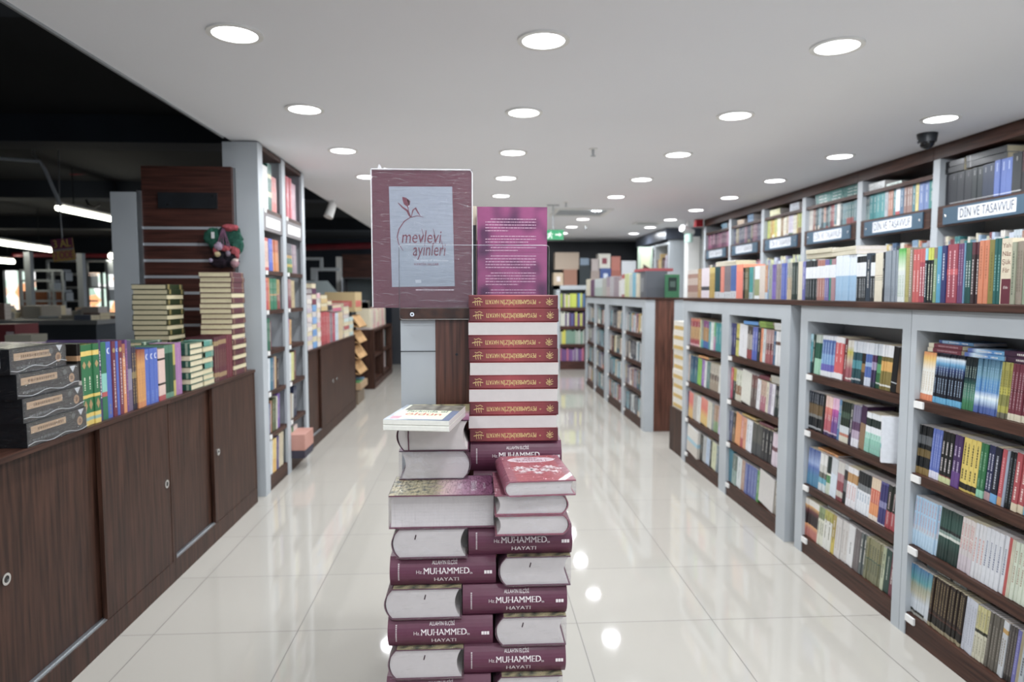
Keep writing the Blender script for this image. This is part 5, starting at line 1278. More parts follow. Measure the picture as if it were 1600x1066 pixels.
shelf_run(G1, XC, zt_, 1573.8, [(1580, 1, '9ca088', .212, 'sage green paperback with dark title', L_(.15, .85, '4c5c48')), (1591.5, 2, '948878', .213, 'warm taupe paperback', L_(.2, .85, '7c7060')), (1607, 1, '8c9c80', .215, 'broad sage green paperback', L_(.3, .8, '6c7c60'))], lean=0)
# cream paperbacks lying across the tops
flat_run('lying on top of the banded books', 'cream paperback', (XC + .01, (yinv(1262, XC, 1.6) + yinv(1330, XC, 1.6)) / 2 + .12, zt_ + .2262), 2, .024, .24, .145, 'cdc5aa', '-x', lines=None, rot=R(4), seed=5)
flat_run('lying on top, nearer the camera', 'cream paperback', (XC + .012, (yinv(1262, XC, 1.6) + yinv(1330, XC, 1.6)) / 2 - .12, zt_ + .2265), 2, .02, .25, .15, 'd0c8ae', '-x', lines=None, rot=R(-3), seed=6)
flat_run('lying over the mustard and salmon books', 'cream paperback', (XC + .015, yinv(1130, XC, 1.62), zt_ + .2375), 2, .017, .36, .15, 'd2cab4', '-x', lines=None, rot=R(2), seed=7)

# ---- left cabinets: tall gilt volumes with their spines to the aisle
XL = -1.503; zl = .9205
shelf_run('on the near left cabinet', XL, zl, 128.5, [
 (134, 2, '16140f:.05 8c6c40:.12 1c1814:.5 b0a8a0:.56 1c1814:.8 a87c4c:.86 1c1814', .325, 'black gilt volume beside the black boxes', dict(lines=None)),
 (162, 3, 'd8b838:.06 8cb0a4:.1 d8b838:.15 1c6c38:.34 d8b838:.38 1c7040:.86 e0bc3c:.92 1c6c38', .318, 'green gilt volume with yellow bands', dict(lines=([(.44, .62)], 'd8e0d4'), dia=((.25, 'a8844c', .022, 'd'), (.75, 'b08c50', .016, 'd')))),
 (165.6, 1, '3c2c60', .33, 'narrow purple volume'), (174, 1, '1c6c48:.3 b03434:.36 7cc4b4:.6 1c7048', .318, 'green volume with a turquoise label', dict(lines=None)),
 (181.7, 1, '1c4cb0', .318, 'bright blue volume', dict(lines=([(.05, .2)], 'a08c40'), dia=((.88, 'dce4f0', 0, 'c'),))), (187.6, 1, '6c1c38', .317, 'maroon volume with white spine title', dict(lines=([(.12, .75)], 'e8dcd8'), dia=((.88, 'a88c50', 0, 'o'),))), (191.8, 1, '1c4cb0', .316, 'bright blue volume between maroon ones', dict(lines=None, dia=((.88, 'dce4f0', 0, 'c'),))),
 (197.7, 1, '741c38', .316, 'maroon volume with gilt disc', dict(lines=([(.14, .78)], 'e8dcd8'), dia=((.88, 'b89c58', 0, 'o'),))), (202.8, 1, 'd07c2c:.8 a05430', .30, 'orange volume'), (206, 1, '6c3c80', .316, 'violet volume', dict(lines=([(.1, .9)], 'b07088'))), (213, 1, '6c5c78:.3 8c8498:.6 4c4460', .310, 'grey-violet ornate volume', dict(lines=None)),
 (219.7, 2, '2c2838:.5 8c7c50:.6 3c3448', .280, 'dark ornate volume', dict(lines=([(.1, .9)], 'a8884c'))), (233, 3, 'c87424:.1 d08c28:.75 ~8c3418', .262, 'orange brown volume', L_(.15, .7, 'b4702c')), (251.8, 3, '2454b8', .260, 'royal blue volume with a white crescent', dict(lines=([(.05, .25)], '5c84d0'), dia=((.86, 'd8dcec', 0, 'c'),))),
 (262.7, 2, 'a82c34:.1 d8b8ac:.3 2c2420:.34 d8b8ac:.78 2c2420:.82 d8b8ac', .25, 'pink beige volume with a red foot', dict(lines=None)), (276, 2, '5c8c74:.1 0f4430:.85 4c7c64', .262, 'dark green gilt volume', dict(lines=None)), (279.5, 1, 'b8a840:.3 4c5c30:.6 b8a840', .262, 'narrow yellow-green volume', dict(lines=None)), (289, 1, 'a068a0', .266, 'pinkish purple volume', L_(.1, .9, 'c49cc0'))],
 s=-1, lean=0.0, kind='hardback', dr=.62)
shelf_run('below the tall stack, left cabinet', XL, zl, 338.5, [(345, 2, '64403c:.1 9c7c50:.2 5c2c34:.8 a08454:.9 5c2c34', .262, 'gilt brown volume', dict(lines=([(.3, .7)], '9c8054'))), (358, 4, '5c1c2c:.08 9c7c50:.18 5c1c2c:.82 9c7c50:.92 5c1c2c', .262, 'maroon gilt volume', dict(lines=([(.3, .7)], '9c7450'))), (368.5, 3, '6c1c2c', .264, 'plain dark red volume', dict(lines=None))], s=-1, lean=0, kind='hardback', dr=.6)
# lying stacks; alternately spine and page edges towards the aisle
def stack(label, x0, y0, w_, d, z, n, t, cols, pattern, cream=True, desc='book', cols_n=1, ang=0.0):
    """n books of height d(along y) and width w_ (along x); corner x0 = aisle side, y0 = near side"""
    for k in range(n):
        out = pattern[k % len(pattern)]; col = cols[k % len(cols)]
        j = random.uniform(-.004, .004)
        c, p = book_cm(t - .0006, d, w_, col, None, True, seed=k)
        p.c = [[lin('d8cba0')] * len(q) for q in p.c]
        zz = z + t * (k + .5)
        if out == 's': Mx = frame((x0 + j, y0 + d, zz), (-1, 0, 0), (0, 0, -1)); Mx = frame((x0 + j, y0 + d + j, zz), (-1, 0, 0), (0, 0, 1)) if False else Mx
        else: Mx = frame((x0 - w_ + j, y0 + j, zz), (1, 0, 0), (0, 0, -1)) if True else None
        zd = Vector((Mx[0][2], Mx[1][2], Mx[2][2]))
        o = Vector((Mx[0][3], y0 + (0 if zd.y > 0 else d) + j, zz)); Mx[0][3], Mx[1][3], Mx[2][3] = o
        lab = '%s, %s towards the aisle' % (label, 'spine' if out == 's' else 'page edges'); 
        yield lab, Mx, c, p
def add_stack(group, *a, **k):
    buf = {}
    for lab, Mx, c, p in stack(*a, **k): buf.setdefault(lab, []).append((Mx, c, p))
    for lab, L in buf.items(): add_run('hardback', lab, group, [q[0] for q in L], L[0][1], L[0][2])
s2x = XL
MAR = ['5c2430:.1 a08450:.14 5c2430:.86 a08450:.9 5c2430']; GRN = ['3c3c24:.1 8c7c40:.2 2c3820:.8 8c7c40:.9 3c3c24']; G2 = ['1c4434:.1 8ca088:.2 1c4434:.8 8ca088:.9 1c4434']
PT = ['sp'[k % 2] for k in range(16)] + ['s'] * 4; PO = ['ps'[k % 2] for k in range(18)] + ['s']
sg_ = 'stacked volumes on the left cabinet'
add_stack(sg_, 'maroon volume in the tallest stack on the left cabinet', XL - .004, 4.275, .195, .235, zl, 20, .0325, MAR, PT)
add_stack(sg_, 'dark olive volume in the stack before the slat panel', -1.80, 4.05, .20, .225, zl, 19, .03, GRN, PO)
add_stack(sg_, 'green gilt volume in the short broad stack', -1.64, 3.40, .15, .21, zl, 8, .0345, G2, 'spspspss')
add_stack(sg_, 'green gilt volume in the rear short stack', -1.80, 3.42, .15, .21, zl, 8, .0345, G2, 'psspspss')
for k, fc in enumerate('spspspss'):
    st = '2c6450:.1 8ca088:.2 1c5444:.8 8ca088:.9 1c5444'
    c, p = book_cm(.0312, .125, .165, st, None, True, seed=k); p.c = [[lin('dcd0aa')] * len(q) for q in p.c]
    zz = zl + .0315 * (k + .5) + .0002
    Mx = frame((XL - .002, 3.63, zz), (0, 1, 0), (0, 0, -1)) if fc == 's' else frame((XL - .127, 3.795, zz), (0, -1, 0), (0, 0, -1))
    add_run('hardback', 'small green volume lying %s, stack at the cabinet edge' % ('spine towards the camera' if fc == 's' else 'page edges towards the camera'), sg_, [Mx], c, p)
add_stack(sg_, 'small pale green volume in the stack at the cabinet edge', XL - .004, 3.80, .12, .15, zl, 8, .0315, ['4c8c80:.1 8ca088:.2 4c9484:.8'], 'pppspsps')
# boxed sets wrapped in film at the near end
M['gold'] = mat('gold_print', 'a07838', 0.4)
for k in range(4):
    bx = XL + .0 - (.0, .004, .002, .012)[::-1][k] * 0 ; zb = .921 + k * .0838; y0 = (2.305, 2.295, 2.28, 2.262)[k]; x0 = -1.497 - (.0, .003, .008, .015)[k]
    ln_ = (.345, .345, .345, .30)[k]
    o = empty('boxed_book_set', (x0 - .13, y0 + ln_ / 2, zb), 'black boxed book set wrapped in film, %s of the four stacked' % ('lowest', 'second from below', 'third from below', 'topmost')[k], 'boxed set', 'wrapped black boxed sets')
    c = CM(); x1, y1, z1_ = x0 - .27, y0 + ln_, zb + .0828
    c.box(x1, x0, y0, y1, zb, z1_, lin('15181c'))
    q = frame((x0 + .0004, y0, zb), (0, 1, 0), (0, 0, 1))
    c.poly([(.012, .004, 0), (ln_ - .008, .004, 0), (ln_ - .008, .079, 0), (.012, .079, 0)], lin('2e2b28'), 0, q)
    q = frame((x0 + .0008, y0, zb), (0, 1, 0), (0, 0, 1))
    c.poly([(.02, .044, 0), (.215, .044, 0), (.215, .068, 0), (.02, .068, 0)], lin('b89468'), 0, q)
    q2 = frame((x0 + .0012, y0, zb), (0, 1, 0), (0, 0, 1)); rnd = random.Random(k); x = .055
    while x < .2:
        l = rnd.uniform(.004, .012); c.poly([(x, .051, 0), (x + l, .051, 0), (x + l, .061, 0), (x, .061, 0)], lin('7c5c34'), 0, q2); x += l + .003
    c.cyl((ln_ - .045, .036, 0), .017, .0004, 20, lin('a87c4c'), 0, q2); c.cyl((ln_ - .045, .036, .0004), .009, .0003, 16, lin('7c5834'), 0, q2)
    c.poly([(ln_ - .055, .079, 0), (ln_ - .018, .079, 0), (ln_ - .036, .056, 0)], lin('c8ccd0'), 0, q2); c.cyl((ln_ - .085, .062, 0), .011, .0003, 16, lin('5c5c5c'), 0, q2)
    x = .03
    while x < .16:
        l = rnd.uniform(.006, .02); c.poly([(x, .016, 0), (x + l, .016, 0), (x + l, .024, 0), (x, .024, 0)], lin('5c5c60'), 0, q2); x += l + .004
    if k == 3:
        q = frame((x0 - .020, y0 - .0005, zb), (-1, 0, 0), (0, 0, 1))
        q = frame((x0 - .055, y0 - .0005, zb + .022), (1, 0, 0), (0, 0, 1)); c.poly([(0, 0, 0), (.026, 0, 0), (.026, .042, 0), (0, .042, 0)], lin('b8bcc0'), 0, q)
        for j in range(6): c.poly([(.005 + j * .0028, .012, .0003), (.0065 + j * .0028, .012, .0003), (.0065 + j * .0028, .03, .0003), (.005 + j * .0028, .03, .0003)], lin('5c6064'), 0, q)
    part(c, 'box', M['cover'], o)
    c = CM(); g = .0022; n = 14
    for i in range(n):
        for j in range(5):
            w0 = lambda a, b: g + .0018 * noise.noise(Vector((a * .5, b * .9, k * 7)))
            P = lambda a, b: (x0 + w0(a, b), y0 - g + (ln_ + 2 * g) * a / n, zb + .0005 + (.0825) * b / 5)
            c.poly([P(i, j), P(i + 1, j), P(i + 1, j + 1), P(i, j + 1)])
            P = lambda a, b: (x1 + (x0 + g - x1) * a / n, y0 - w0(a, b + 9), zb + .0005 + .0825 * b / 5)
            c.poly([P(i, j), P(i + 1, j), P(i + 1, j + 1), P(i, j + 1)])
    if k == 3:
        for i in range(10):
            for j in range(10):
                P = lambda a, b: (x1 + (x0 + g - x1) * a / 10, y0 + ln_ * b / 10, zb + .0838 + .004 * noise.noise(Vector((a * .6, b * .6, 3))) + .003)
                c.poly([P(i, j), P(i + 1, j), P(i + 1, j + 1), P(i, j + 1)])
    part(c, 'film', M['wrap'], o, smooth=True)
    creases(o, random.Random(k + 30), 26, lambda u, v: (x0 + .0052, y0 + ln_ * u, zb + .004 + .075 * v), (0, 1, .12), .004, .045)
    creases(o, random.Random(k + 60), 16, lambda u, v: (x1 + (x0 - x1) * u, y0 - .0052, zb + .004 + .075 * v), (1, 0, .3), .004, .06)
    if k == 3: creases(o, random.Random(k + 90), 40, lambda u, v: (x1 + (x0 - x1) * u, y0 + ln_ * v, zb + .0905), (.5, 1, 0), .006, .07)
    c = CM(); rnd = random.Random(k + 4); pts = [(x0 + .0035, y0 + ln_ * i / 10, zb + (.012 if k % 2 else .008) + .006 * math.sin(i * 1.3 + k) + .003 * i / 10 * k) for i in range(11)]
    c.tube(pts, .0009, 5, lin('c4c8cc')); part(c, 'film_fold', M['print'], o)
# ---- row of tall volumes lying behind the gilt row, seen over the boxes
flat_run('behind the boxed sets on the left cabinet', 'purple volume', (-1.80, 2.75, zl), 6, .052, .36, .25, '5c3c70', '+x', kind='hardback', lines=None, seed=9)

# ---- tall grey bookcase
B1, B2 = (4.875, 5.335), (5.435, 5.925); XTB = XT - .012
def trow(z, bay, runs, place, lean=0.0, hmax=.27):
    a, b = bay; tot = sum(r[1] for r in runs) ; y = a + .004; rr = []
    for n, wd_, st, h, desc in runs: y += wd_; rr.append((y, n, st, min(h, hmax), desc, dict(lines=None) if wd_ / n < .012 else {}))
    shelf_run(place, XTB, z + .0005, a + .004, rr, s=-1, lean=lean, byY=True, dr=.6, kind='hardback')
tb = 'tall grey bookcase'
trow(2.04, B1, [(1, .17, 'cfcfcc', .31, 'big pale grey slipcase'), (2, .09, '1c5c50:.3 d0c890:.4 1c5c50:.7 d8d0a0:.78 1c5c50', .34, 'green volume with gold bands'), (3, .12, 'c04c44:.7 a83c38', .26, 'red gilt volume')], 'on top shelf, near bay, ' + tb, 0, .36)
trow(2.04, B2, [(2, .09, 'a04c2c:.5 b86c34', .33, 'rust brown volume'), (3, .16, 'c8344c', .33, 'crimson volume'), (3, .13, 'c08ca0', .30, 'dusty pink volume')], 'on top shelf, far bay, ' + tb, 0, .36)
trow(1.60, B1, [(5, .16, 'c43c34:.1 e0b8a8:.9 c43c34', .235, 'pink volume with red foot'), (2, .09, '2c54c0', .235, 'blue volume'), (3, .15, 'd07c2c:.6 b85c30', .235, 'orange volume')], 'on second shelf, near bay, ' + tb, .05)
trow(1.60, B2, [(5, .22, '5c7c50:.2 c8b048:.3 4c8470:.5 c89c50:.6 6c6c74', .235, 'green volume with gold stripes'), (4, .16, 'a08c98', .235, 'mauve volume')], 'on second shelf, far bay, ' + tb, .08)
trow(1.315, B1, [(3, .13, 'c03434:.9 d87050', .235, 'scarlet volume'), (1, .03, 'c87c3c', .235, 'amber volume'), (4, .17, '2c7c5c:.45 b8884c:.5 2c7c5c', .230, 'green volume'), (3, .09, '8c3c34:.5 b09454', .225, 'brown gilt volume')], 'on third shelf, near bay, ' + tb, .03)
trow(1.315, B2, [(4, .17, '84404c:.4 a88080', .235, 'brownish pink volume'), (3, .12, 'c0ac80', .225, 'tan volume')], 'on third shelf, far bay, ' + tb, .03)
trow(1.02, B1, [(4, .14, '2c6c54', .235, 'deep green volume'), (1, .025, '8c2c44', .215, 'dark red volume')], 'on fourth shelf, near bay, ' + tb, 0)
trow(1.02, B2, [(2, .06, 'b8b090', .21, 'pale khaki volume'), (1, .03, '9c4c80', .21, 'magenta volume'), (2, .06, 'd0a060', .20, 'light orange volume')], 'on fourth shelf, far bay, ' + tb, -.08)
trow(0.72, B1, [(1, .11, 'd4dce4', .24, 'broad pale blue volume'), (2, .07, '2c6c84', .24, 'petrol volume'), (1, .04, '8c7c84', .24, 'mauve brown volume'), (1, .04, 'e0b878', .24, 'sand coloured volume'), (2, .06, '3c2c30', .22, 'blackish volume')], 'on fifth shelf, near bay, ' + tb, -.06)
trow(0.72, B2, [(2, .11, 'd8dce0', .23, 'white volume'), (1, .08, 'd0d080', .23, 'pale yellow volume'), (2, .07, '6c3c34', .24, 'brown volume')], 'on fifth shelf, far bay, ' + tb, -.06)
trow(0.41, B1, [(2, .06, '3c4c34', .22, 'moss volume'), (1, .03, '5c74a0', .22, 'blue volume'), (1, .045, 'a06c4c', .235, 'russet volume'), (2, .09, '54603c', .24, 'olive volume'), (1, .03, 'd8d8c0', .25, 'ivory volume'), (2, .07, '6c3ca0', .26, 'violet volume')], 'on sixth shelf, near bay, ' + tb, -.07)
trow(0.41, B2, [(1, .10, 'a08c70', .21, 'thick kraft brown volume'), (1, .05, 'c8c8c0', .2, 'pale grey volume'), (3, .11, '1c2848', .25, 'navy volume')], 'on sixth shelf, far bay, ' + tb, -.08)
trow(0.10, B1, [(2, .12, 'd0d8e0', .25, 'white blue volume'), (2, .08, 'e0b040:.4 e8c868', .25, 'golden yellow volume'), (2, .07, '5c5084', .25, 'violet grey volume'), (2, .12, 'ccc0a0', .26, 'cream volume')], 'on bottom shelf, near bay, ' + tb, -.09)
trow(0.10, B2, [(2, .08, 'c8bc98', .24, 'sand volume'), (1, .06, '2c7c54', .24, 'green volume'), (2, .12, 'd0c0b8', .24, 'pale rose volume')], 'on bottom shelf, far bay, ' + tb, 0)
# cardboard-pink box jutting out low on the tall bookcase
e = empty('gift_box', (-1.50, 5.62, 0.235), 'salmon pink box with dark base jutting out of the tall grey bookcase', 'box')
T = Matrix.Translation((-1.585, 5.51, 0.168))
c = CM(); c.box(-.02, .21, -.07, .22, 0.0, .13, T=T); part(c, 'lid', noisy(mat('salmon_card', rough=.7), 'b8877a', 'c29286'), e, bevel=.002)
c = CM(); c.box(-.018, .208, -.068, .218, -.065, 0.0, T=T); part(c, 'base', noisy(mat('dark_card', rough=.7), '34303e', '3e3a48'), e, bevel=.002)
# hanging textile ornament on the slat panel
ox, oz, oy = -1.665, 1.85, 4.655
e = empty('textile_ornament', (ox, oy, oz), 'green and red fabric doll ornament hanging on the slat panel', 'ornament')
def blob(cx_, cz_, rx, rz, ry, col, seed, T=None, dy=0.0, am=.22):
    c = CM(); n, m = 16, 9
    def P(i, j):
        a, b = 2 * math.pi * i / n, math.pi * j / m
        k = 1 + am * noise.noise(Vector((math.cos(a) * 1.7, math.sin(a) * 1.7 + seed, b * 1.3)))
        return (cx_ + rx * k * math.sin(b) * math.cos(a), oy - .03 - dy + ry * k * math.sin(b) * math.sin(a), cz_ + rz * k * math.cos(b))
    for i in range(n):
        for j in range(m): c.poly([P(i, j), P(i, j + 1), P(i + 1, j + 1), P(i + 1, j)], col)
    return c
for (cx_, cz_, rx, rz, col, sd) in ((-.075, 1.81, .058, .055, '145c48', 1), (-.06, 1.775, .055, .05, '0f4c3c', 12), (.06, 1.81, .055, .06, '125040', 2), (.075, 1.76, .045, .05, '1c5c4c', 14), (.0, 1.83, .05, .045, '183c38', 15)):
    part(blob(ox + cx_, cz_, rx, rz, .02, lin(col), sd, am=.5), 'green_cloth', M['cloth'], e, smooth=True)
for (cx_, cz_, rx, rz, col, sd) in ((.045, 1.872, .05, .02, 'a82436', 3), (.012, 1.735, .035, .018, 'b02c3c', 4), (-.055, 1.725, .018, .035, '982030', 6), (.07, 1.72, .03, .025, 'a8303c', 16), (.085, 1.70, .012, .035, '9c2c38', 18)):
    part(blob(ox + cx_, cz_, rx, rz, .02, lin(col), sd, dy=.018, am=.5), 'red_cloth', M['cloth'], e, smooth=True)
for (cx_, cz_, rx, rz, col, sd) in ((-.03, 1.68, .05, .035, '1c1820', 5), (.03, 1.675, .05, .035, '201a24', 19), (-.03, 1.645, .07, .035, '241824', 20), (.04, 1.64, .05, .03, '1c1420', 21)):
    part(blob(ox + cx_, cz_, rx, rz, .03, lin(col), sd, am=.4), 'black_cloth', M['cloth'], e, smooth=True)
for (cx_, cz_, rx, rz, col, sd) in ((-.03, 1.75, .028, .026, 'a890a8', 7), (.07, 1.635, .028, .025, '9c7078', 8), (-.04, 1.695, .02, .018, 'b8a878', 22), (.03, 1.70, .016, .018, '8c7c8c', 23), (.075, 1.655, .02, .014, 'd0b8b0', 24), (-.085, 1.655, .012, .014, '9088a0', 25)):
    part(blob(ox + cx_, cz_, rx, rz, .02, lin(col), sd, dy=.03, am=.3), 'pale_cloth', M['cloth'], e, smooth=True)
c = CM()
for dx in (-.02, -.01, .0, .012, .02): c.tube([(ox, oy - .05, 1.885), (ox + dx * .8, oy - .06, 1.83), (ox + dx * 2.2, oy - .06, 1.74)], .003, 6, lin('7c4c6c'))
c.tube([(ox, oy - .05, 1.885), (ox, oy, 1.895), (ox, 4.684, 1.875)], .003, 6, lin('5c4c50')); part(c, 'cords', M['cloth'], e)
c = CM(); c.box(ox - .075, ox - .055, oy - .066, oy - .062, 1.80, 1.842, lin('d8d8d8')); part(c, 'price_tag', M['print'], e)
# ---- wall bookcases
PAL = ['8c8880', 'd0ccc0', '3c5c80', '6c8ca8', '2c7c80', 'b0503c', 'c8b068', '5c4c70', 'a8a0a8', '2c3840', '7c3440', 'e0dcd4', '4c6c54', 'b8c4cc', 'a06c50', 'd8d0b8', '90a4b8']
def rnd_row(X, a, b, z, place, pal, h0, h1, s=1, t0=.012, t1=.03, lean=0, hmax=None, seed=0, gap=0, dr=.66):
    rnd = random.Random(seed); y = a + .004; rr = []
    while y < b - .012:
        col = rnd.choice(pal); n = rnd.choice((1, 1, 1, 2, 2, 3)); t = rnd.uniform(t0, t1); w_ = min(n * t, b - .004 - y); y2 = y + w_
        st = col if rnd.random() < .55 else '%s:.%d %s' % (rnd.choice(pal), rnd.randint(1, 3), col)
        rr.append((y2, n, st, rnd.uniform(h0, h1), None)); y = y2
    shelf_run(place, X, z, a + .004, rr, s=s, lean=lean, byY=True, dr=dr, stuff=True)
XWB = XW + .03
w0 = 'on the nearest wall bookcase'
a0, b0 = BAYS[0]
yy = lambda px: yinv(px, XWB, 2.1)
shelf_run(w0, XWB, 2.0455, 1474, [(1481.5, 1, '2c2e36', .215, 'dark grey hardback, farthest of its row', L_(.8, .92, '50545c')), (1515, 3, '2c3038:.06 b8b8b8:.08 2c3038', .218, 'dark grey hardback', L_(.8, .92, '5c6068')), (1531, 2, '2c3438:.06 b8b8b8:.08 2c3438', .221, 'charcoal hardback', L_(.78, .92, '8c9094')), (1550, 2, '28344c:.06 b8b8b8:.08 28344c', .224, 'dark navy hardback', L_(.78, .92, '8c94a4')),
 (1577, 3, '3c5ca8:.06 c8d0e0:.08 3c5ca8', .232, 'royal blue hardback', L_(.7, .92, 'a8b8d8')), (1592, 1, '24282c:.06 c8c8c8:.08 24282c', .25, 'thick black hardback', L_(.8, .92, 'a8a49c')), (1606, 1, '1c1c20:.5 3c1c20', .252, 'black hardback with dark red head'), (1640, 3, '2c3038', .25, 'black hardback out at the picture edge')], kind='hardback', lean=0)
for k, (pa, pb, lab) in enumerate(((1472, 1505, 'farther pair'), (1506, 1572, 'nearer pair'))):
    ya, yb = yinv(pa, XWB, 2.32), yinv(pb, XWB, 2.32); h = ya - yb - .01
    flat_run('lying in the %s atop the nearest wall bookcase row' % lab, 'thick black hardback', (XWB + .01, (ya + yb) / 2, 2.0455 + .2255 + .006 * k), 2, .042, max(h, .2), .2, '1a1c22:.1 a8a8a8:.12 1a1c22', '-x', kind='hardback', lines=None, seed=4)
w1 = 'on the second wall bookcase'
shelf_run(w1, XWB, 2.0455, 1350.5, [(1357, 2, '8ca4a4:.6 5c6c70', .205, 'grey-green paperback'), (1367, 2, '2c8488', .212, 'teal paperback'), (1380, 2, '3c9498', .214, 'light teal paperback'), (1385, 1, 'a8b0b8', .215, 'silver grey paperback'), (1393, 2, 'a86c54', .213, 'brick brown paperback'), (1397, 1, '2c7c84', .215, 'petrol paperback'), (1404, 1, 'a82c34:.15 dcdce4', .215, 'white paperback with red foot'), (1410, 1, '3c6484', .214, 'steel blue paperback'),
 (1423, 3, '8c6c64', .214, 'brown rose paperback'), (1428, 1, '3c7480', .214, 'dark cyan paperback'), (1433, 1, 'd0c070', .214, 'yellow paperback'), (1449, 2, '5c78b0', .218, 'cornflower blue paperback'), (1458, 1, '2c8480', .22, 'sea green paperback')], lean=0)
PALS = [PAL, ['8c9ca8', 'b8b4ac', 'a06c58', '4c7478', 'd8d4cc', '6c2c34', '3c4c54', 'c4b8a8', '8c3838', '5c8088'], ['b8c060', 'e0dcc8', 'c8a838', 'd0c8d8', '4c7450', 'b0882c', 'e4dce0', '8c6c40'], ['3c3c5c', '5c3c58', '4c5470', '8c8468', '2c3448', '6c5c50', '7c4c64'], ['6c3458', '8c4474', '7c3c60', '5c2c50', '9c5078']]
for i in range(2, 6): rnd_row(XWB, BAYS[i][0], BAYS[i][1], 2.0455, 'w', PALS[min(i - 1, 4)], .19, .225, seed=i * 3, t0=.018, t1=.04)
for i in range(6):
    rnd_row(XWB, BAYS[i][0], BAYS[i][1], 1.5605, 'w', [PAL + ['c0c8d8', 'a8b8d0', 'd8dce4', 'b8b8a0'], PAL, ['a8a8a0', 'd8d4d0', 'b0c4cc', '6c4c4c', 'c8dcd8', '4c5c58'], ['d0d4a0', 'c8d0e0', 'e0dcb8', 'b0c8c8', '8c8cb0'], ['c86c80', 'c8506c', 'a8747c', '6c9cb0', 'd89098'], PAL][i], .225, .275, seed=50 + i, t0=.012, t1=.026)
# books lying on the narrow top shelves
for i, (yc, n, t, col, h) in enumerate(((5.42, 2, .03, 'c0c4c4', .22), (5.2, 1, .025, 'c8d8d0', .2))): flat_run('w', None, (XWB, yc, 2.2855), n, t, h, .16, col, '-x', stuff=True)
for yc in (6.3, 6.05, 5.8): flat_run('w', None, (XWB, yc, 2.2855), 4, .028, .24, .17, '2c6c68', '-x', stuff=True, kind='hardback')
flat_run('w', None, (XWB, 7.3, 2.2855), 2, .035, .25, .2, 'c8c890', '-x', stuff=True); flat_run('w', None, (XWB, 6.85, 2.2855), 2, .04, .2, .2, 'c8d0dc', '-x', stuff=True)
flat_run('w', None, (XWB, 8.25, 2.2855), 2, .03, .2, .2, 'b08c60', '-x', stuff=True); flat_run('w', None, (XWB, 7.95, 2.2855), 2, .045, .16, .2, '4c8cc0', '-x', stuff=True); flat_run('w', None, (XWB, 8.8, 2.2855), 2, .035, .2, .2, '4c90b0', '-x', stuff=True)
# ---- far island
for bi, (a, b) in enumerate(((6.95, 7.78), (7.90, 8.74), (8.98, 9.66), (9.78, 10.45))):
    for si, z in enumerate((z1, z2, z3, z4)):
        rnd_row(XF + .014, a, b, z if isinstance(z, float) else z, 'f', [PAL + ['d8d8d0', 'c8ccd0', 'b86c78', '2c6c74'], ['d0d4d4', '5c5c64', '4c5058', '8c98a0', 'c8b8a0', '4c90a0']][(bi + si) % 2], .185, .22, seed=100 + bi * 5 + si, t0=.015, t1=.03, lean=.05)
rr = [(952, 3, 'b8a8a8:.5 a090a0', .26), (958, 1, 'b8b4b8', .26), (966, 2, '9c8c94', .25), (970, 1, 'd8d8d4', .2), (975, 1, 'a84c58:.1 dcdcdc:.8 b83c3c', .27), (981.5, 1, 'c8d090', .27), (987, 2, 'c0c8c4', .26), (992, 1, '6cb0c8', .27), (996, 2, 'd8d0b8', .26)]
shelf_run('f', XF + .02, 1.3925, 915, [(921.5, 2, 'd4ccb4', .26, None), (928, 2, '6c4868', .25, None), (940, 4, 'a8b8b0:.5 c0c8c8', .25, None), (946, 2, 'b0b0a8', .25, None)] + [(a, n, s_, h, None) for a, n, s_, h in rr], byY=False, stuff=True, lean=0)
# ------------------------------------------------------------------ end cupboard stack: white boxes with yellow ends
for k in range(9):
    w_ = .205
    o = CM(); z = .401 + k * .0875; j = random.uniform(-.006, .006)
    o.box(1.815 + j, 1.99 + j, 5.72 + j, 6.04 + j, z, z + .0865, lin('ddd8cc')); 
    o.box(1.8135 + j, 1.815 + j, 5.74 + j, 6.02 + j, z + .012, z + .045, lin('c8a448'))
    o.box(1.83 + j, 1.97 + j, 5.7185 + j, 5.72 + j, z + .012, z + .045, lin('c8a448'))
    tag(o.obj('white_carton', M['print'], loc=(1.9, 5.88, z)), 'white carton with a yellow stripe stacked on the low walnut box', 'carton', 'yellow-striped white cartons')
c = CM(); c.box(2.02, 2.17, 5.74, 6.0, .4, 1.25, lin('3c3c42')); tag(c.obj('dark_carton', M['print'], loc=(2.1, 5.87, .4)), 'tall dark carton behind the yellow-striped white cartons', 'carton')
# ------------------------------------------------------------------ far left cabinet: stacks and volumes
g3 = 'books on the far left cabinet'
def fstack(y0, y1, z0, n, t, cols, w_=.16, x0=-1.505, hard=True, lab=None):
    for k in range(n):
        c, p = book_cm(t - .0006, y1 - y0, w_, cols[k % len(cols)], None, hard, seed=k)
        if k % 2: Mx = frame((x0 - w_, 0, z0 + t * (k + .5)), (1, 0, 0), (0, 0, -1))
        else: Mx = frame((x0, 0, z0 + t * (k + .5)), (-1, 0, 0), (0, 0, -1))
        Mx[1][3] = y0 if Mx[1][2] > 0 else y1
        add_run('hardback', None, g3, [Mx], c, p)
zc3 = .9205
fstack(6.14, 6.32, zc3, 12, .042, ['d8c8c8', 'e0d8cc', 'c4b8c4'])
fstack(6.34, 6.50, zc3, 7, .058, ['5c98d0', '6ca0d8', '5890cc']); fstack(6.34, 6.50, zc3 + .41, 4, .05, ['7c3048', '8c4868', '5c2c50'])
fstack(6.52, 6.66, zc3, 11, .047, ['e0d4cc', 'd8a8b0', 'e4dcd0'])
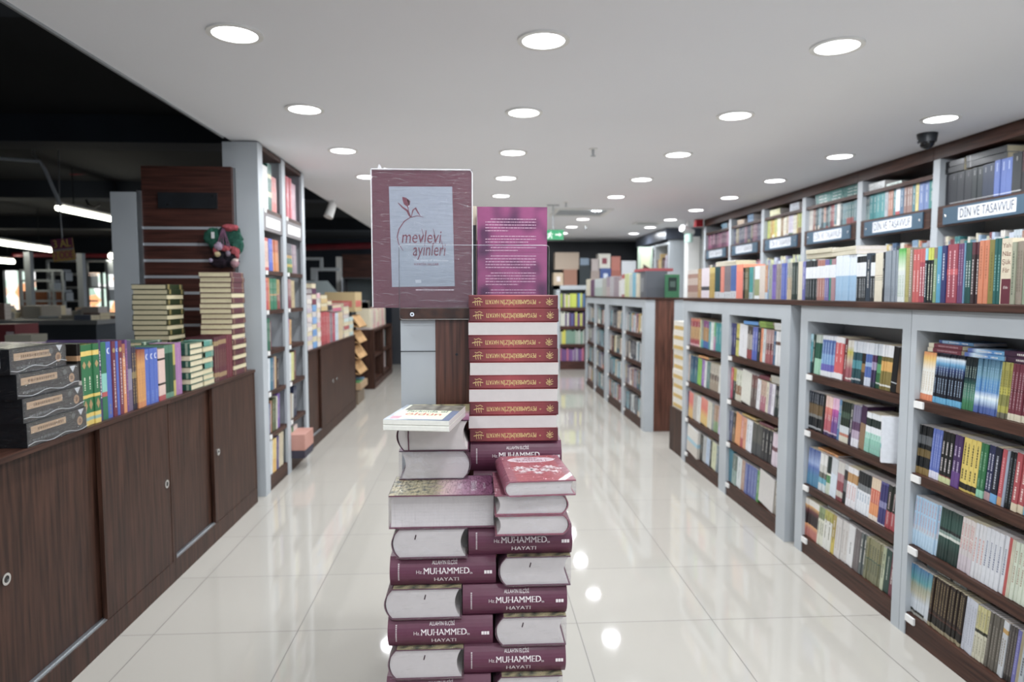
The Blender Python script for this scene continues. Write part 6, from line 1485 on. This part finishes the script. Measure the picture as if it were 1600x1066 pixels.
shelf_run('g', -1.505, zc3, 6.68, [(6.98, 5, 'a02830:.1 b02c34', .33, None), (7.10, 3, 'b84448', .32, None), (7.24, 3, '8c7880', .31, None), (7.38, 3, 'b02848', .31, None), (7.55, 4, 'c0ccd8', .30, None), (7.8, 5, 'd0b890', .30, None)], s=-1, byY=True, stuff=True, lean=0, kind='hardback')
fstack(6.7, 6.98, zc3 + .34, 4, .04, ['d0b070', 'c8a458'], lab='x'); fstack(7.0, 7.2, zc3 + .34, 2, .05, ['3c3c44', 'b04c80']); fstack(7.25, 7.7, zc3 + .32, 2, .035, ['c84c78', 'd8587c'])
fstack(7.85, 8.15, zc3, 9, .045, ['e0d0b0', 'c8dcd8', 'b04848']); fstack(8.18, 8.42, zc3, 5, .045, ['b8ccc8', 'd8d8d0'])
# white slanted display panel behind
# cardboard zigzag display
e = empty('cardboard_display', (-1.62, 8.95, 0), 'zigzag cardboard display stand beyond the far left cabinet', 'display stand')
c = CM(); c.box(-1.95, -1.92, 8.62, 9.2, 0.28, 1.2); part(c, 'back', M['card'], e)
c = CM()
for z in (.45, .65, .85, 1.05):
    for (xa, za, xb, zb) in ((-1.92, z + .08, -1.46, z - .06), (-1.46, z - .06, -1.56, z + .09)):
        q = [(xa, 8.62, za), (xb, 8.62, zb), (xb, 8.62, zb + .012), (xa, 8.62, za + .012)]; r_ = [(x, 9.2, zz) for x, _, zz in q]
        c.poly(q); c.poly(r_[::-1])
        for i in range(4): j = (i + 1) % 4; c.poly([q[j], q[i], r_[i], r_[j]])
part(c, 'tray', M['card'], e)
c = CM(); c.prism([(-1.95, .28), (-1.52, .28), (-1.60, .60), (-1.92, .60)], 0, .012, T=Matrix(((1, 0, 0, 0), (0, 0, 1, 8.60), (0, 1, 0, 0), (0, 0, 0, 1)))); part(c, 'side_flap', M['card'], e)
c = CM(); c.box(-1.9, -1.5, 8.65, 9.15, 0, .28, lin('7c6a54')); c.box(-1.92, -1.46, 8.63, 9.17, .20, .285, lin('b08c60')); c.box(-1.86, -1.48, 8.66, 8.9, .286, .30, lin('4c9c5c')); c.box(-1.86, -1.49, 8.92, 9.1, .286, .31, lin('5c8cb0')); part(c, 'foot_box', M['print'], e)
# dark walnut open bookcase
e = empty('open_bookcase', (-1.75, 10.7, 0), 'dark walnut open bookcase far along the left side', 'bookcase')
c = CM()
for y in (10.1, 11.1, 12.2): c.box(-2.0, -1.5, y, y + .05, 0, .86)
c.box(-2.02, -1.99, 10.1, 12.25, 0, .86); c.box(-2.0, -1.5, 10.1, 12.25, .86, .89); c.box(-1.99, -1.52, 10.15, 12.2, .08, .12); c.box(-1.99, -1.52, 10.15, 12.2, .46, .49)
part(c, 'carcass', M['wood'], e)
c = CM(); c.box(-1.505, -1.498, 10.11, 12.24, 0, .09); part(c, 'plinth', M['wood_h'], e)
for zz, sd in ((.1205, 1), (.4905, 2)):
    rnd_row(-1.60, 11.17, 12.15, zz, 'o', ['c8c8b0', 'b8c070', '8c9ca0', 'd0b8b8', 'd8d4c0', '6c8c90'], .26, .32, s=-1, t0=.04, t1=.08, seed=sd); rnd_row(-1.66, 10.2, 10.8, zz, 'o', ['c8a8b0', 'd0c0c0', 'a87c8c'], .25, .33, s=-1, t0=.04, t1=.08, seed=sd + 7)
rnd_row(-1.56, 10.15, 11.9, .8905, 'o', ['e0d8c0', 'e4d8b8', 'd8cca8', 'c8b8b0', 'd89c9c'], .27, .31, s=-1, t0=.03, t1=.07, seed=21)
c = CM(); c.box(-1.90, -1.52, 8.66, 9.15, 1.20, 1.45, lin('c4a870')); c.box(-1.519, -1.517, 8.7, 9.1, 1.26, 1.34, lin('c8503c')); c.box(-1.85, -1.56, 8.657, 8.66, 1.26, 1.34, lin('c8503c'))
tag(c.obj('carton', M['print'], loc=(-1.75, 8.9, 1.2)), 'small cardboard carton with a red stripe on top of the zigzag display', 'carton')
# counters and shelving of the hall seen above the left cabinet
def counter(x0, x1, y0, y1, h, lab, top='8c8f90', body='3c444c'):
    e = empty('display_counter', ((x0 + x1) / 2, (y0 + y1) / 2, 0), lab, 'counter')
    c = CM(); c.box(x0, x1, y0, y1, h - .05, h, lin(top)); part(c, 'top', M['print'], e)
    c = CM(); c.box(x0 + .03, x1 - .03, y0 + .03, y1 - .03, 0, h - .05, lin(body)); part(c, 'body', M['print'], e)
    return h
def scatter(x0, x1, y0, y1, z, n, seed, h0=.05, h1=.16):
    rnd = random.Random(seed)
    for k in range(n):
        x, y = rnd.uniform(x0, x1), rnd.uniform(y0, y1); t = rnd.uniform(.02, .05); m = rnd.randint(1, 4)
        c, p = book_cm(t, .22, .16, rnd.choice(['c8c4b8', 'd8d0c4', 'b0b0b0', 'a0a8b0', '8c6c60', 'd8d8d8', '7c88a0', 'c0a080', 'b8a898']), None, seed=k)
        a = rnd.uniform(-.3, .3)
        add_run('paperback', None, 'h', [frame((x, y, z + t * (j + .5)), (math.sin(a), math.cos(a), 0), (0, 0, 1)) for j in range(m)], c, p)
counter(-8.4, -4.35, 8.0, 9.6, 1.125, 'long grey hall counter strewn with books, behind the boxed sets')
scatter(-8.2, -4.5, 8.05, 9.4, 1.1255, 60, 4)
counter(-11.5, -8.0, 10.6, 12.0, 1.12, 'grey counter deeper in the dark hall', '7c7f80')
scatter(-11.3, -8.2, 10.7, 11.9, 1.1205, 16, 5)
rnd_row2 = random.Random(3)
q = at(30, 520, Y=5.8); c = CM(); c.box(q.x - .22, q.x + .0, 5.75, 6.05, 0.0, 1.18, lin('7c1c28')); c.box(q.x - .07, q.x - .01, 5.748, 5.75, 1.08, 1.12, lin('c8b8bc'))
tag(c.obj('red_box', M['print'], loc=(q.x, 5.9, 0)), 'dark red box standing in the hall behind the boxed sets', 'box')
q = at(36, 522, Y=5.4); c = CM(); c.box(q.x - .07, q.x + .12, 5.3, 5.5, 0.0, 1.12, lin('c0bca8'))
tag(c.obj('cream_box', M['print'], loc=(q.x, 5.4, 0)), 'cream box end seen just over the boxed sets', 'box')
# dividers with hanging rods (rows of dark coats of book spines) under the counter edge
# white grid shelving
def rack(px0, px1, py0, py1, Y, lab):
    x0, x1, z0_, z1_ = xinv(px0, Y), xinv(px1, Y), zc(py1, Y), zc(py0, Y)
    e = empty('grid_rack', ((x0 + x1) / 2, Y, 0), lab, 'rack')
    r_ = .022
    c = CM()
    for x in (x0, (x0 + x1) / 2 + .2, x1): c.box(x - r_, x + r_, Y - r_, Y + r_, 0, z1_)
    part(c, 'post', M['grey'], e)
    hz = (z1_ - z0_) / 3
    for k, (a, b) in enumerate(((0, 1), (.0, .72), (.28, 1.0), (.05, .72))):
        c = CM(); z = z1_ - hz * k; xa, xb = x0 + (x1 - x0) * a, x0 + (x1 - x0) * b; c.box(xa, xb, Y - .03, Y + .25, z - .018, z + .018); c.box(xb - .022, xb + .022, Y - .03, Y + .25, z - hz, z - .03) if k < 3 else None; part(c, 'shelf', M['grey'], e)
rack(60, 122, 424, 470, 13.0, 'white staggered grid rack between the two bright windows')
rack(100, 186, 409, 470, 15.0, 'tall white grid rack before the second bright window')
c = CM(); Y = 16.0; c.box(xinv(56, Y), xinv(120, Y), Y, Y + .05, .0, zc(455, Y)); tag(c.obj('wood_partition', noisy(mat('orange_wood', rough=.5), '6c4028', '85533a'), loc=(xinv(88, Y), Y, 0)), 'warm brown wooden partition behind the white grid rack', 'partition')
for px, Yc in ((73, 12.2), (149, 12.6)):
    x = xinv(px, Yc); c = CM(); c.box(x - .05, x + .05, Yc - .05, Yc + .05, 0, 2.15)
    tag(c.obj('rack_post', M['grey'], loc=(x, Yc, 0)), 'grey upright post in the hall, %s' % ('near the first bright window' if px < 100 else 'beside the second bright window'), 'post')
# tube lights hanging in the hall
def tubelight(p0, p1, lab, r_=.05):
    e = empty('tube_light', ((p0[0] + p1[0]) / 2, (p0[1] + p1[1]) / 2, p0[2]), lab, 'tube light', 'hall tube lights')
    c = CM(); c.tube([p0, p1], r_, 12); part(c, 'tube', M['tube'], e)
    c = CM(); d = (Vector(p1) - Vector(p0)).normalized(); a = Vector(p0) + Vector((0, 0, r_ + .02)); b = Vector(p1) + Vector((0, 0, r_ + .02)); c.tube([a, b], .03, 8); part(c, 'batten', M['white'], e)
    for t in (.2, .8): c = CM(); p = Vector(p0).lerp(Vector(p1), t); c.tube([p + Vector((0, 0, r_ + .04)), Vector((p.x, p.y, 2.95))], .006, 6); part(c, 'suspension', M['dark'], e)
def pt(px, py, Y): v = at(px, py, Y=Y); return (v.x, v.y, v.z)
tubelight(pt(90, 325, 8.2), pt(200, 348, 9.8), 'glowing tube light hanging in the hall, running behind the grey panel', .032)
tubelight(pt(-30, 375, 11.0), pt(80, 391, 13.0), 'glowing tube light hanging at the left picture edge', .04)
tubelight(pt(-20, 406, 15.0), pt(20, 409, 16.0), 'short visible end of a tube light at the left picture edge', .05)
tubelight(pt(173, 400, 15.0), pt(230, 404, 16.5), 'small far tube light showing beside the grey panel', .06)
# hall lamps give it a little light
# hanging price sign
Y = 7.0; a, b = at(80, 373, Y=Y), at(116, 408, Y=Y)
e = empty('hanging_sign', (a.x, Y, 2.95), 'magenta and yellow discount sign hanging in the hall', 'sign')
w_, h_ = b.x - a.x, a.z - b.z; zm = (a.z + b.z) / 2; xm = (a.x + b.x) / 2
T = Matrix.Translation((xm, Y, zm)) @ Matrix.Rotation(R(-6), 4, 'Y') @ frame((0, 0, 0), (1, 0, 0), (0, 0, 1))
c = CM(); c.box(-w_ / 2, w_ / 2, -h_ / 2, h_ / 2, -.006, 0, lin('c8a040'), T=T)
T2 = T @ Matrix.Translation((0, 0, .0005))
c.poly([(-w_ / 2, .01, 0), (w_ / 2, .01, 0), (w_ / 2, h_ / 2, 0), (-w_ / 2, h_ / 2, 0)], lin('84305c'), 0, T2)
T3 = T @ Matrix.Translation((0, 0, .001))
c.text('3 AL', .11, lin('e0c040'), T3 @ Matrix.Translation((0, h_ * .27, 0)), .02, width=w_ * .78)
c.text('2 \u00d6DE', .10, lin('b02c60'), T3 @ Matrix.Translation((0, -h_ * .25, 0)), .02, width=w_ * .85)
c.poly([(-w_ / 2, -.008, 0), (w_ / 2, -.008, 0), (w_ / 2, .012, 0), (-w_ / 2, .012, 0)], lin('a89c98'), 0, T3)
part(c, 'sign_panel', M['print'], e)
c = CM(); c.tube([(xm, Y, zm + h_ * .5), (xm - .01, Y, zm + .5), (xm + .01, Y, 2.95)], .006, 6); part(c, 'string', M['alu'], e)
# sagging cable bundle under the dark ceiling
c = CM(); Yc = 6.5
pts = [pt(-20, 246, Yc), pt(30, 250, Yc), pt(62, 252, Yc), pt(72, 268, Yc), pt(82, 292, Yc), pt(88, 305, Yc), pt(95, 322, Yc)]
c.tube(pts, .016, 8); tag(c.obj('cable_bundle', M['grey'], loc=pts[0]), 'sagging grey cable bundle under the dark hall ceiling', 'cable')
c = CM(); c.tube([pt(50, 195, Yc), pt(52, 240, Yc)], .01, 6); c.tube([pt(52, 240, Yc), pt(60, 252, Yc)], .01, 6); tag(c.obj('ceiling_wire', M['alu'], loc=pt(50, 195, Yc)), 'thin wire hanging from the dark hall ceiling to the cable', 'wire')
c = CM(); c.tube([pt(134, 312, 7.6), pt(139, 321, 7.6), pt(148, 325, 7.6), pt(156, 320, 7.6)], .012, 8); tag(c.obj('ceiling_hook', M['chrome'], loc=pt(134, 312, 7.6)), 'bright curved metal hook above the hall tube light', 'hook')
# dark red pipes
REDP = noisy(mat('red_pipe', rough=.5), '5c1420', '6c1a26')
for p0, p1, r_, lab in ((pt(110, 268, 9), pt(222, 262, 9), .05, 'dark red pipe under the hall ceiling above the tube lights'), (pt(470, 387, 12.5), pt(600, 383, 12.5), .06, 'dark red pipe beyond the tall grey bookcase'), (pt(20, 398, 16), pt(190, 400, 16), .05, 'dark red pipe low in the far hall')):
    c = CM(); c.tube([p0, p1], r_, 10); tag(c.obj('red_pipe', REDP, loc=p0), lab, 'pipe')
# ceiling beams of the hall
for k, y in enumerate((3.0, 6.0, 9.5, 14.0)):
    c = CM(); c.box(-14, -1.7, y, y + .35, 2.72, 2.95); struct(c, 'beam_%d' % (k + 1), M['navy'])
# beyond the tall bookcase: walnut panel wall, glass cabinet, white frame
c = CM(); Y = 13.0; c.box(xinv(538, Y), xinv(600, Y), Y, Y + .06, zc(434, Y), zc(398, Y)); c.box(xinv(538, Y), xinv(600, Y), Y, Y + .06, 0, zc(480, Y)); tag(c.obj('panel_wall', M['wood_x'], loc=(xinv(560, Y), Y, 0)), 'walnut wall panel far behind the cardboard display', 'panel')
c = CM(); c.box(xinv(529, Y), xinv(537, Y), Y - .02, Y + .1, 0, zc(402, Y)); tag(c.obj('white_post', M['white'], loc=(xinv(533, Y), Y, 0)), 'white upright post left of the far walnut panel', 'post')
e = empty('glass_case', (xinv(565, 12.8), 12.8, 0), 'dim glass showcase far behind the cardboard display', 'showcase')
x0, x1 = xinv(540, 12.7), xinv(600, 12.7)
c = CM(); c.box(x0, x1, 12.6, 12.98, 0, 1.02, lin('3c2c28')); c.box(x0, x1, 12.6, 12.98, 1.02, 1.04, lin('6c6c70')); c.box(x0, x0 + .03, 12.6, 12.98, 1.04, 1.7, lin('4c4c50')); c.box(x1 - .03, x1, 12.6, 12.98, 1.04, 1.7, lin('4c4c50')); c.box(x0, x1, 12.9, 12.96, 1.04, 1.7, lin('5c6468')); c.box(x0, x1, 12.6, 12.98, 1.7, 1.72, lin('4c4c50')); part(c, 'body', M['print'], e)
c = CM(); rnd = random.Random(8)
for k in range(14):
    x = rnd.uniform(x0 + .1, x1 - .15); c.box(x, x + rnd.uniform(.04, .1), 12.66, 12.85, 1.041, 1.041 + rnd.uniform(.06, .3), lin(rnd.choice(['b8bcc0', '8c9094', '6c7c88', 'a8a094', '4c5054'])))
part(c, 'ornaments', M['print'], e, kind='stuff')
c = CM(); c.box(x0 + .03, x1 - .03, 12.6, 12.605, 1.04, 1.7); part(c, 'pane', M['acrylic'], e)
# slanted pale display hood beyond the tall bookcase
c = CM(); Y = 10.0
P1 = [pt(474, 439, Y), pt(512, 439, Y), pt(538, 470, Y), pt(474, 470, Y)]
P2 = [(x - .1, y + .5, z) for x, y, z in P1]
c.poly([P1[3], P1[2], P1[1], P1[0]], lin('9cacb0')); c.poly([P2[0], P2[1], P2[2], P2[3]], lin('9cacb0'))
for i in range(4): j = (i + 1) % 4; c.poly([P1[i], P1[j], P2[j], P2[i]], lin('7c8c90'))
x0, x1, zb = min(p[0] for p in P1), max(p[0] for p in P1), P1[2][2]
c.box(x0, x1 - .22, Y, Y + .5, 0, zb, lin('5c6468'))
tag(c.obj('display_hood', M['print'], loc=(x0, Y, 0)), 'pale sloping showcase hood beyond the tall grey bookcase', 'showcase')
# white shelf frame seen over it
c = CM(); Y = 12.0
for (a, b, c_, d) in ((474, 508, 403, 407), (504, 508, 407, 420), (490, 533, 419, 424), (490, 495, 424, 438)): c.box(xinv(a, Y), xinv(b, Y), Y, Y + .08, zc(d, Y), zc(c_, Y))
c.box(xinv(474, Y) - .06, xinv(474, Y), Y, Y + .08, 0, zc(403, Y)); c.box(xinv(495, Y), xinv(495, Y) + .05, Y, Y + .08, 0, zc(424, Y))
tag(c.obj('shelf_frame', M['grey'], loc=(xinv(495, Y), Y, 0)), 'thin white shelf frame in the hall beyond the tall bookcase', 'frame')
# ------------------------------------------------------------------ back of the shop
e = empty('back_bookcase', (2.2, 12.75, 0), 'grey bookcase facing the camera at the back of the shop', 'bookcase')
c = CM()
for x in (1.52, 2.08, 2.65): c.box(x, x + .07, 12.5, 12.95, 0, 1.58)
c.box(1.52, 2.72, 12.5, 12.95, 1.50, 1.58); c.box(1.59, 2.65, 12.9, 12.95, 0, 1.5)
part(c, 'carcass', M['grey'], e)
for z in (1.17, .82, .48, .16):
    c = CM(); c.box(1.59, 2.08, 12.51, 12.9, z - .06, z) if z > .2 else c.box(1.59, 2.08, 12.51, 12.9, 0, z); c.box(2.15, 2.65, 12.51, 12.9, z - .06, z); part(c, 'shelf', M['wood_x'], e)
def frow(x0, x1, Y, z, pal, h0, h1, seed):
    rnd = random.Random(seed); x = x0
    while x < x1 - .02:
        t = rnd.uniform(.025, .05); t = min(t, x1 - x); c, p = book_cm(t * .98, rnd.uniform(h0, h1), .16, rnd.choice(pal), None, seed=int(x * 100))
        add_run('paperback', None, 'b', [frame((x + t / 2, Y, z), (0, 1, 0), (-1, 0, 0))], c, p); x += t
for z, pal, h in ((1.1705, ['6c7078', '5c6068', '2c7cc0', 'b8c820', 'c8d424', 'd8c8b8'], .27), (.8205, ['c8c850', 'd8d8c8', '4c5c9c', '5c3c74', '6c4480', 'c8b890'], .27), (.4805, ['d8d020', '2c6c54', '7ca08c', 'a8b8a8', 'c0c4bc'], .27), (.1605, ['c05c7c', '7c4c90', '84549c', '6c4488', 'a89cb0'], .25)):
    frow(1.6, 2.06, 12.53, z, pal, h - .04, h, int(z * 10)); frow(2.17, 2.63, 12.53, z, PAL, h - .04, h, int(z * 11))
def carton(px0, px1, py0, py1, Y, D, col, lab, z0_=None, mark=None):
    x0, x1 = xinv(px0, Y, 1.9), xinv(px1, Y, 1.9); za, zb = (z0_ if z0_ is not None else zc(py1, Y)), zc(py0, Y)
    c = CM(); c.box(x0, x1, Y, Y + D, za, zb, lin(col))
    if mark: c.box(x0 + (x1 - x0) * .3, x0 + (x1 - x0) * .7, Y - .004, Y, za + (zb - za) * .3, za + (zb - za) * .7, lin(mark))
    tag(c.obj('carton', M['print'], loc=((x0 + x1) / 2, Y + D / 2, za)), lab, 'carton', 'goods piled on the back bookcases')
    return zb
zt = carton(866, 881, 426, 446, 12.56, .3, 'c8b090', 'cardboard carton with white picture on the back bookcase', 1.581, 'e8e0e0')
z_b = carton(882, 903, 421, 446, 12.56, .3, '9c6850', 'brown carton of books on the back bookcase', 1.581)
carton(868, 906, 394, 421, 12.60, .25, 'b09c88', 'big pale cardboard carton topmost on the back bookcase', max(zt, z_b) + .002)
z_b = carton(907, 924, 414, 446, 12.56, .3, '30383c', 'dark green-black carton beside the brown one at the back', 1.581)
carton(908, 922, 403, 414, 12.6, .25, '7c90a4', 'grey-blue box on the dark carton at the back', z_b + .002)
z_b = carton(925, 939, 423, 446, 12.56, .3, 'a09088', 'greyish carton at the back under a pale one', 1.581); carton(926, 938, 404, 423, 12.58, .28, 'b8aca8', 'pale dusty box on the greyish carton', z_b + .002)
z_b = carton(940, 957, 419, 446, 12.56, .3, '2c4c90', 'blue box with pale label at the back', 1.581, 'c8d4e4'); carton(937, 956, 396, 419, 12.58, .25, 'd8d4c8', 'white box with a dark red emblem at the back', z_b + .002, '8c2c44')
z_b = carton(957.5, 973, 422, 446, 12.56, .3, 'a85844', 'terracotta carton at the back', 1.581); carton(957.5, 972, 400, 422, 12.58, .25, 'b86450', 'terracotta carton on top of another at the back', z_b + .002)
z_b = carton(974, 998, 431, 446, 12.56, .3, 'd0d4d8', 'low white carton at the back beside the terracotta ones', 1.581); carton(974, 997, 407, 431, 12.58, .25, 'dce0e4', 'white pile topmost beside the terracotta cartons', z_b + .002)
c = CM(); c.box(2.73, 3.62, 12.5, 12.95, 0, 1.58); tag(c.obj('back_cupboard', M['grey'], loc=(3.1, 12.7, 0)), 'plain grey cupboard at the back right corner', 'cupboard')
# grey wrapped box and green framed book on the far island
Y = 7.6; X0 = xinv(998, Y, 1.5)
c = CM(); c.box(1.80, 2.02, 7.00, 7.62, 1.3925, 1.67, lin('5c6068')); c.box(1.798, 1.80, 7.1, 7.5, 1.45, 1.6, lin('7c8084'))
tag(c.obj('grey_box', M['print'], loc=(1.9, 7.3, 1.3925)), 'long grey wrapped box on the far island countertop', 'box')
e = empty('green_book', (2.02, 6.88, 1.3925), 'green framed book standing upright at the near end of the far island', 'book')
c = CM(); x0, x1 = xinv(1043.5, 6.86), xinv(1066, 6.86); zt = zc(428.5, 6.86)
c.box(x0, x1, 6.86, 6.89, 1.3925, zt, lin('2c7048')); c.box(x0 + .03, x1 - .03, 6.857, 6.86, 1.46, zt - .03, lin('20302c')); c.box(x0 + .045, x1 - .045, 6.855, 6.857, 1.50, zt - .07, lin('4c6058')); part(c, 'cover', M['print'], e)
c = CM(); c.box(x0 + .004, x1 - .003, 6.863, 6.887, zt, zt + .002, lin('c8c8b8')); part(c, 'pages', M['print'], e)
c = CM(); c.box(1.79, 2.1, 7.05, 7.5, 1.6705, 1.70, lin('a82c38')); tag(c.obj('red_album', M['print'], loc=(1.95, 7.3, 1.67)), 'flat red album lying on the long grey box', 'book')
c = CM(); c.box(1.83, 2.12, 7.7, 8.3, 1.66, 1.72, lin('d8c890'))
# bookcase under the dark soffit with the pale green poster book
e = empty('corner_bookcase', (3.35, 11.6, 0), 'dim corner bookcase under the dark soffit', 'bookcase')
c = CM()
for y in (10.72, 11.55, 12.4): c.box(3.12, 3.6, y, y + .05, 0, 2.29)
for z in (.1, .6, 1.0, 1.4, 1.72, 2.26): c.box(3.12, 3.6, 10.77, 12.4, z - .03, z)
part(c, 'carcass', M['grey'], e)
for i, z in enumerate((1.0005, 1.4005, 1.7205)):
    rnd_row(3.14, 10.78, 11.54, z, 'k', ['4c3c34', '8c7440', '5c2c2c', 'c0a060', '3c3434', 'b0a8b8'], .24, .29 if z < 1.5 else .4, seed=70 + i, t0=.03, t1=.05); rnd_row(3.14, 11.61, 12.39, z, 'k', ['3c4448', '2c3438', '8c8c90'], .2, .28, seed=80 + i, t0=.03, t1=.05)
e = empty('poster_board', (2.78, 10.9, 1.39), 'pale green picture board with a dark box shape, past the far island', 'picture board')
x0, x1 = xinv(999, 10.9), xinv(1022, 10.9); z0_, z1_ = 1.58, zc(385, 10.9)
c = CM(); c.box(x0, x1, 10.9, 10.93, z0_, z1_, lin('a4b8a4')); c.box(x0 + .05, x1 - .04, 10.895, 10.9, z0_ + .1, z1_ - .06, lin('c4c8a4'))
c.poly([(x0 + .08, 10.893, z0_ + .22), (x0 + .19, 10.893, z0_ + .14), (x0 + .20, 10.893, z0_ + .26), (x0 + .09, 10.893, z0_ + .33)], lin('4c3830')); part(c, 'panel', M['print'], e)
c = CM(); c.box(x0 - .02, x1 + .1, 10.88, 11.3, 0, 1.58); tag(c.obj('poster_cabinet', M['grey'], loc=((x0 + x1) / 2, 11.1, 0)), 'grey cabinet carrying the pale green picture board', 'cabinet')
flush_books(300)
